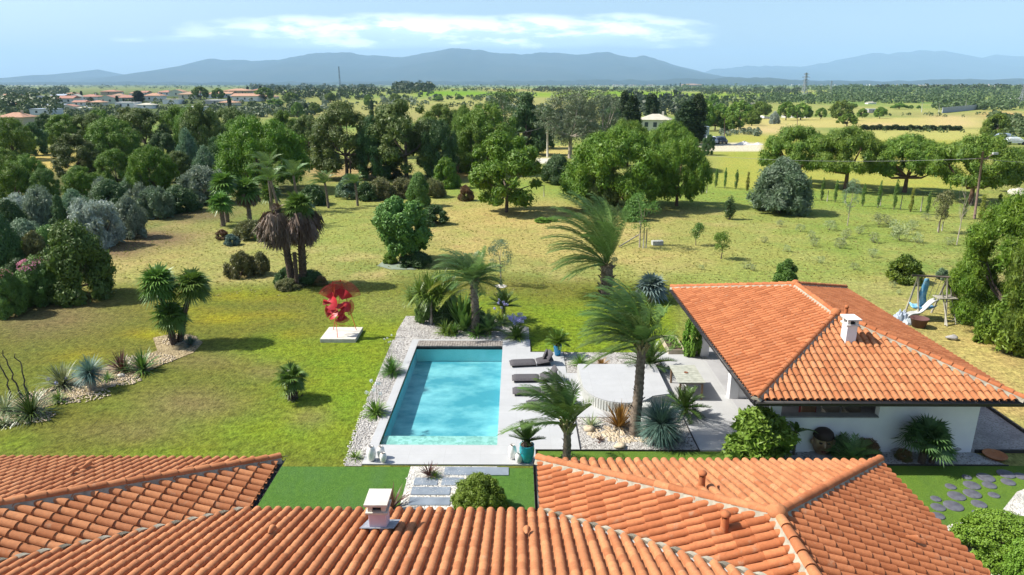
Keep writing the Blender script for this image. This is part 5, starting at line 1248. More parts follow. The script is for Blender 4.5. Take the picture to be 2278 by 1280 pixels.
ros('grass_clump', at(8,945), 'low pale succulent tuft at the bottom of the left bed', 'variegated', 60, .4, .05, (5,70), .5, 13)
for k, (px, py, pt, lb) in enumerate(((30,888,782,'leftmost of three crooked bare stems in the left bed'),(50,884,780,'middle one of three crooked bare stems in the left bed'),(74,886,786,'right one of three crooked bare stems, hooked at its tip'))):
    p = P(px, py, 0); h = ztop(px, pt, p.y); rg = random.Random(k+4); pts = [(-.2*(k==0),0,0)]
    for i in range(1, 11): pts.append((-.25*(k!=2)*i/10 - .1*k + rg.uniform(-.06,.06) + (.0 if i < 9 or k != 2 else -.16), rg.uniform(-.03,.03), h*i/10*(1 if i < 10 or k != 2 else .99)))
    o = tag(MB().tube(pts, [.035 - .0018*i for i in range(11)], 6).build('tall_cactus', mat('dark_stem', (.07,.06,.05)), None, p), lb, 'plant', 'crooked stems in the left bed')
# three-headed palm
q0 = P(392,762,0)
def hgt(px, pt, Y): return ztop(px, pt, Y)
o = empty('fan_palm', q0, 0, 'three-stemmed fan palm with bushy green heads in the left bed', 'palm tree')
for k, (cx_, cy_, rad, sd_) in enumerate(((346,634,.78,21),(424,640,.70,22),(384,700,.62,23))):
    d = ray(cx_, cy_); Y = q0.y - .2 + .15*k; x = d.x*Y; fan_palm('fan_palm', ((-.25,.22,.0)[k]*.5, (0,.1,-.25)[k], 0), CAMZ + d.z*Y, (.15,.105), 34, rad, '', 'fan', sd_, pet=.42, lean=(x - q0.x - (-.25,.22,.0)[k]*.5, 0), el=(-50,82), bk=palm_bark_dark, parent=o, stubs=90)
p = P(652,886,0); fan_palm('fan_palm', p, hgt(645,846,p.y), (.20,.15), 22, .48, 'small stout fan palm alone on the lawn left of the pool', 'fanblue' if 0 else 'fan', 31, pet=.38, el=(-30,80), bk=palm_bark_dark, wind=(-.12,0))
ros('grass_clump', at(650,890), 'low pale weeds round the foot of the lone small palm', 'variegated', 40, .25, .03, (5,60), .5, 33)
# strip left of the pool
ros('grass_clump', at(872,832), 'round green grass clump at the left pool edge', 'blade', 420, .68, .020, (10,85), .55, 34)
ros('agapanthus', at(836,922), 'bright green agapanthus with pale flower heads by the left pool edge', 'bladel', 150, .62, .045, (10,80), .6, 35, flowers=('white', 6, 1.15, .09))
ros('grass_clump', at(790,1020), 'small pale grass tuft on gravel at the near left pool corner', 'bladel', 60, .35, .02, (10,80), .6, 36)
ros('agapanthus', at(868,806), 'thin stalked white agapanthus behind the round grass clump', 'bladel', 24, .4, .03, (20,80), .5, 37, flowers=('white', 5, 1.1, .05))
# bed behind the pool
ros('yucca', at(960,722), 'many-headed spiky yucca clump left of the flowering bed palm', 'bladel', 80, 1.05, .06, (-40,85), .4, 41, 'yucca', trunk=(1.75,.07), stems=7, spread=.75)
ros('yucca', at(985,712), 'darker yucca heads just behind the yellowish ones', 'blade', 90, 1.1, .06, (-50,85), .45, 42, 'yucca', trunk=(1.55,.08), stems=8, spread=.9)
ros('flax_lily', at(992,742), 'yellow-green striped lily clump at the gravel edge behind the pool', 'bladel', 130, .78, .05, (5,75), .8, 43)
ros('bird_of_paradise', at(1034,738), 'tall bird of paradise with broad upright leaves behind the pool', 'blade', 30, 1.9, .30, (55,88), .25, 44, 'plant', stems=2, spread=.4)
ros('flax_lily', at(1010,744), 'dull green strap plant under the bird of paradise', 'blade', 110, .7, .05, (5,80), .6, 45)
cycad('cycad', at(1121,712), 'dark palm-like cycad on a short stem behind the lilac flowers', .75, 26, .85, 46, tr=.10, ll=.24)
cycad('cycad', at(1088,744), 'drooping green cycad between bird of paradise and agapanthus', .2, 22, .95, 47, sag=.7, mt='feather', ll=.2)
ros('agapanthus', at(1150,752), 'big agapanthus clump with lilac flower heads at the pool corner', 'bladel', 240, .85, .05, (10,80), .7, 48, flowers=('lilac', 26, 1.05, .105))
ros('agapanthus', at(1115,722), 'darker agapanthus leaves behind the flowering clump', 'blade', 130, .8, .05, (10,80), .6, 49, flowers=('lilac', 7, 1.1, .09))
# bed behind the spa and rock bed
cycad('cycad', at(1442,826), 'large dark green cycad behind the tall windswept palm', .3, 40, 1.25, 51, el=(-5,82), sag=.5, ll=.26)
ros('grass_clump', at(1338,818), 'dry yellowish tuft in the bed behind the round spa', 'bronze', 120, .5, .03, (5,80), .5, 52)
ros('grass_clump', at(1290,812), 'low green tuft in the bed beside the sun loungers', 'bladel', 120, .6, .03, (5,80), .5, 53)
ros('flax_lily', at(1315,950), 'small pale green spiky plant in the gravel bed', 'variegated', 34, .55, .05, (15,80), .35, 54)
ros('flax_lily', at(1378,952), 'orange-bronze flax lily in front of the round spa', 'bronze', 150, .95, .045, (25,86), .25, 55)
ros('tree_yucca', at(1468,985), 'large round blue-green tree yucca with pale swollen trunk', 'blue', 1500, .92, .022, (-65,88), .18, 56, 'yucca', trunk=(.72,.15,.0), full=True)
cycad('cycad', at(1522,926), 'dark stiff cycad behind the round blue-green yucca', .35, 36, .85, 57, el=(-25,80), ll=.2)
ros('bromeliad', at(1334,982), 'tiny reddish rosette among the gravel', 'maroon', 40, .18, .03, (5,70), .3, 58)
ros('bromeliad', at(1332,900), 'low dark tuft', 'maroon', 0+4, .1, .02, (5,70), .3, 59) if 0 else None
# palms
fr = lambda lst: lst
plant('shrub','shrub',1000,722,655,70,'very dark shrub mass between the yuccas and the bird of paradise',S if 'S' in globals() else 'shrub',mt='dark')
plant('bigshrub','shrub',948,716,648,54,'dense dark green shrub at the left end of the bed behind the pool','shrub',mt='green')
rosette('yucca', at(935,700), 'bright spiky yucca heads at the far left of the pool bed', 'bladel', 90, .8, .05, (-30,85), .4, 411, 'yucca', trunk=(1.0,.06), stems=6, spread=.6)
rosette('flax_lily', at(1062,746), 'broad green strap leaves at the foot of the pale-headed palm', 'blade', 130, .8, .06, (5,80), .6, 412)
plant('shrub2','shrub',1070,728,690,60,'dark low shrub under the cycads behind the pool','shrub',mt='dark')
rg = random.Random(4)
pA = P(1258,1040,0); hA = ztop(1259,945,pA.y)
frA = [(178,8,2.45),(168,38,2.0),(150,58,2.2),(120,70,2.0),(100,52,1.8),(60,75,1.9),(20,72,1.6),(250,60,1.9),(215,30,1.9),(300,60,1.5),(185,62,2.2),(140,30,1.9),(340,50,1.4),(90,80,2.1)]
feather_palm('palm_tree', pA, (.02,.0,hA), (.15,.11), [(a_, e_, l_*.88) for a_, e_, l_ in frA], 'young palm with fronds blown towards the pool, nearest to the roof', 'feather', 61, (-.62,.05), ll=.50, nleaf=52, sag=.8)
pB_ = P(1410,968,0); hB = ztop(1420,770,pB_.y)
frB = [(200,5,2.5),(170,20,2.6),(160,55,3.0),(150,70,3.3),(120,76,3.2),(90,70,2.8),(180,68,3.1),(210,55,2.8),(240,35,2.2),(40,70,2.4),(10,55,1.9),(330,40,1.6),(300,55,1.9),(135,45,2.6),(260,70,2.5),(190,40,2.7),(100,82,3.4),(350,72,2.2)]
feather_palm('palm_tree', pB_, (.10,.0,hB), (.19,.14), [(a_, e_, l_*.80) for a_, e_, l_ in frB] + [(a_+11, e_-14, l_*.7) for a_, e_, l_ in frB[2:8]], 'tall palm rising from the rock bed, head swept left by wind', 'feather', 62, (-.75,.1), ll=.62, nleaf=64, sag=1.0)
pC_ = P(1348,655,0); hC = ztop(1350,590,pC_.y)
frC = [(180,60,4.2),(170,72,4.8),(150,78,5.0),(120,80,5.0),(200,45,3.8),(215,30,3.4),(160,35,3.6),(90,78,4.4),(60,80,4.4),(240,70,4.2),(270,76,4.4),(190,20,3.2),(330,78,3.8),(20,80,4.0),(140,62,4.4),(210,66,4.4),(185,80,5.2),(175,50,4.2)]
feather_palm('palm_tree', pC_, (.0,.0,hC), (.36,.32), frC + [(a_+14, e_-12, l_*.9) for a_, e_, l_ in frC[:14]], 'big leafy palm in the meadow bent left by the wind', 'feather', 63, (-.55,.1), ll=.80, nleaf=70, sag=1.0, stubs=60)
pD_ = P(1058,742,0); hD = ztop(1054,628,pD_.y)
frD = [(180,35,2.0,'feathery'),(200,20,2.3,'feathery'),(190,50,2.2,'featherl'),(150,60,2.2,'featherl'),(120,65,2.0,'featherl'),(90,60,1.8),(60,60,1.8),(20,45,1.6),(350,30,1.5),(330,55,1.7),(300,60,1.7,'featherl'),(260,50,1.9,'featherl'),(230,40,2.0,'featherl'),(170,70,2.3,'featherl'),(10,70,1.8),(215,60,2.1,'featherl'),(0,5,1.5),(300,15,1.4),(225,0,2.2,'feathery')]
feather_palm('palm_tree', pD_, (-.05,.0,hD), (.22,.17), frD + [(a_+16, e_-10, l_*.95, 'featherl') for a_, e_, l_ in [f_[:3] for f_ in frD[2:14]]], 'palm with pale green head and yellowing lower fronds behind the pool', 'feather', 64, (-.35,.0), ll=.50, nleaf=50, sag=1.1, stubs=60)
ros('dead_frond', at(1352,652), 'dry straw-coloured frond stubs at the big meadow palm', 'dry', 26, 1.2, .08, (30,80), .3, 66)
for k, (px, pb, pt, cxp, L_, lb) in enumerate(((628,500,396,612,1.9,'slender windswept palm directly behind the dead palm head'),(606,470,365,604,2.1,'windswept palm with drooping silvery head before the dark pine'),(664,470,385,660,2.0,'bushy windswept palm right of the dead palm head'),(731,463,402,727,1.6,'thin palm with curved stem left of the bare pole'),(796,458,402,793,1.3,'small feather palm alone left of the scrub'))):
    p = P(px, pb); h = ztop(cxp, pt+6, p.y) - p.z; sc = mpp(p.y)
    fl_ = [(az + rg.uniform(-20,20), el_, L_*rg.uniform(.8,1.1)) for az, el_ in ((180,30),(160,60),(200,60),(120,70),(90,60),(240,60),(300,65),(0,60),(40,50),(180,80),(330,35),(215,20),(150,20),(270,40))]
    feather_palm('palm_tree', p, ((cxp-px)*sc, 0, h), (.13,.10), fl_, lb, 'featherl' if k in (1,2) else 'feather', 70+k, (-.5,0), 'slender palms in the left meadow', ll=.55, nleaf=30, sag=1.1, boot=False, bk=palm_bark)
# twin palms with thatch, and the fan palms behind
p1_ = P(652,636,0); fan_palm('thatch_palm', p1_, ztop(633,466,p1_.y), (.24,.17), 3, .4, 'dead palm wearing a thick skirt of grey dry fronds, left of the pair', 'thatch', 81, skirt=1, sk=(1.7,.62), lean=(-.50,0), el=(40,80), bk=palm_bark_dark, pet=.2)
p2_ = P(675,634,0); fan_palm('thatch_palm', p2_, ztop(684,462,p2_.y), (.25,.18), 40, .72, 'palm with green fan head above brown thatch, right of the pair', 'fan', 82, skirt=1, sk=(1.6,.50), lean=(.25,0), el=(-25,85), pet=.5, bk=palm_bark_dark, wind=(-.15,0))
p3_ = P(662,640,0); palm_trunk([(0,0,-.1),(0,0,ztop(662,562,p3_.y))], (.13,.11), .1, 5, stubs=60).build('palm_stump', palm_bark_dark, None, p3_); tag(bpy.data.objects['palm_stump'], 'short headless palm stump between the two thatched palms', 'stump')
for k, (px, pb, cy_, r_, lb) in enumerate(((497,503,455,.9,'lower front fan palm of the cluster beside the olives'),(506,494,412,1.05,'taller fan palm of the cluster beside the olives'),(556,490,425,1.05,'full-headed fan palm standing between two clusters'),(604,466,432,.9,'low fan palm beneath the windswept palms'))):
    p = P(px, pb); fan_palm('fan_palm', p, ztop(px, cy_, p.y), (.20,.16), 26, r_, lb, 'fan', 90+k, 'fan palms in the left meadow', pet=.55, el=(-35,85), skirt=1 if k == 2 else 0, sk=(.6,.35), stubs=30, seg=14)
p = P(1447,668); fan_palm('blue_palm', p, ztop(1450,642,p.y), (.24,.22), 30, .80, 'silvery blue fan palm with short trunk left of the pool house', 'fanblue', 95, pet=.42, el=(-25,85), bk=palm_bark_dark, seg=16)
p = P(2050,1030,0); fan_palm('fan_palm', p, .75, (.12,.10), 30, .55, 'dark clumping fan palm before the white wall of pool house', 'dark', 96, pet=.5, el=(-10,80), bk=palm_bark_dark, stubs=20)
p = P(2072,1030,0); fan_palm('fan_palm', p, .35, (.10,.09), 16, .42, 'lighter low fan palm catching the sun at the lawn edge', 'fan', 97, pet=.35, el=(0,80), bk=palm_bark_dark, stubs=8)
cycad('cycad', at(1893,1032), 'bright green cycad behind the ridge end of the near roof', .12, 26, .85, 98, el=(10,70), sag=.8, mt='featherl', ll=.26)
ros('banana_plant', at(1765,1012), 'slim young banana plant against the white wall', 'blade', 8, .75, .16, (20,75), .9, 99, trunk=(.85,.04), bk=bark)
# clipped and leafy shrubs
S = 'shrub'
plant('boxball','round_bush',1066,1141,1060,134,'clipped round bright green bush beside the slate slabs',S)
plant('laurel','shrub',1682,1022,918,165,'glossy bright green shrub at the corner of the white wall',S)
plant('laurel2','climber',1540,792,694,46,'green climber covering the front of the pool house corner',S)
plant('boxball2','clipped_hedge',2222,1235,1150,190,'low spreading hedge on the white gravel',S)
plant('boxball','clipped_hedge',2280,1290,1205,120,'lower clump of the hedge at the picture corner',S)
plant('boxball2','clipped_hedge',2170,1195,1142,60,'small left tongue of the hedge',S)
ros('flax_lily', at(955,1060), 'small maroon flax lily above the first slate slab', 'maroon', 44, .45, .035, (25,85), .3, 101)
ros('grass_clump', at(968,1062), 'low green tufts beside the small maroon flax lily', 'bladel', 50, .25, .025, (10,75), .5, 102)
ros('flax_lily', at(872,1133), 'maroon flax lily behind the lilac chimney', 'maroon', 60, .7, .04, (15,80), .35, 103)
plant('shrub','shrub',1868,1010,972,60,'dark shrub right of the sculpted face',S,mt='dark'); plant('shrub2','shrub',1925,1010,974,64,'dull reddish shrub near the middle of the white wall',S,mt='rust')
plant('shrubd','shrub',2010,1022,1002,40,'rusty low plant left of the dark fan palm',S,mt='rust')
for k, (px, pb, pt, w_, kd, lb, mt_) in enumerate((
 (637,632,598,52,'shrub','dark mounded shrub at the left foot of the twin palms','dark'),(690,630,600,70,'shrub2','mounded shrub at the right foot of the twin palms','dark'),(712,634,615,36,'shrub','small reddish shrub right of the twin palms','rust'),
 (640,642,622,60,'shrubd','low yellowish ground cover in front of the twin palms','dry'),
 (536,614,564,72,'shrubd','sprawling dry shrub in the left meadow','dry'),(578,610,560,50,'shrub2','greener half of the sprawling shrub by a white stone','dry'),
 (555,530,492,80,'shrubd','wiry grey shrub in the cactus island','dry'),(516,545,522,36,'shrub','silvery tuft at front of the cactus island','bluel'),(580,536,515,28,'shrub2','small green bush right in the cactus island','green'),(495,532,512,34,'shrub','rusty tuft at left of the cactus island','rust'),
 (967,499,458,70,'shrub','dark dense bush right behind the carob tree','dark'),(925,590,560,76,'shrub2','dark low shrubs under the carob tree','dark'),(868,585,562,34,'shrub','yellow-flowered tuft at the foot of the carob tree','lime'),
 (2007,626,570,84,'shrub','broad round green bush in the right meadow','pine'),(2094,622,596,26,'shrub2','small grey bush right of the broad round bush','oliveg'),(1748,632,580,58,'shrub','upright yellow-green bush behind the roof ridge','green'),
 (1205,494,484,40,'shrub','low green weed patch in the dry meadow','lime'),(1230,492,482,24,'shrub2','smaller green weed patch beside the low one','lime'),(1036,446,414,38,'shrub','red-leaved bush at the edge of the scrub','rust'),(1013,418,386,30,'lime','bright lime young tree behind the red bush',None),
 (1348,640,560,50,'airy','thin bare-branched shrub at the foot of the big meadow palm',None),
 (2232,775,650,130,'shrub','dark undergrowth beneath the pine at the right edge','pine'),(2180,700,655,60,'shrub2','low green pine bough near the play frame','pine2'))):
    plant(kd,'shrub' if kd!='airy' else 'bare_shrub',px,pb,pt,w_,lb,S,mt=mt_)
plant('carob','carob_tree',897,582,438,136,'dense dark green carob tree in the middle of meadow')
o = sheet('weed_mat',[g(838,592),g(852,582),g(900,580),g(940,592),g(925,600),g(870,600)],.004,mat('weathered_mat',(.22,.27,.20),(.16,.20,.15),3),kind='structure')
plant('airy','small_tree',1114,636,535,62,'small nearly leafless tree in a ring of white gravel'); sheet('gravel_ring',[(P(1114,637,0).x+math.cos(a*.5)*.38,P(1114,637,0).y+math.sin(a*.5)*.38) for a in range(12)],.003,wgrav)
plant('airy2','eucalyptus_tree',1423,550,428,80,'young light green eucalyptus with slim stem beside the stakes',mt='green')
plant('sapling','small_tree',1548,546,496,34,'small round-headed sapling left in the right meadow'); plant('sapling2','small_tree',1604,576,518,46,'rounder darker young tree casting a shadow in the right meadow',mt='pine')
plant('thin2','small_cypress',1622,488,436,24,'small dark brownish conifer in the shade line',mt='dark')
plant('airy','wispy_tree',1885,502,402,42,'tall wispy grey sapling in the right meadow',mt='oliveg'); plant('sapling','staked_tree',2088,518,424,44,'staked sapling with sparse olive crown at the right meadow',mt='dry')
p = P(2128,545); h = ztop(2126,430,p.y); b = MB(); b.tube([(0,0,-.1),(.02,0,h*.5),(-.03,0,h)],[.045,.03,.012],6)
rg2 = random.Random(8)
for k in range(22): z = h*(.45+.5*rg2.random()); a = rg2.uniform(0,6.28); b.tube([(0,0,z),(math.cos(a)*.35,math.sin(a)*.35,z+.5),(math.cos(a)*.5,math.sin(a)*.5,z+1.1)],[.014,.009,.004],4,False)
tag(b.build('bare_tree', bark_pale, None, p),'slender leafless white-stemmed tree near the right edge','tree')
# weeds scattered over the right meadow
wl = random.Random(11); W_ = None; wd_ = []
for px, pb, w_ in ((1845,512,30),(1955,500,34),(1975,498,24),(1735,505,20),(1945,540,30),(2000,535,46),(1910,520,24),(1880,640-110,28),(1870,545,22),(1995,520,40),(1868,552,30),(1940,572,26),(1805,530,22),(1810,598-50,24),(1825,585,20),(1780,515,22),(2030,512,30),(2060,490,22),(2110,545,24),(2040,540,30),(1660,598,22),(1675,602,18),(1560,600,14),(1985,640,18),(2000,655,14),(1750,560,20),(1700,540,18),(1900,600,20)): wd_.append((px, pb, w_))
kinds_ = {}
col_words = ['faint','pale','greyish','feathery','thin','tufted']
for k, (px, pb, w_) in enumerate(sorted(wd_)):
    plant('weed'+('' if k % 2 else '2'),'weed',px,pb,pb-w_*.75,w_,'low grey-green weed tuft scattered in the sunny right meadow','plant','weed tufts in the right meadow')
# cypress saplings and fence posts along the far edge of the garden
row = [(1592,417,379,10),(1612,419,377,9),(1637,421,381,11),(1662,425,388,11),(1798,445,396,12),(1827,446,399,11),(1857,450,404,11),(1918,459,412,11),(1953,463,406,12),(1988,466,402,12),(2025,471,425,13),(2062,477,431,12),(2103,482,418,12),(2143,487,441,13),(2180,490,440,16),(2224,448,434,12)]
names = ['first','second','third, curved','fourth, golden','fifth, beside the big olive','sixth','seventh, beside fence wire','eighth','ninth','tenth','eleventh, golden','twelfth','thirteenth, behind the staked sapling','fourteenth','fifteenth, golden, by the utility pole','last, far right']
for (px, pb, pt, w_), nm in zip(row, names):
    gold = 'golden' in nm; plant('thiny' if gold else 'thin','cypress_sapling',px,pb,pt-3,w_*.8,('golden' if gold else 'slim')+' cypress sapling, '+nm+' in the row from the left','cypress','row of cypress saplings at the meadow edge',mt='feathery' if gold else 'green')
for k, (px, pb, pt) in enumerate(((1960-2,458,430),(1840,448,424),(1880,452,425),(2003,466,436),(2048,470,438),(1562,430,412),(1572,429,413),(2086,515,492),(2095,514,493))):
    p = P(px, pb); tag(MB().tube([(0,0,-.1),(0,0,ztop(px,pt,p.y))], .05, 6).build('fence_post', swm, None, p), 'thin wooden fence post at the far meadow edge, number counted from left '+str(k+1) if 0 else 'thin wooden fence post along the far meadow edge','post','fence posts at the meadow edge')

# ------------------------------------------------------------------ trees of the middle distance
T = [
# right: row of stone pines
('umbrella','stone_pine',1765,409,281,168,'stone pine at the left end of the right-hand row',None),('umbrella2','stone_pine',1880,421,283,178,'stone pine with thick forked trunk, second in the right-hand row',None),('umbrella3','stone_pine',2012,428,301,176,'stone pine with straight trunk, third in the right-hand row',None),('umbrella','stone_pine',2158,454,301,200,'stone pine behind the slanted utility pole',None),('umbrella2','stone_pine',2300,432,326,190,'stone pine cut by the right picture edge',None),
('bigolive','olive_tree',1733,472,354,142,'large round grey-green olive tree left of the cypress row',None),
('lonepine','pine_tree',1127,472,297,172,'airy pine with visible branches and shadow in the mid meadow',None),
('umbrellab','stone_pine',1370,462,288,262,'huge dense dome of a pine in the middle of the picture',None),('umbrellab2','stone_pine',1505,458,303,150,'dark pine joined to the right side of the huge dome',None),
('umbrellab2','stone_pine',1395,372,264,120,'bright pine top rising behind the huge dome, left',None),('umbrellab','stone_pine',1488,378,271,135,'bright pine top rising behind the huge dome, right',None),
('pineb','pine_tree',1340,470,368,105,'loose greyish pine in front of the huge dome','pine3'),('bigshrub','shrub_tree',1242,408,346,86,'very dark round tree left of the huge dome','dark'),
('pine','pine_tree',772,396,230,168,'tall open pine beside the thin bare pole',None),('pine2','pine_tree',905,398,226,180,'broad tall pine left of centre with bare limbs',None),('pineb','pine_tree',1088,385,232,150,'sunlit multi-headed pine behind the airy pine',None),('pine','pine_tree',1052,392,284,86,'narrow olive-coloured pine just left of the airy pine','pine2'),
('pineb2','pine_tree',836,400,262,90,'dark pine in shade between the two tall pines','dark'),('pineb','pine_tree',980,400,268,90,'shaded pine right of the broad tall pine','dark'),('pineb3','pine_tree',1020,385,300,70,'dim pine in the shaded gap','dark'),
('shrub','shrub_tree',946,372,306,26,'little yellow-green conifer against the dark pines','pine2'),
('bigshrub','pine_tree',992,418,353,62,'spiky fresh green young pine by the red bush','pine2'),
('pineb','stone_pine',985,312,232,96,'rounded dark pine behind the broad tall pine','pine'),
('darkpine','cedar_tree',1170,345,206,110,'tall blackish cedar left of the eucalyptus',None),('euc','eucalyptus_tree',1268,352,203,170,'tall open eucalyptus with pale limbs behind the concrete pole',None),('euc2','eucalyptus_tree',1338,345,206,110,'eucalyptus with bare pale trunk on the right side',None),('euc3','eucalyptus_tree',1130,330,204,120,'dark eucalyptus group rising over the sunlit pines','dark'),
('cypress','cypress_tree',1386,305,200,30,'tallest slim cypress, left of the hidden house',None),('cypress2','cypress_tree',1404,308,213,44,'broader cypress leaning on the tallest slim one',None),('cypress','cypress_tree',1447,285,206,34,'cypress pair standing directly behind the hidden house',None),('cypress2','cypress_tree',1453,290,238,16,'narrow young cypress in front of the house roof',None),('cypress2','cypress_tree',1527,322,225,64,'broad black cypress on the right of the house',None),('cypress','cypress_tree',1548,322,206,44,'highest cypress right of the house, by the vehicles',None),('cypress3','cypress_tree',1416,295,243,16,'small dark cypress between two larger ones',None),
('pineb3','pine_tree',1360,330,240,70,'dark tree mass left of the hidden house','dark'),('pineb','pine_tree',1575,345,300,30,'small dark shrub-like pine near the vehicles','dark'),
# left mass
('pineb','pine_tree',36,356,262,100,'dark round pine before the beige house',None),('pineb2','pine_tree',108,314,254,52,'dark pine right of the beige house','dark'),
('pine','pine_tree',150,336,256,86,'sunlit pine at the right end of the dry clearing','pine'),('pine3','pine_tree',205,334,250,90,'olive-toned pine in the left wood, upper row','pine3'),('pineb','pine_tree',262,372,264,132,'broad bright-topped pine in the middle of the left wood','pine'),('pine2','pine_tree',172,402,300,110,'tall loose pine in front of the clearing','pine3'),('pine','pine_tree',328,352,243,120,'feathery dull pine below the pale low house','pine3'),('pineb3','pine_tree',262,412,332,84,'dark-hearted round pine above the olives','pine'),
('pineb2','pine_tree',398,330,238,86,'pine crown under the water-tower-like white wall'.replace('water-tower-like white','white'),'pine'),('umbrellab','pine_tree',344,428,326,112,'saturated green pine above the silver bushes','pine2'),('pine','pine_tree',402,405,338,74,'brownish-green pine right of the saturated one','pine3'),
('olive2','olive_tree',306,430,388,76,'soft grey-green olive behind the silver bushes','oliveg'),('olive','olive_tree',352,425,392,60,'yellowish young pine beside the soft olive','pine2'),
('pineb','pine_tree',462,372,232,108,'olive-green pine left of the huge dark pine','pine3'),('pine3','pine_tree',520,338,236,84,'pine behind the huge dark pine','pine3'),('umbrellab2','pine_tree',590,425,258,215,'huge dark green pine with ragged boughs, left of centre',None),('umbrellab','pine_tree',545,360,262,110,'bright domed top on the left shoulder of the huge dark pine','pine2'),
('olive','olive_tree',462,412,332,62,'round dusky olive under the huge dark pine','oliveg'),('olive2','olive_tree',425,398,296,64,'tall dusky olive left of the round one','oliveg'),('olive3','olive_tree',455,452,368,112,'large silver-green olive above the meadow corner','olive'),
('pine2','pine_tree',640,352,248,80,'pale pine behind the huge dark pine, right','pine'),('pine','pine_tree',690,356,258,80,'loose pine left of the tall open pine','pine3'),('pineb3','pine_tree',668,330,262,60,'dark small pine above the sandy patch','pine'),
('silver','silver_bush',350,484,412,84,'dark-bodied silver bush at the right end of bushes','oliveg'),('silver2','silver_bush',316,482,410,72,'silver-tipped bush behind the right end one','olive'),('olive2','olive_tree',295,528,444,78,'grey-green bush on the meadow edge','olive'),('silver','silver_bush',218,548,434,116,'brightest white-silver bush in the row',None),
('darkpine2','conifer_tree',146,548,432,66,'dark feathery conifer left of the brightest silver bush','dark'),('olive3','olive_tree',104,520,416,84,'thin-leaved pale olive left of the dark conifer','olive'),('silver2','silver_bush',42,485,432,84,'flat-topped silver bush near the left edge',None),
('pineb','pine_tree',36,462,360,96,'deep green pine at the left edge above the silver bush','pine'),('pine3','pine_tree',110,466,372,66,'soft bright pine under the dry clearing','green'),('pineb2','pine_tree',190,452,372,90,'yellow-green pine boughs above the pale olive','pine'),('olive','olive_tree',235,462,400,60,'dull olive between pine boughs','olive'),
('bigshrub','shrub_tree',176,662,500,162,'broad fresh green bushy tree casting the long lawn shadow','green'),('bigshrub2','shrub_tree',62,560,490,92,'soft silver-green rounded bush at the left','oliveg'),('shrub','shrub_tree',88,600,520,70,'orange-tinged leafy bush in the left border','dry'),('bigshrub','shrub_tree',15,610,478,90,'dark dense bush cut by the left edge','dark'),('shrub2','shrub_tree',52,595,535,54,'yellow-green leafy bush in the left border','lime'),
('bigshrub2','oleander_bush',96,672,576,110,'oleander with a pink blossom top beside the fresh green tree','green'),('bigshrub','oleander_bush',20,700,600,90,'oleander with pale pink flowers at the left edge','green'),('bigshrub2','shrub_tree',52,655,580,80,'dark leafy bush between the two oleanders','dark'),('olive3','silver_bush',8,520,455,60,'grey bush cut by left edge above the dark bush','olive'),
('pineb','pine_tree',12,420,330,90,'dark pine cut by the left edge','pine'),
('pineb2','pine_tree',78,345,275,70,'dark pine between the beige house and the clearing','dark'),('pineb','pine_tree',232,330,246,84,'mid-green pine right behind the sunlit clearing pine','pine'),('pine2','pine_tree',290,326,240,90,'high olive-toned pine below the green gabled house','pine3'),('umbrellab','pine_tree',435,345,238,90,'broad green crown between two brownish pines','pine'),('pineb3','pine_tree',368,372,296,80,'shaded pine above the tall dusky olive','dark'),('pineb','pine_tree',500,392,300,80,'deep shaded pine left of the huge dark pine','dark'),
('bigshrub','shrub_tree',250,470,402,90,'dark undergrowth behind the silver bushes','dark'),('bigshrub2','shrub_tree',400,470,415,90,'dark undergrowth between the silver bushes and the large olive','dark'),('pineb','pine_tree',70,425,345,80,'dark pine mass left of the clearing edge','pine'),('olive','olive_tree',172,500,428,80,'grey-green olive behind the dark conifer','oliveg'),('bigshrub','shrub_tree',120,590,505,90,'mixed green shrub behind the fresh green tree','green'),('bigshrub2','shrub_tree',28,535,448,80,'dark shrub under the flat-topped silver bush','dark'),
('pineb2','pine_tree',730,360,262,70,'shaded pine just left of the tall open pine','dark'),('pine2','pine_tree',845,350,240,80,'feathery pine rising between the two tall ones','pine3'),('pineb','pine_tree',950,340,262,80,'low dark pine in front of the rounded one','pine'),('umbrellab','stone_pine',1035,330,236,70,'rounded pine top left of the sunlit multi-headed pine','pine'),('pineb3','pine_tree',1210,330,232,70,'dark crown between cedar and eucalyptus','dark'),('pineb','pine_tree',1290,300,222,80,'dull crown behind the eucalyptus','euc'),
# right edge
('edgepine','pine_tree',2240,742,432,262,'large sunlit pine filling the right edge beyond the roof','pine2'),('edgepine','pine_tree',2150,700,570,110,'lower bough mass of the right edge pine, by the swing','pine2'),('edgepine','pine_tree',2300,790,480,170,'shaded pine at the far right edge behind the roof','pine'),
# scrub line behind the meadow
('shrubd','scrub_bush',850,442,398,74,'olive scrub left of the wind-bent small tree','dry'),('bigshrub','small_tree',934,458,386,60,'small wind-bent tree with palm-like fronds in the scrub','green'),('shrub','scrub_bush',775,440,392,70,'blue-grey scrub behind the small feather palm','oliveg'),('shrubd2','scrub_bush',895,438,396,70,'dry scrub in the middle of the scrub line','dry'),('shrub2','scrub_bush',820,445,404,60,'dark scrub clump behind the carob tree','dark'),('shrubd','scrub_bush',965,438,400,60,'yellowish scrub right of the wind-bent tree','dry'),('shrub','scrub_bush',870,395,370,50,'pale shrub under the broad tall pine','dry'),('shrub2','scrub_bush',700,455,410,60,'dark scrub behind the thin curved palm','dark'),('shrubd2','scrub_bush',1285,430,392,60,'grey grassy scrub left of the huge dome','dry'),
('shrub','scrub_bush',1410,300+190,440,60,'light green young shrub before the huge dome','green'),
# field edge right
('olive','olive_tree',1722,276,250,24,'pale silvery tree by the white wall in the fields','silver'),
('bigshrub','shrub_tree',2214,300,254,64,'dark rounded tree at the right of the pale fields','pine'),
]
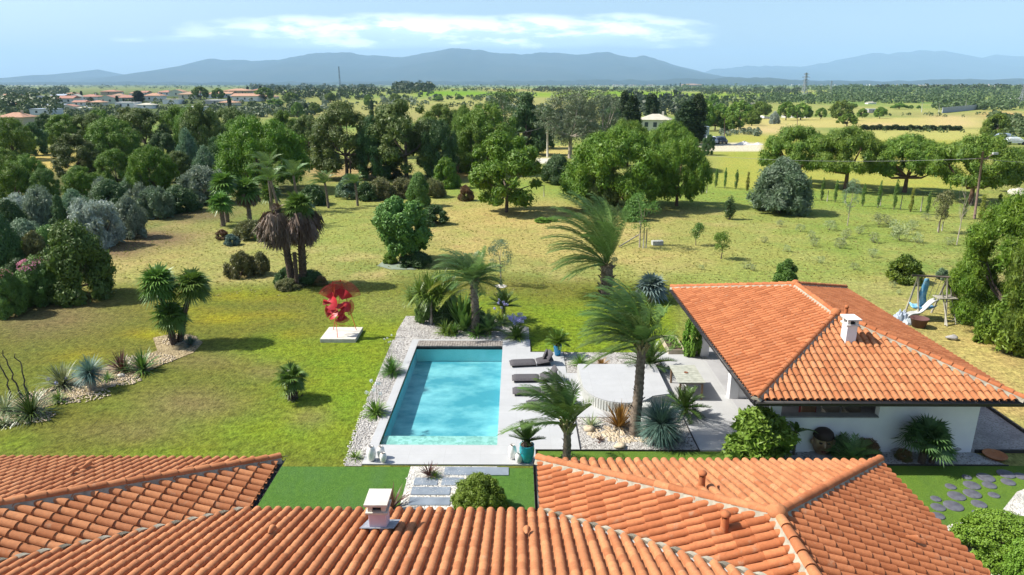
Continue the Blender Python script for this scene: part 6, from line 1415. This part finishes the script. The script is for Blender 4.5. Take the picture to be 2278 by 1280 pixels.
for kd, nm, px, pb, pt, w_, lb, mt_ in T: plant(kd, nm, px, pb, pt, w_, lb, 'bush' if 'bush' in nm else 'tree', mt=mt_)
# pink blossoms on the oleanders
for onm, cx_, cy_, Y_, rx, n_ in (('oleander_bush', 100, 590, None, .8, 700), ('oleander_bush.001', 8, 640, None, .7, 420)):
    ob = bpy.data.objects[onm]; nr = np.random.RandomState(n_); s_x, s_z = ob.scale.x, ob.scale.z
    kk = n_; a = nr.rand(kk)*6.28; r_ = np.sqrt(nr.rand(kk))*1.7; t_ = 1 - (r_/2.8)**2.2
    cl_ = (np.sin(a*3+r_*4) > -.2); a, r_, t_ = a[cl_], r_[cl_], t_[cl_]
    pts = np.stack([np.cos(a)*r_ + .2, np.sin(a)*r_-.2, t_**.45*4.1 + nr.rand(len(a))*.25], 1)
    o = link('blossom', quads_mesh('blossom', leaf_quads(pts, pts*0+np.array([0,-.3,1]), .17, .14, nr, .3), LM['pink']), ob)
# far stone pines standing in the fields
FT = [(1565,292,224,'large dark one beside the tall cypress',44),(1590,290,247,'front one near the vehicles',58),(1625,292,250,'right of the front one',52),(1600,270,232,'upper left one of the grove',44),(1572,262,228,'small round one above the grove',26),(1586,240,211,'lone round one on the field behind the grove',24),(1645,276,226,'central one of the grove',60),(1690,264,227,'right end one of the grove',54),(1672,280,247,'low front one at the right end of the grove',42),
 (1748,268,228,'left one of the pair by the white wall',40),(1781,267,231,'right one of the pair by the white wall',46),(1826,265,241,'small round one right of the pair',26),(1871,268,225,'tall full one in the right field',52),(1884,281,254,'low wide one in front of the tall full one',42),(1918,263,242,'tiny round one',23),(1957,264,239,'round one far right in the field',30),(1895,241,230,'low bushy one behind the right field',24),(2000,243,230,'twin bushy one beside the field road',38),(2026,243,234,'small one right of the twin bushy one',11),(2043,243,235,'smallest one by the white lamp posts',9),
 (702,255,229,'round one on the green field left of centre',32),(663,262,229,'one beside the thin poplar',28),(648,232,206,'upper one near the village',36),(735,228,207,'round one above the green field',30),(820,238,211,'mushroom-shaped one on the left field',22),(1021,224,210,'small dark one alone on the bright field',18),(975,226,214,'low wide one on the bright field',26),(590,225,196,'dark one at the right end of the village',44),(612,240,220,'wide low one below the village end',40),(447,222,194,'large round one among the village houses',38),(487,222,197,'flat-topped one among the village houses',28),(880,230,209,'bushy one left of the bright field',30)]
for k, (px, pb, pt, lb, w_) in enumerate(FT):
    plant('farumbrella'+('', '2')[k % 2], 'stone_pine', px, pb, pt, w_*1.1, 'distant stone pine, '+lb, 'tree', 'stone pines scattered over the far fields')
for px, pb, pt, w_, lb in ((828,262,222,9,'slim cypress under the mushroom-shaped pine'),(512,244,212,8,'leaning slim cypress right of the village white house'),(182,216,202,5,'leaning thin cypress among the village roofs'),(681,258,228,12,'thin pale poplar beside the round field pine'),(262,232,213,7,'cypress clump in the middle of the village'),(297,240,222,5,'pair-like thin cypress by the white flat house'),(303,240,224,5,'second thin cypress by the white flat house'),(310,228,201,22,'dark broad cypress group between village houses'),(552,206,192,6,'cypress beside the large orange village roof'),(580,205,190,6,'cypress right of the large orange village roof'),(1492,196,187,3,'leftmost cypress before the far orange farm'),(1503,195,186,3,'middle cypress before the far orange farm'),(1513,195,184,3,'right cypress before the far orange farm')):
    plant('cypress', 'cypress_tree', px, pb, pt, w_*1.2, lb)

# ------------------------------------------------------------------ masses of far vegetation: nobody could count them
def farwood(belts, seed, m, name='far_woods'):
    nr = np.random.RandomState(seed); Q = []
    for x0, x1, y0, y1, n, hpx, cl in belts:
        for k in range(n):
            px = nr.uniform(x0, x1); py = y0 + (y1-y0)*nr.rand(); p = P(px, py)
            s = mpp(p.y, p.z); Rr = hpx*s*(.55+.7*nr.rand())*.62; h = hpx*s*(.6+.6*nr.rand())
            nl = cl; d = unit(nr.normal(size=(nl,3)) + np.array([0,-.2,.5])); wob = (.75+.35*nr.rand(nl))[:,None]
            pts = np.array([p.x, p.y, p.z + h*.45]) + d*wob*np.array([Rr, Rr, h*.55]); pts[:,2] = np.maximum(pts[:,2], p.z + .05*h)
            Q.append(leaf_quads(pts, d, Rr*.75, Rr*.5, nr, .6))
    o = link(name, quads_mesh(name, np.concatenate(Q), m)); return tag(o, kind='stuff')
fw1 = leafmat('far_wood_foliage', (.050,.085,.026), (.085,.125,.038), (.10,.14,.05)); fw2 = leafmat('far_dark_wood_foliage', (.028,.052,.020), (.050,.080,.030), (.06,.09,.035)); fw3 = leafmat('far_silver_foliage', (.12,.155,.10), (.17,.205,.14), (.09,.13,.07))
farwood([(560,840,196,203,150,9,40),(600,960,203,212,110,9,40),(620,830,212,224,60,10,40),(880,960,196,202,50,14,50)], 1, fw2)
farwood([(-60,150,203,212,150,10,46),(-60,30,212,240,50,14,46),(0,130,228,262,60,20,50),(150,560,252,264,110,13,46),(60,600,214,246,85,9,40),(560,700,240,262,60,14,46)], 2, fw1)
farwood([(1500,2278,196,206,420,8,26),(1850,2300,200,214,220,10,26),(1700,2300,218,232,330,11,30),(2080,2278,232,246,90,14,34)], 3, fw1)
farwood([(1180,1560,199,206,150,7,24),(1560,1780,203,211,110,8,26),(1330,1560,222,262,150,17,40),(1640,2000,212,218,60,7,24),(1950,2278,196,204,160,9,24),(1180,1300,262,300,40,24,60),(1560,1600,252,282,26,20,44)], 4, fw2)
farwood([(640,760,226,250,34,12,40),(850,960,224,236,40,9,34),(1090,1180,225,250,30,14,40),(380,600,246,262,60,12,40),(1600,1690,290,304,46,9,34)], 5, fw3)
farwood([(-300,2600,188.8,194,1500,3.4,8),(-100,2400,193,199,700,5.0,12),(950,1600,199,204,160,6,18),(640,1100,214,222,26,10,34)], 6, fw2)
farwood([(1560,2300,210,218,170,9,24),(1600,2100,219,228,60,10,30),(1000,1200,214,226,20,10,30),(1480,1700,226,250,60,15,36)], 8, fw1)
farwood([(700,1180,232,246,50,10,34),(1940,2278,255,262,20,8,30),(2200,2278,262,330,46,18,50),(1960,2150,290,296,16,8,30)], 7, fw1)
# meadow grass tufts
nr = np.random.RandomState(77); Q = []
for k in range(7000):
    px = nr.uniform(60, 2278); py = 430 + 230*nr.rand()**1.2; 
    if px > 1490 and py > 630: continue
    d = ray(px, py); t = -CAMZ/d.z; c = np.array([d.x*t, t, -.01])
    for j in range(3):
        a = nr.rand()*6.28; h = .03+.06*nr.rand(); w_ = .03+.03*nr.rand(); dx = np.array([math.cos(a)*w_, math.sin(a)*w_, 0]); e = np.array([nr.normal()*.08, nr.normal()*.05, h])
        Q.append([c-dx, c+dx, c+e+dx*.2, c+e-dx*.2])
link('meadow_grass', quads_mesh('meadow_grass', Q, leafmat('meadow_grass_blades', (.30,.29,.09), (.42,.36,.14), (.22,.27,.07), .5)))['kind'] = 'stuff'

# ------------------------------------------------------------------ far buildings, poles, vehicles
wallm = {k: mat('house_wall_'+k, c, tuple(x*.9 for x in c), .4, .9) for k, c in dict(white=(.80,.79,.77), cream=(.70,.64,.52), beige=(.52,.42,.33), green=(.56,.60,.50), grey=(.42,.39,.38), blue=(.55,.62,.70)).items()}
roofm = {k: mat('house_roof_'+k, c, tuple(x*.8 for x in c), .8, .9) for k, c in dict(orange=(.44,.25,.165), red=(.38,.19,.14), brown=(.36,.24,.16), pale=(.50,.47,.38), bluish=(.34,.40,.48), white=(.70,.69,.66)).items()}
glassd = mat('window_glass', (.06,.075,.09), None, 3, .15)
def rhouse(px, pb, wpx, hpx, wc, rc, roof, label, nw=2, rz=0, cat='house', deep=.8, nm='village_house'):
    p = P(px, pb); s = mpp(p.y, p.z); w_ = wpx*s; h = hpx*s; dp = w_*deep; o = empty(nm, (p.x, p.y + dp/2, p.z), rz, label, cat, 'houses of the village on the left' if nm == 'village_house' else None)
    rh = 0 if roof == 'flat' else h*.30; eh = h - rh
    MB().box(-w_/2, w_/2, -dp/2, dp/2, -2, eh).build('wall', wallm[wc], o)
    b = MB(); e = .06*w_; t = .25
    if roof == 'flat': b.box(-w_/2-e*.4, w_/2+e*.4, -dp/2-e*.4, dp/2+e*.4, eh, eh+t)
    elif roof == 'hip':
        W_, D_ = w_/2+e, dp/2+e; k = min(W_, D_)*.95; b.add([(-W_,-D_,eh-.1),(W_,-D_,eh-.1),(W_,D_,eh-.1),(-W_,D_,eh-.1),(-W_+k,0,eh+rh),(W_-k,0,eh+rh)], [(0,1,5,4),(1,2,5),(2,3,4,5),(3,0,4),(3,2,1,0)])
    elif roof == 'gable':
        W_, D_ = w_/2+e, dp/2+e; b.add([(-W_,-D_,eh-.1),(W_,-D_,eh-.1),(W_,D_,eh-.1),(-W_,D_,eh-.1),(-W_,0,eh+rh),(W_,0,eh+rh)], [(0,1,5,4),(2,3,4,5),(3,0,4),(1,2,5),(3,2,1,0)])
    else:                                                         # gable end towards the viewer
        W_, D_ = w_/2+e, dp/2+e*.3; b.add([(-W_,-D_,eh-.1),(0,-D_,eh+rh),(0,D_,eh+rh),(-W_,D_,eh-.1),(W_,-D_,eh-.1),(W_,D_,eh-.1)], [(0,1,2,3),(1,4,5,2)])
        g_ = MB(); g_.add([(-w_/2,-dp/2-.01,eh),(w_/2,-dp/2-.01,eh),(0,-dp/2-.01,eh+rh*.95)], [(0,1,2)]); g_.build('gable_wall', wallm[wc], o)
    b.build('roof', roofm[rc], o)
    for k in range(nw):
        x = -w_/2 + w_*(k+.75)/(nw+.5); ww = min(1.3, w_*.12); zz = eh*.35
        MB().box(x-ww/2, x+ww/2, -dp/2-.06, -dp/2+.05, zz, zz+min(1.5, eh*.4)).build('window', glassd, o)
    if roof in ('hip','gable') and w_ > 6: MB().box(w_*.2, w_*.2+.6, -.3, .3, eh+rh*.5, eh+rh+.7).build('chimney', wallm[wc], o)
    return o
V = [(26,282,58,30,'beige','orange','hip','big beige house with orange roof at the left edge',3),(42,240,46,12,'cream','orange','hip','long low orange-roofed house at the left of the village',2),(82,232,24,17,'white','white','flat','white cube house at the left of the village',2),
(112,230,36,16,'beige','brown','hip','beige house with brown hip roof',2),(146,231,36,17,'white','red','gable','white house with red roof near the village middle',2),(168,228,20,18,'white','pale','gend','narrow white gabled house behind the red roof',1),(196,226,42,15,'white','red','hip','white house with broad red roof',2),(238,231,38,18,'green','red','gend','pale green gabled house with two windows',2),
(285,228,36,15,'grey','red','gable','grey-brown block house beside the dark cypress',3),(340,226,36,18,'white','orange','hip','white house with vivid orange roof',2),(278,241,42,12,'white','white','flat','long white flat-roofed modern house',2),(322,242,34,12,'white','pale','hip','low white house with pale green-grey roof',1),(120,243,40,11,'cream','bluish','gable','house with solar-grey roof in the village front',1),(148,246,32,13,'cream','red','gend','cream house with steep red gable',1),(92,256,50,12,'white','bluish','flat','long low bluish flat roof at the village bottom',2),(66,242,28,10,'cream','pale','gable','small cream house left of the solar-grey roof',1),
(366,214,30,12,'blue','red','hip','pale blue house at the back of the village',2),(392,215,30,15,'green','orange','gend','pale gabled house at the village back, right',1),(242,211,36,10,'beige','red','hip','brown-red roofs on the village skyline',1),(128,219,32,9,'cream','bluish','gable','grey-roofed house behind the beige one',1),(414,220,34,14,'cream','brown','hip','cream house left of the large round pine',2),(472,219,26,13,'white','orange','hip','small white house right of the large round pine',1),(525,212,54,14,'beige','orange','hip','building with the largest orange roof in the village',3),(545,226,56,17,'white','orange','gable','long white house below the largest orange roof',3),(575,207,26,9,'beige','red','hip','red-roofed house among cypresses at the village end',1),(432,254,40,15,'blue','white','flat','pale blue-white wall below the village',1),(160,216,22,10,'cream','red','hip','far little red roof left on the skyline',1),(300,214,26,9,'white','orange','hip','far little orange roof right on the skyline',1),(183,246,24,8,'white','pale','hip','small grey hipped roof in the front gardens',1),(20,222,34,12,'white','orange','gable','white gable house at the far left of the village',2),(62,224,26,12,'cream','red','hip','cream house between left gable house and white cube',1),(98,246,30,11,'white','orange','hip','small white house above the bluish flat roof',2),(176,236,28,12,'white','red','gable','low white house behind the front garden trees',2),(214,236,30,12,'cream','orange','hip','cream house left of the pale green gable',2),(262,222,28,13,'white','brown','hip','white house squeezed beside the grey-brown block',2),(312,213,30,10,'cream','red','gable','small cream house on the village skyline',1),(430,213,28,10,'white','red','hip','white house on the skyline right of the round pine',1),(498,218,34,13,'white','orange','gable','white house left of the largest orange roof',2),(505,236,40,11,'cream','orange','hip','cream low house in the front right of the village',2),(380,232,36,10,'white','pale','flat','low white garden building under the pale gabled house',1),(600,222,28,10,'cream','orange','hip','last cream house at the right end of the village',1),(478,232,44,8,'grey','white','flat','dark-walled low annex with a white edge',1)]
for a in V: rhouse(*a)
rhouse(1462,292,66,36,'cream','pale','hip','house with tan hipped roof hidden among cypresses',3,R(-12),nm='farmhouse')
rhouse(1672,240,26,9,'grey','pale','flat','small flat-roofed shelter on the far green field',2,nm='shelter'); rhouse(2262,232,18,12,'white','white','flat','plain white block at the right edge of the plain',0,nm='white_building',cat='building')
rhouse(1540,193,42,6,'beige','orange','hip','far orange farm on the rise behind three cypresses',4,nm='farm'); rhouse(1940,232,18,5,'white','pale','hip','tiny pale barn beyond the right field',0,nm='barn',cat='barn'); rhouse(1942,252,20,8,'grey','bluish','flat','grey shed behind the round field pines',1,nm='shed',cat='shed')
# far towns: specks of wall and roof
def town(x0, x1, y0, y1, n, seed):
    nr = np.random.RandomState(seed); b = MB()
    for k in range(n):
        p = P(nr.uniform(x0, x1), nr.uniform(y0, y1)); s = mpp(p.y, p.z); w_ = s*nr.uniform(2, 5); h = s*nr.uniform(1, 2.4); b.cur = int(nr.rand()*2); b.box(p.x-w_/2, p.x+w_/2, p.y, p.y+w_, p.z-5, p.z+h*.7); b.cur = 2; b.box(p.x-w_/2, p.x+w_/2, p.y-.1, p.y+w_, p.z+h*.7, p.z+h)
    return tag(b.build('far_town', [wallm['white'], wallm['cream'], roofm['orange']]), kind='stuff')
town(1365,1460,189,192.5,90,1); town(1080,1200,190,193,40,2); town(700,1100,188.6,191,30,3); town(1240,1360,190,193,26,4); town(2020,2278,189,192,60,5); town(1750,2000,188.8,190.5,20,6)
# lattice pylon, mast, poles
steel = mat('galvanised_steel', (.30,.33,.36), None, 3, .5)
def pylon(px, pb, pt, label, nm='pylon', arms=((.70,.30),(.82,.38),(.94,.26)), wbase=.17, m=steel, cat='pylon', t0=.011):
    p = P(px, pb); h = ztop(px, pt, p.y) - p.z; o = empty(nm, p, R(15), label, cat); b = MB(); n = 9; t = h*t0
    W_ = lambda z: h*(wbase/2*(1-z)**1.3 + .018)
    lv = [i/n for i in range(n+1)]
    for sx, sy in ((1,1),(1,-1),(-1,-1),(-1,1)): b.tube([(sx*W_(z), sy*W_(z), h*z) for z in lv], t, 4)
    for i in range(n):
        c = [(1,1),(1,-1),(-1,-1),(-1,1)]
        for k in range(4):
            a, d = c[k], c[(k+1)%4]; z0, z1 = lv[i], lv[i+1]
            b.tube([(a[0]*W_(z0), a[1]*W_(z0), h*z0), (d[0]*W_(z1), d[1]*W_(z1), h*z1)], t*.55, 3, False); b.tube([(d[0]*W_(z0), d[1]*W_(z0), h*z0), (a[0]*W_(z1), a[1]*W_(z1), h*z1)], t*.55, 3, False)
    b.build('lattice_tower', m, o)
    for z, w_ in arms: MB().tube([(-h*w_/2,0,h*z),(0,0,h*(z+.025)),(h*w_/2,0,h*z)], t*1.1, 4).build('crossarm', m, o)
pylon(1788,218,162,'tall lattice power pylon on the plain right of centre')
pylon(757,199,148,'slender telecom mast with antenna panels on the skyline','telecom_mast',arms=(), wbase=.03, m=mat('dark_mast',(.16,.18,.21)), cat='mast', t0=.009)
o = bpy.data.objects['telecom_mast']; p = P(757,199); hh = ztop(757,148,p.y)-p.z
for k in range(7): a = k*.9; MB().box(math.cos(a)*hh*.03-hh*.006, math.cos(a)*hh*.03+hh*.006, math.sin(a)*hh*.03-hh*.006, math.sin(a)*hh*.03+hh*.006, hh*(.45+.05*(k%4)), hh*(.50+.05*(k%4))).build('antenna_panel', MATS['dark_mast'], o)
MB().tube([(0,0,hh*.7),(0,0,hh)], hh*.006, 5).build('spire', MATS['dark_mast'], o)
for px, pb, pt, h_, lb in ((1847,209,180,.14,'faint distant pylon right of the tall one'),(2270,236,186,.16,'lattice pylon cut by the right edge')): pylon(px, pb, pt, lb, t0=.008)
def upole(px, pb, ptx, pt, r, m, label, arm=0, lamp=0, nm='utility_pole'):
    p = P(px, pb); h = ztop(ptx, pt, p.y) - p.z; dx = (ray(ptx, pt).x*p.y) - p.x; o = empty(nm, p, 0, label, 'pole'); MB().tube([(0,0,-.3),(dx,0,h)], [r, r*.7], 8).build('pole', m, o)
    if arm: MB().tube([(dx*.85-arm*.5,0,h*.90),(dx*.85+arm*.5,0,h*.90)], r*.35, 5).build('crossarm', m, o)
    if lamp: MB().tube([(dx,0,h*.86),(dx+lamp,0,h*.97)], r*.4, 5).build('lamp_arm', m, o); MB().box(dx+lamp-.1, dx+lamp+.35, -.1, .1, h*.96, h*.99).build('lamp_head', whm, o)
    return p + Vector((dx, 0, h))
wood = mat('old_pole_wood', (.20,.14,.11), (.13,.09,.07), 3, .9)
tp = upole(2168,486,2187,338,.12,wood,'slanted wooden utility pole with lamp at the right',1.2,1.0)
tp2 = upole(1218,350,1218,277,.20,mat('pale_pole', (.48,.45,.36)),'pale concrete pole in front of the tall eucalyptus')
upole(780,400,777,308,.12,wood,'thin dark pole before the tall open pine'); upole(1612,318,1612,262,.10,wood,'wooden pole right of the parked vehicles'); upole(1774,282,1774,250,.10,wood,'wooden pole in the pale field under two pines'); upole(1376,300,1376,268,.14,MATS['pale_pole'],'short pale pole left of the tan-roofed house'); upole(1562,305,1560,278,.10,wood,'dark pole above the grey trailer')
for px, pb, pt, lb in ((2050,250,222,'left white lamp post near the corrugated fence'),(2088,254,228,'middle white lamp post near the corrugated fence'),(2148,240,215,'right white lamp post near the corrugated fence')): upole(px, pb, px+3, pt, .14, whm, lb, nm='lamp_post')
def wire(a, c, sag, lb):
    b = MB(); pts = [Vector(a).lerp(Vector(c), k/20) - Vector((0,0,sag*4*(k/20)*(1-k/20))) for k in range(21)]; tag(b.tube(pts, .013, 4).build('power_line', mat('cable', (.30,.30,.30))), lb, 'cable')
dw = ray(1560,345); wire(tp - Vector((0,0,.6)), (dw.x*92, 92, CAMZ+dw.z*92), .5, 'long overhead cable crossing the row of stone pines')
dw = ray(2400,356); wire(tp - Vector((0,0,.6)), (dw.x*70, 70, CAMZ+dw.z*70), .3, 'overhead cable running off to the right edge')
dw = ray(1080,292); wire(tp2 - Vector((0,0,.2)), (dw.x*120, 120, CAMZ+dw.z*120), .8, 'overhead cable from the concrete pole to the left')
# corrugated fence, hedge, white wall, heaps
def run(nm, a, c, hpx, m, lb, cat, th=.15, ribs=0, kind=None, pts=None):
    A, B = P(*a), P(*c); d = (B-A); L_ = d.length; o = empty(nm, A, math.atan2(d.y, d.x), lb, cat); h = hpx*mpp(A.y, A.z)
    b = MB()
    if ribs:
        n = int(L_/ribs); vs = []
        for k in range(n+1): y = (k % 2)*th; vs += [(k*L_/n, y, -.5), (k*L_/n, y, h)]
        b.add(vs, [(2*k, 2*k+2, 2*k+3, 2*k+1) for k in range(n)])
    else: b.box(0, L_, -th/2, th/2, -.5, h)
    b.build('panel', m, o); return o
run('corrugated_fence', (2096,252), (2196,242), 12, mat('grey_sheet', (.38,.41,.46), None, 1, .5), 'long grey corrugated fence beside the lamp posts', 'fence', .5, .8)
run('low_wall', (1690,262), (1725,266), 5, wallm['white'], 'low white wall behind the silvery tree', 'wall', .4); run('low_wall', (1738,262), (1800,263), 5, wallm['white'], 'low white wall behind the pair of field pines', 'wall', .4)
A_, B_ = P(1915,290), P(2138,291); nr = np.random.RandomState(5); tt = nr.rand(5000); pts = np.stack([A_.x+(B_.x-A_.x)*tt, A_.y+(B_.y-A_.y)*tt + (nr.rand(5000)-.5)*1.6, A_.z + nr.rand(5000)**.6*1.35*(1+.25*np.sin(tt*60)*np.sin(tt*23))], 1)
tag(link('field_hedge', quads_mesh('hedge', leaf_quads(pts, pts*0+np.array([0,-.6,.8]), .5, .3, nr, .4), LM['cyp'])), 'long low dark hedge across the pale field', 'hedge')
for px, w_, h_, lb in ((1655,50,7,'wide white gravel heap behind the car park'),(1686,26,5,'smaller white gravel heap right of the wide one')):
    p = P(px, 322); s = mpp(p.y, p.z); b = MB(); vs = []; fs = []; rgp = random.Random(px)
    for i in range(9):
        for j in range(16): a = 2*math.pi*j/16; r_ = i/8; vs.append((math.cos(a)*r_*w_*s/2*(1+.15*math.sin(3*a)), math.sin(a)*r_*w_*s/4, h_*s*(1-r_)**1.2*(1+.2*math.sin(a*2+i)) - .02))
    for i in range(8):
        for j in range(16): fs.append((i*16+j, i*16+(j+1)%16, (i+1)*16+(j+1)%16, (i+1)*16+j))
    b.add(vs, fs, True); tag(b.build('gravel_heap', mat('white_heap', (.62,.60,.56), (.52,.50,.46), 2, .95), None, p), lb, 'heap')
# vehicles seen head-on
tyre = mat('tyre_rubber', (.02,.02,.02)); 
def car(px, pb, colr, lb, nm='parked_car', L_=4.2, W_=1.75, H_=1.5, rz=0):
    p = P(px, pb); o = empty(nm, p, rz, lb, 'car', 'vehicles parked at the field edge'); pm = mat('paint_'+str(abs(hash(str(colr))) % 999), colr, None, 3, .3, spec=.6)
    prof = [(-L_/2,.35),(-L_/2,.85),(-L_*.30,.98),(-L_*.14,H_),(L_*.28,H_),(L_*.44,.95),(L_/2,.90),(L_/2,.35)]
    b = MB(); n = len(prof)
    def inset(z): return .0 if z < 1.0 else .16
    vs = [(-W_/2 + inset(z), y, z) for y, z in prof] + [(W_/2 - inset(z), y, z) for y, z in prof]
    b.add(vs, [tuple(range(n)), tuple(range(2*n-1, n-1, -1))] + [(i, n+i, n+(i+1)%n, (i+1)%n) for i in range(n)]); b.build('body', pm, o, bevel=.05)
    b = MB(); b.add([(-W_*.40,-L_*.285,1.02),(W_*.40,-L_*.285,1.02),(W_*.34,-L_*.155,H_-.06),(-W_*.34,-L_*.155,H_-.06)], [(0,1,2,3)]); wsn = b.build('windscreen', glassd, o, (0,-.02,.02))
    for s in (-1, 1):
        MB().box(s*(W_/2-.02)-.02, s*(W_/2-.02)+.02, -L_*.10, L_*.26, 1.0, 1.08).build('side_trim', glassd, o)
        MB().box(s*W_*.36-.15, s*W_*.36+.15, -L_/2-.02, -L_/2+.03, .68, .82).build('headlight', whm, o)
        for y in (-L_*.31, L_*.31): MB().tube([(s*(W_/2-.2), y, .32),(s*(W_/2+.01), y, .32)], .32, 16).build('wheel', tyre, o)
car(1582,320,(.66,.67,.68),'white car parked between the trailer and the dark car'); car(1603,320,(.03,.035,.045),'dark car parked right of the white car'); car(1560,318,(.35,.38,.42),'grey van parked in front of the trailer',H_=1.9)
p = P(1566,314); o = empty('trailer', p + Vector((0,3,0)), 0, 'blue-grey box trailer behind the parked cars', 'trailer'); MB().box(-1.5,1.5,-1.2,1.2,.5,3.0).build('box_body', mat('trailer_side', (.34,.42,.48), None, 2), o); MB().box(-.1,.5,-1.24,-1.19,1.6,2.5).build('window', glassd, o)
for s in (-1,1): MB().tube([(s*1.0,-1.25,.35),(s*1.0,-1.0,.35)], .34, 14).build('wheel', tyre, o)
for px, pb, cc, lb in ((2235,312,(.30,.36,.45),'blue-grey car at the far right edge behind the pines'),(2256,322,(.62,.66,.66),'white car half hidden at the right edge'),(75,296,(.30,.38,.48),'blue-grey car in the lane by the left clearing')): car(px, pb, cc, lb, rz=R(80))
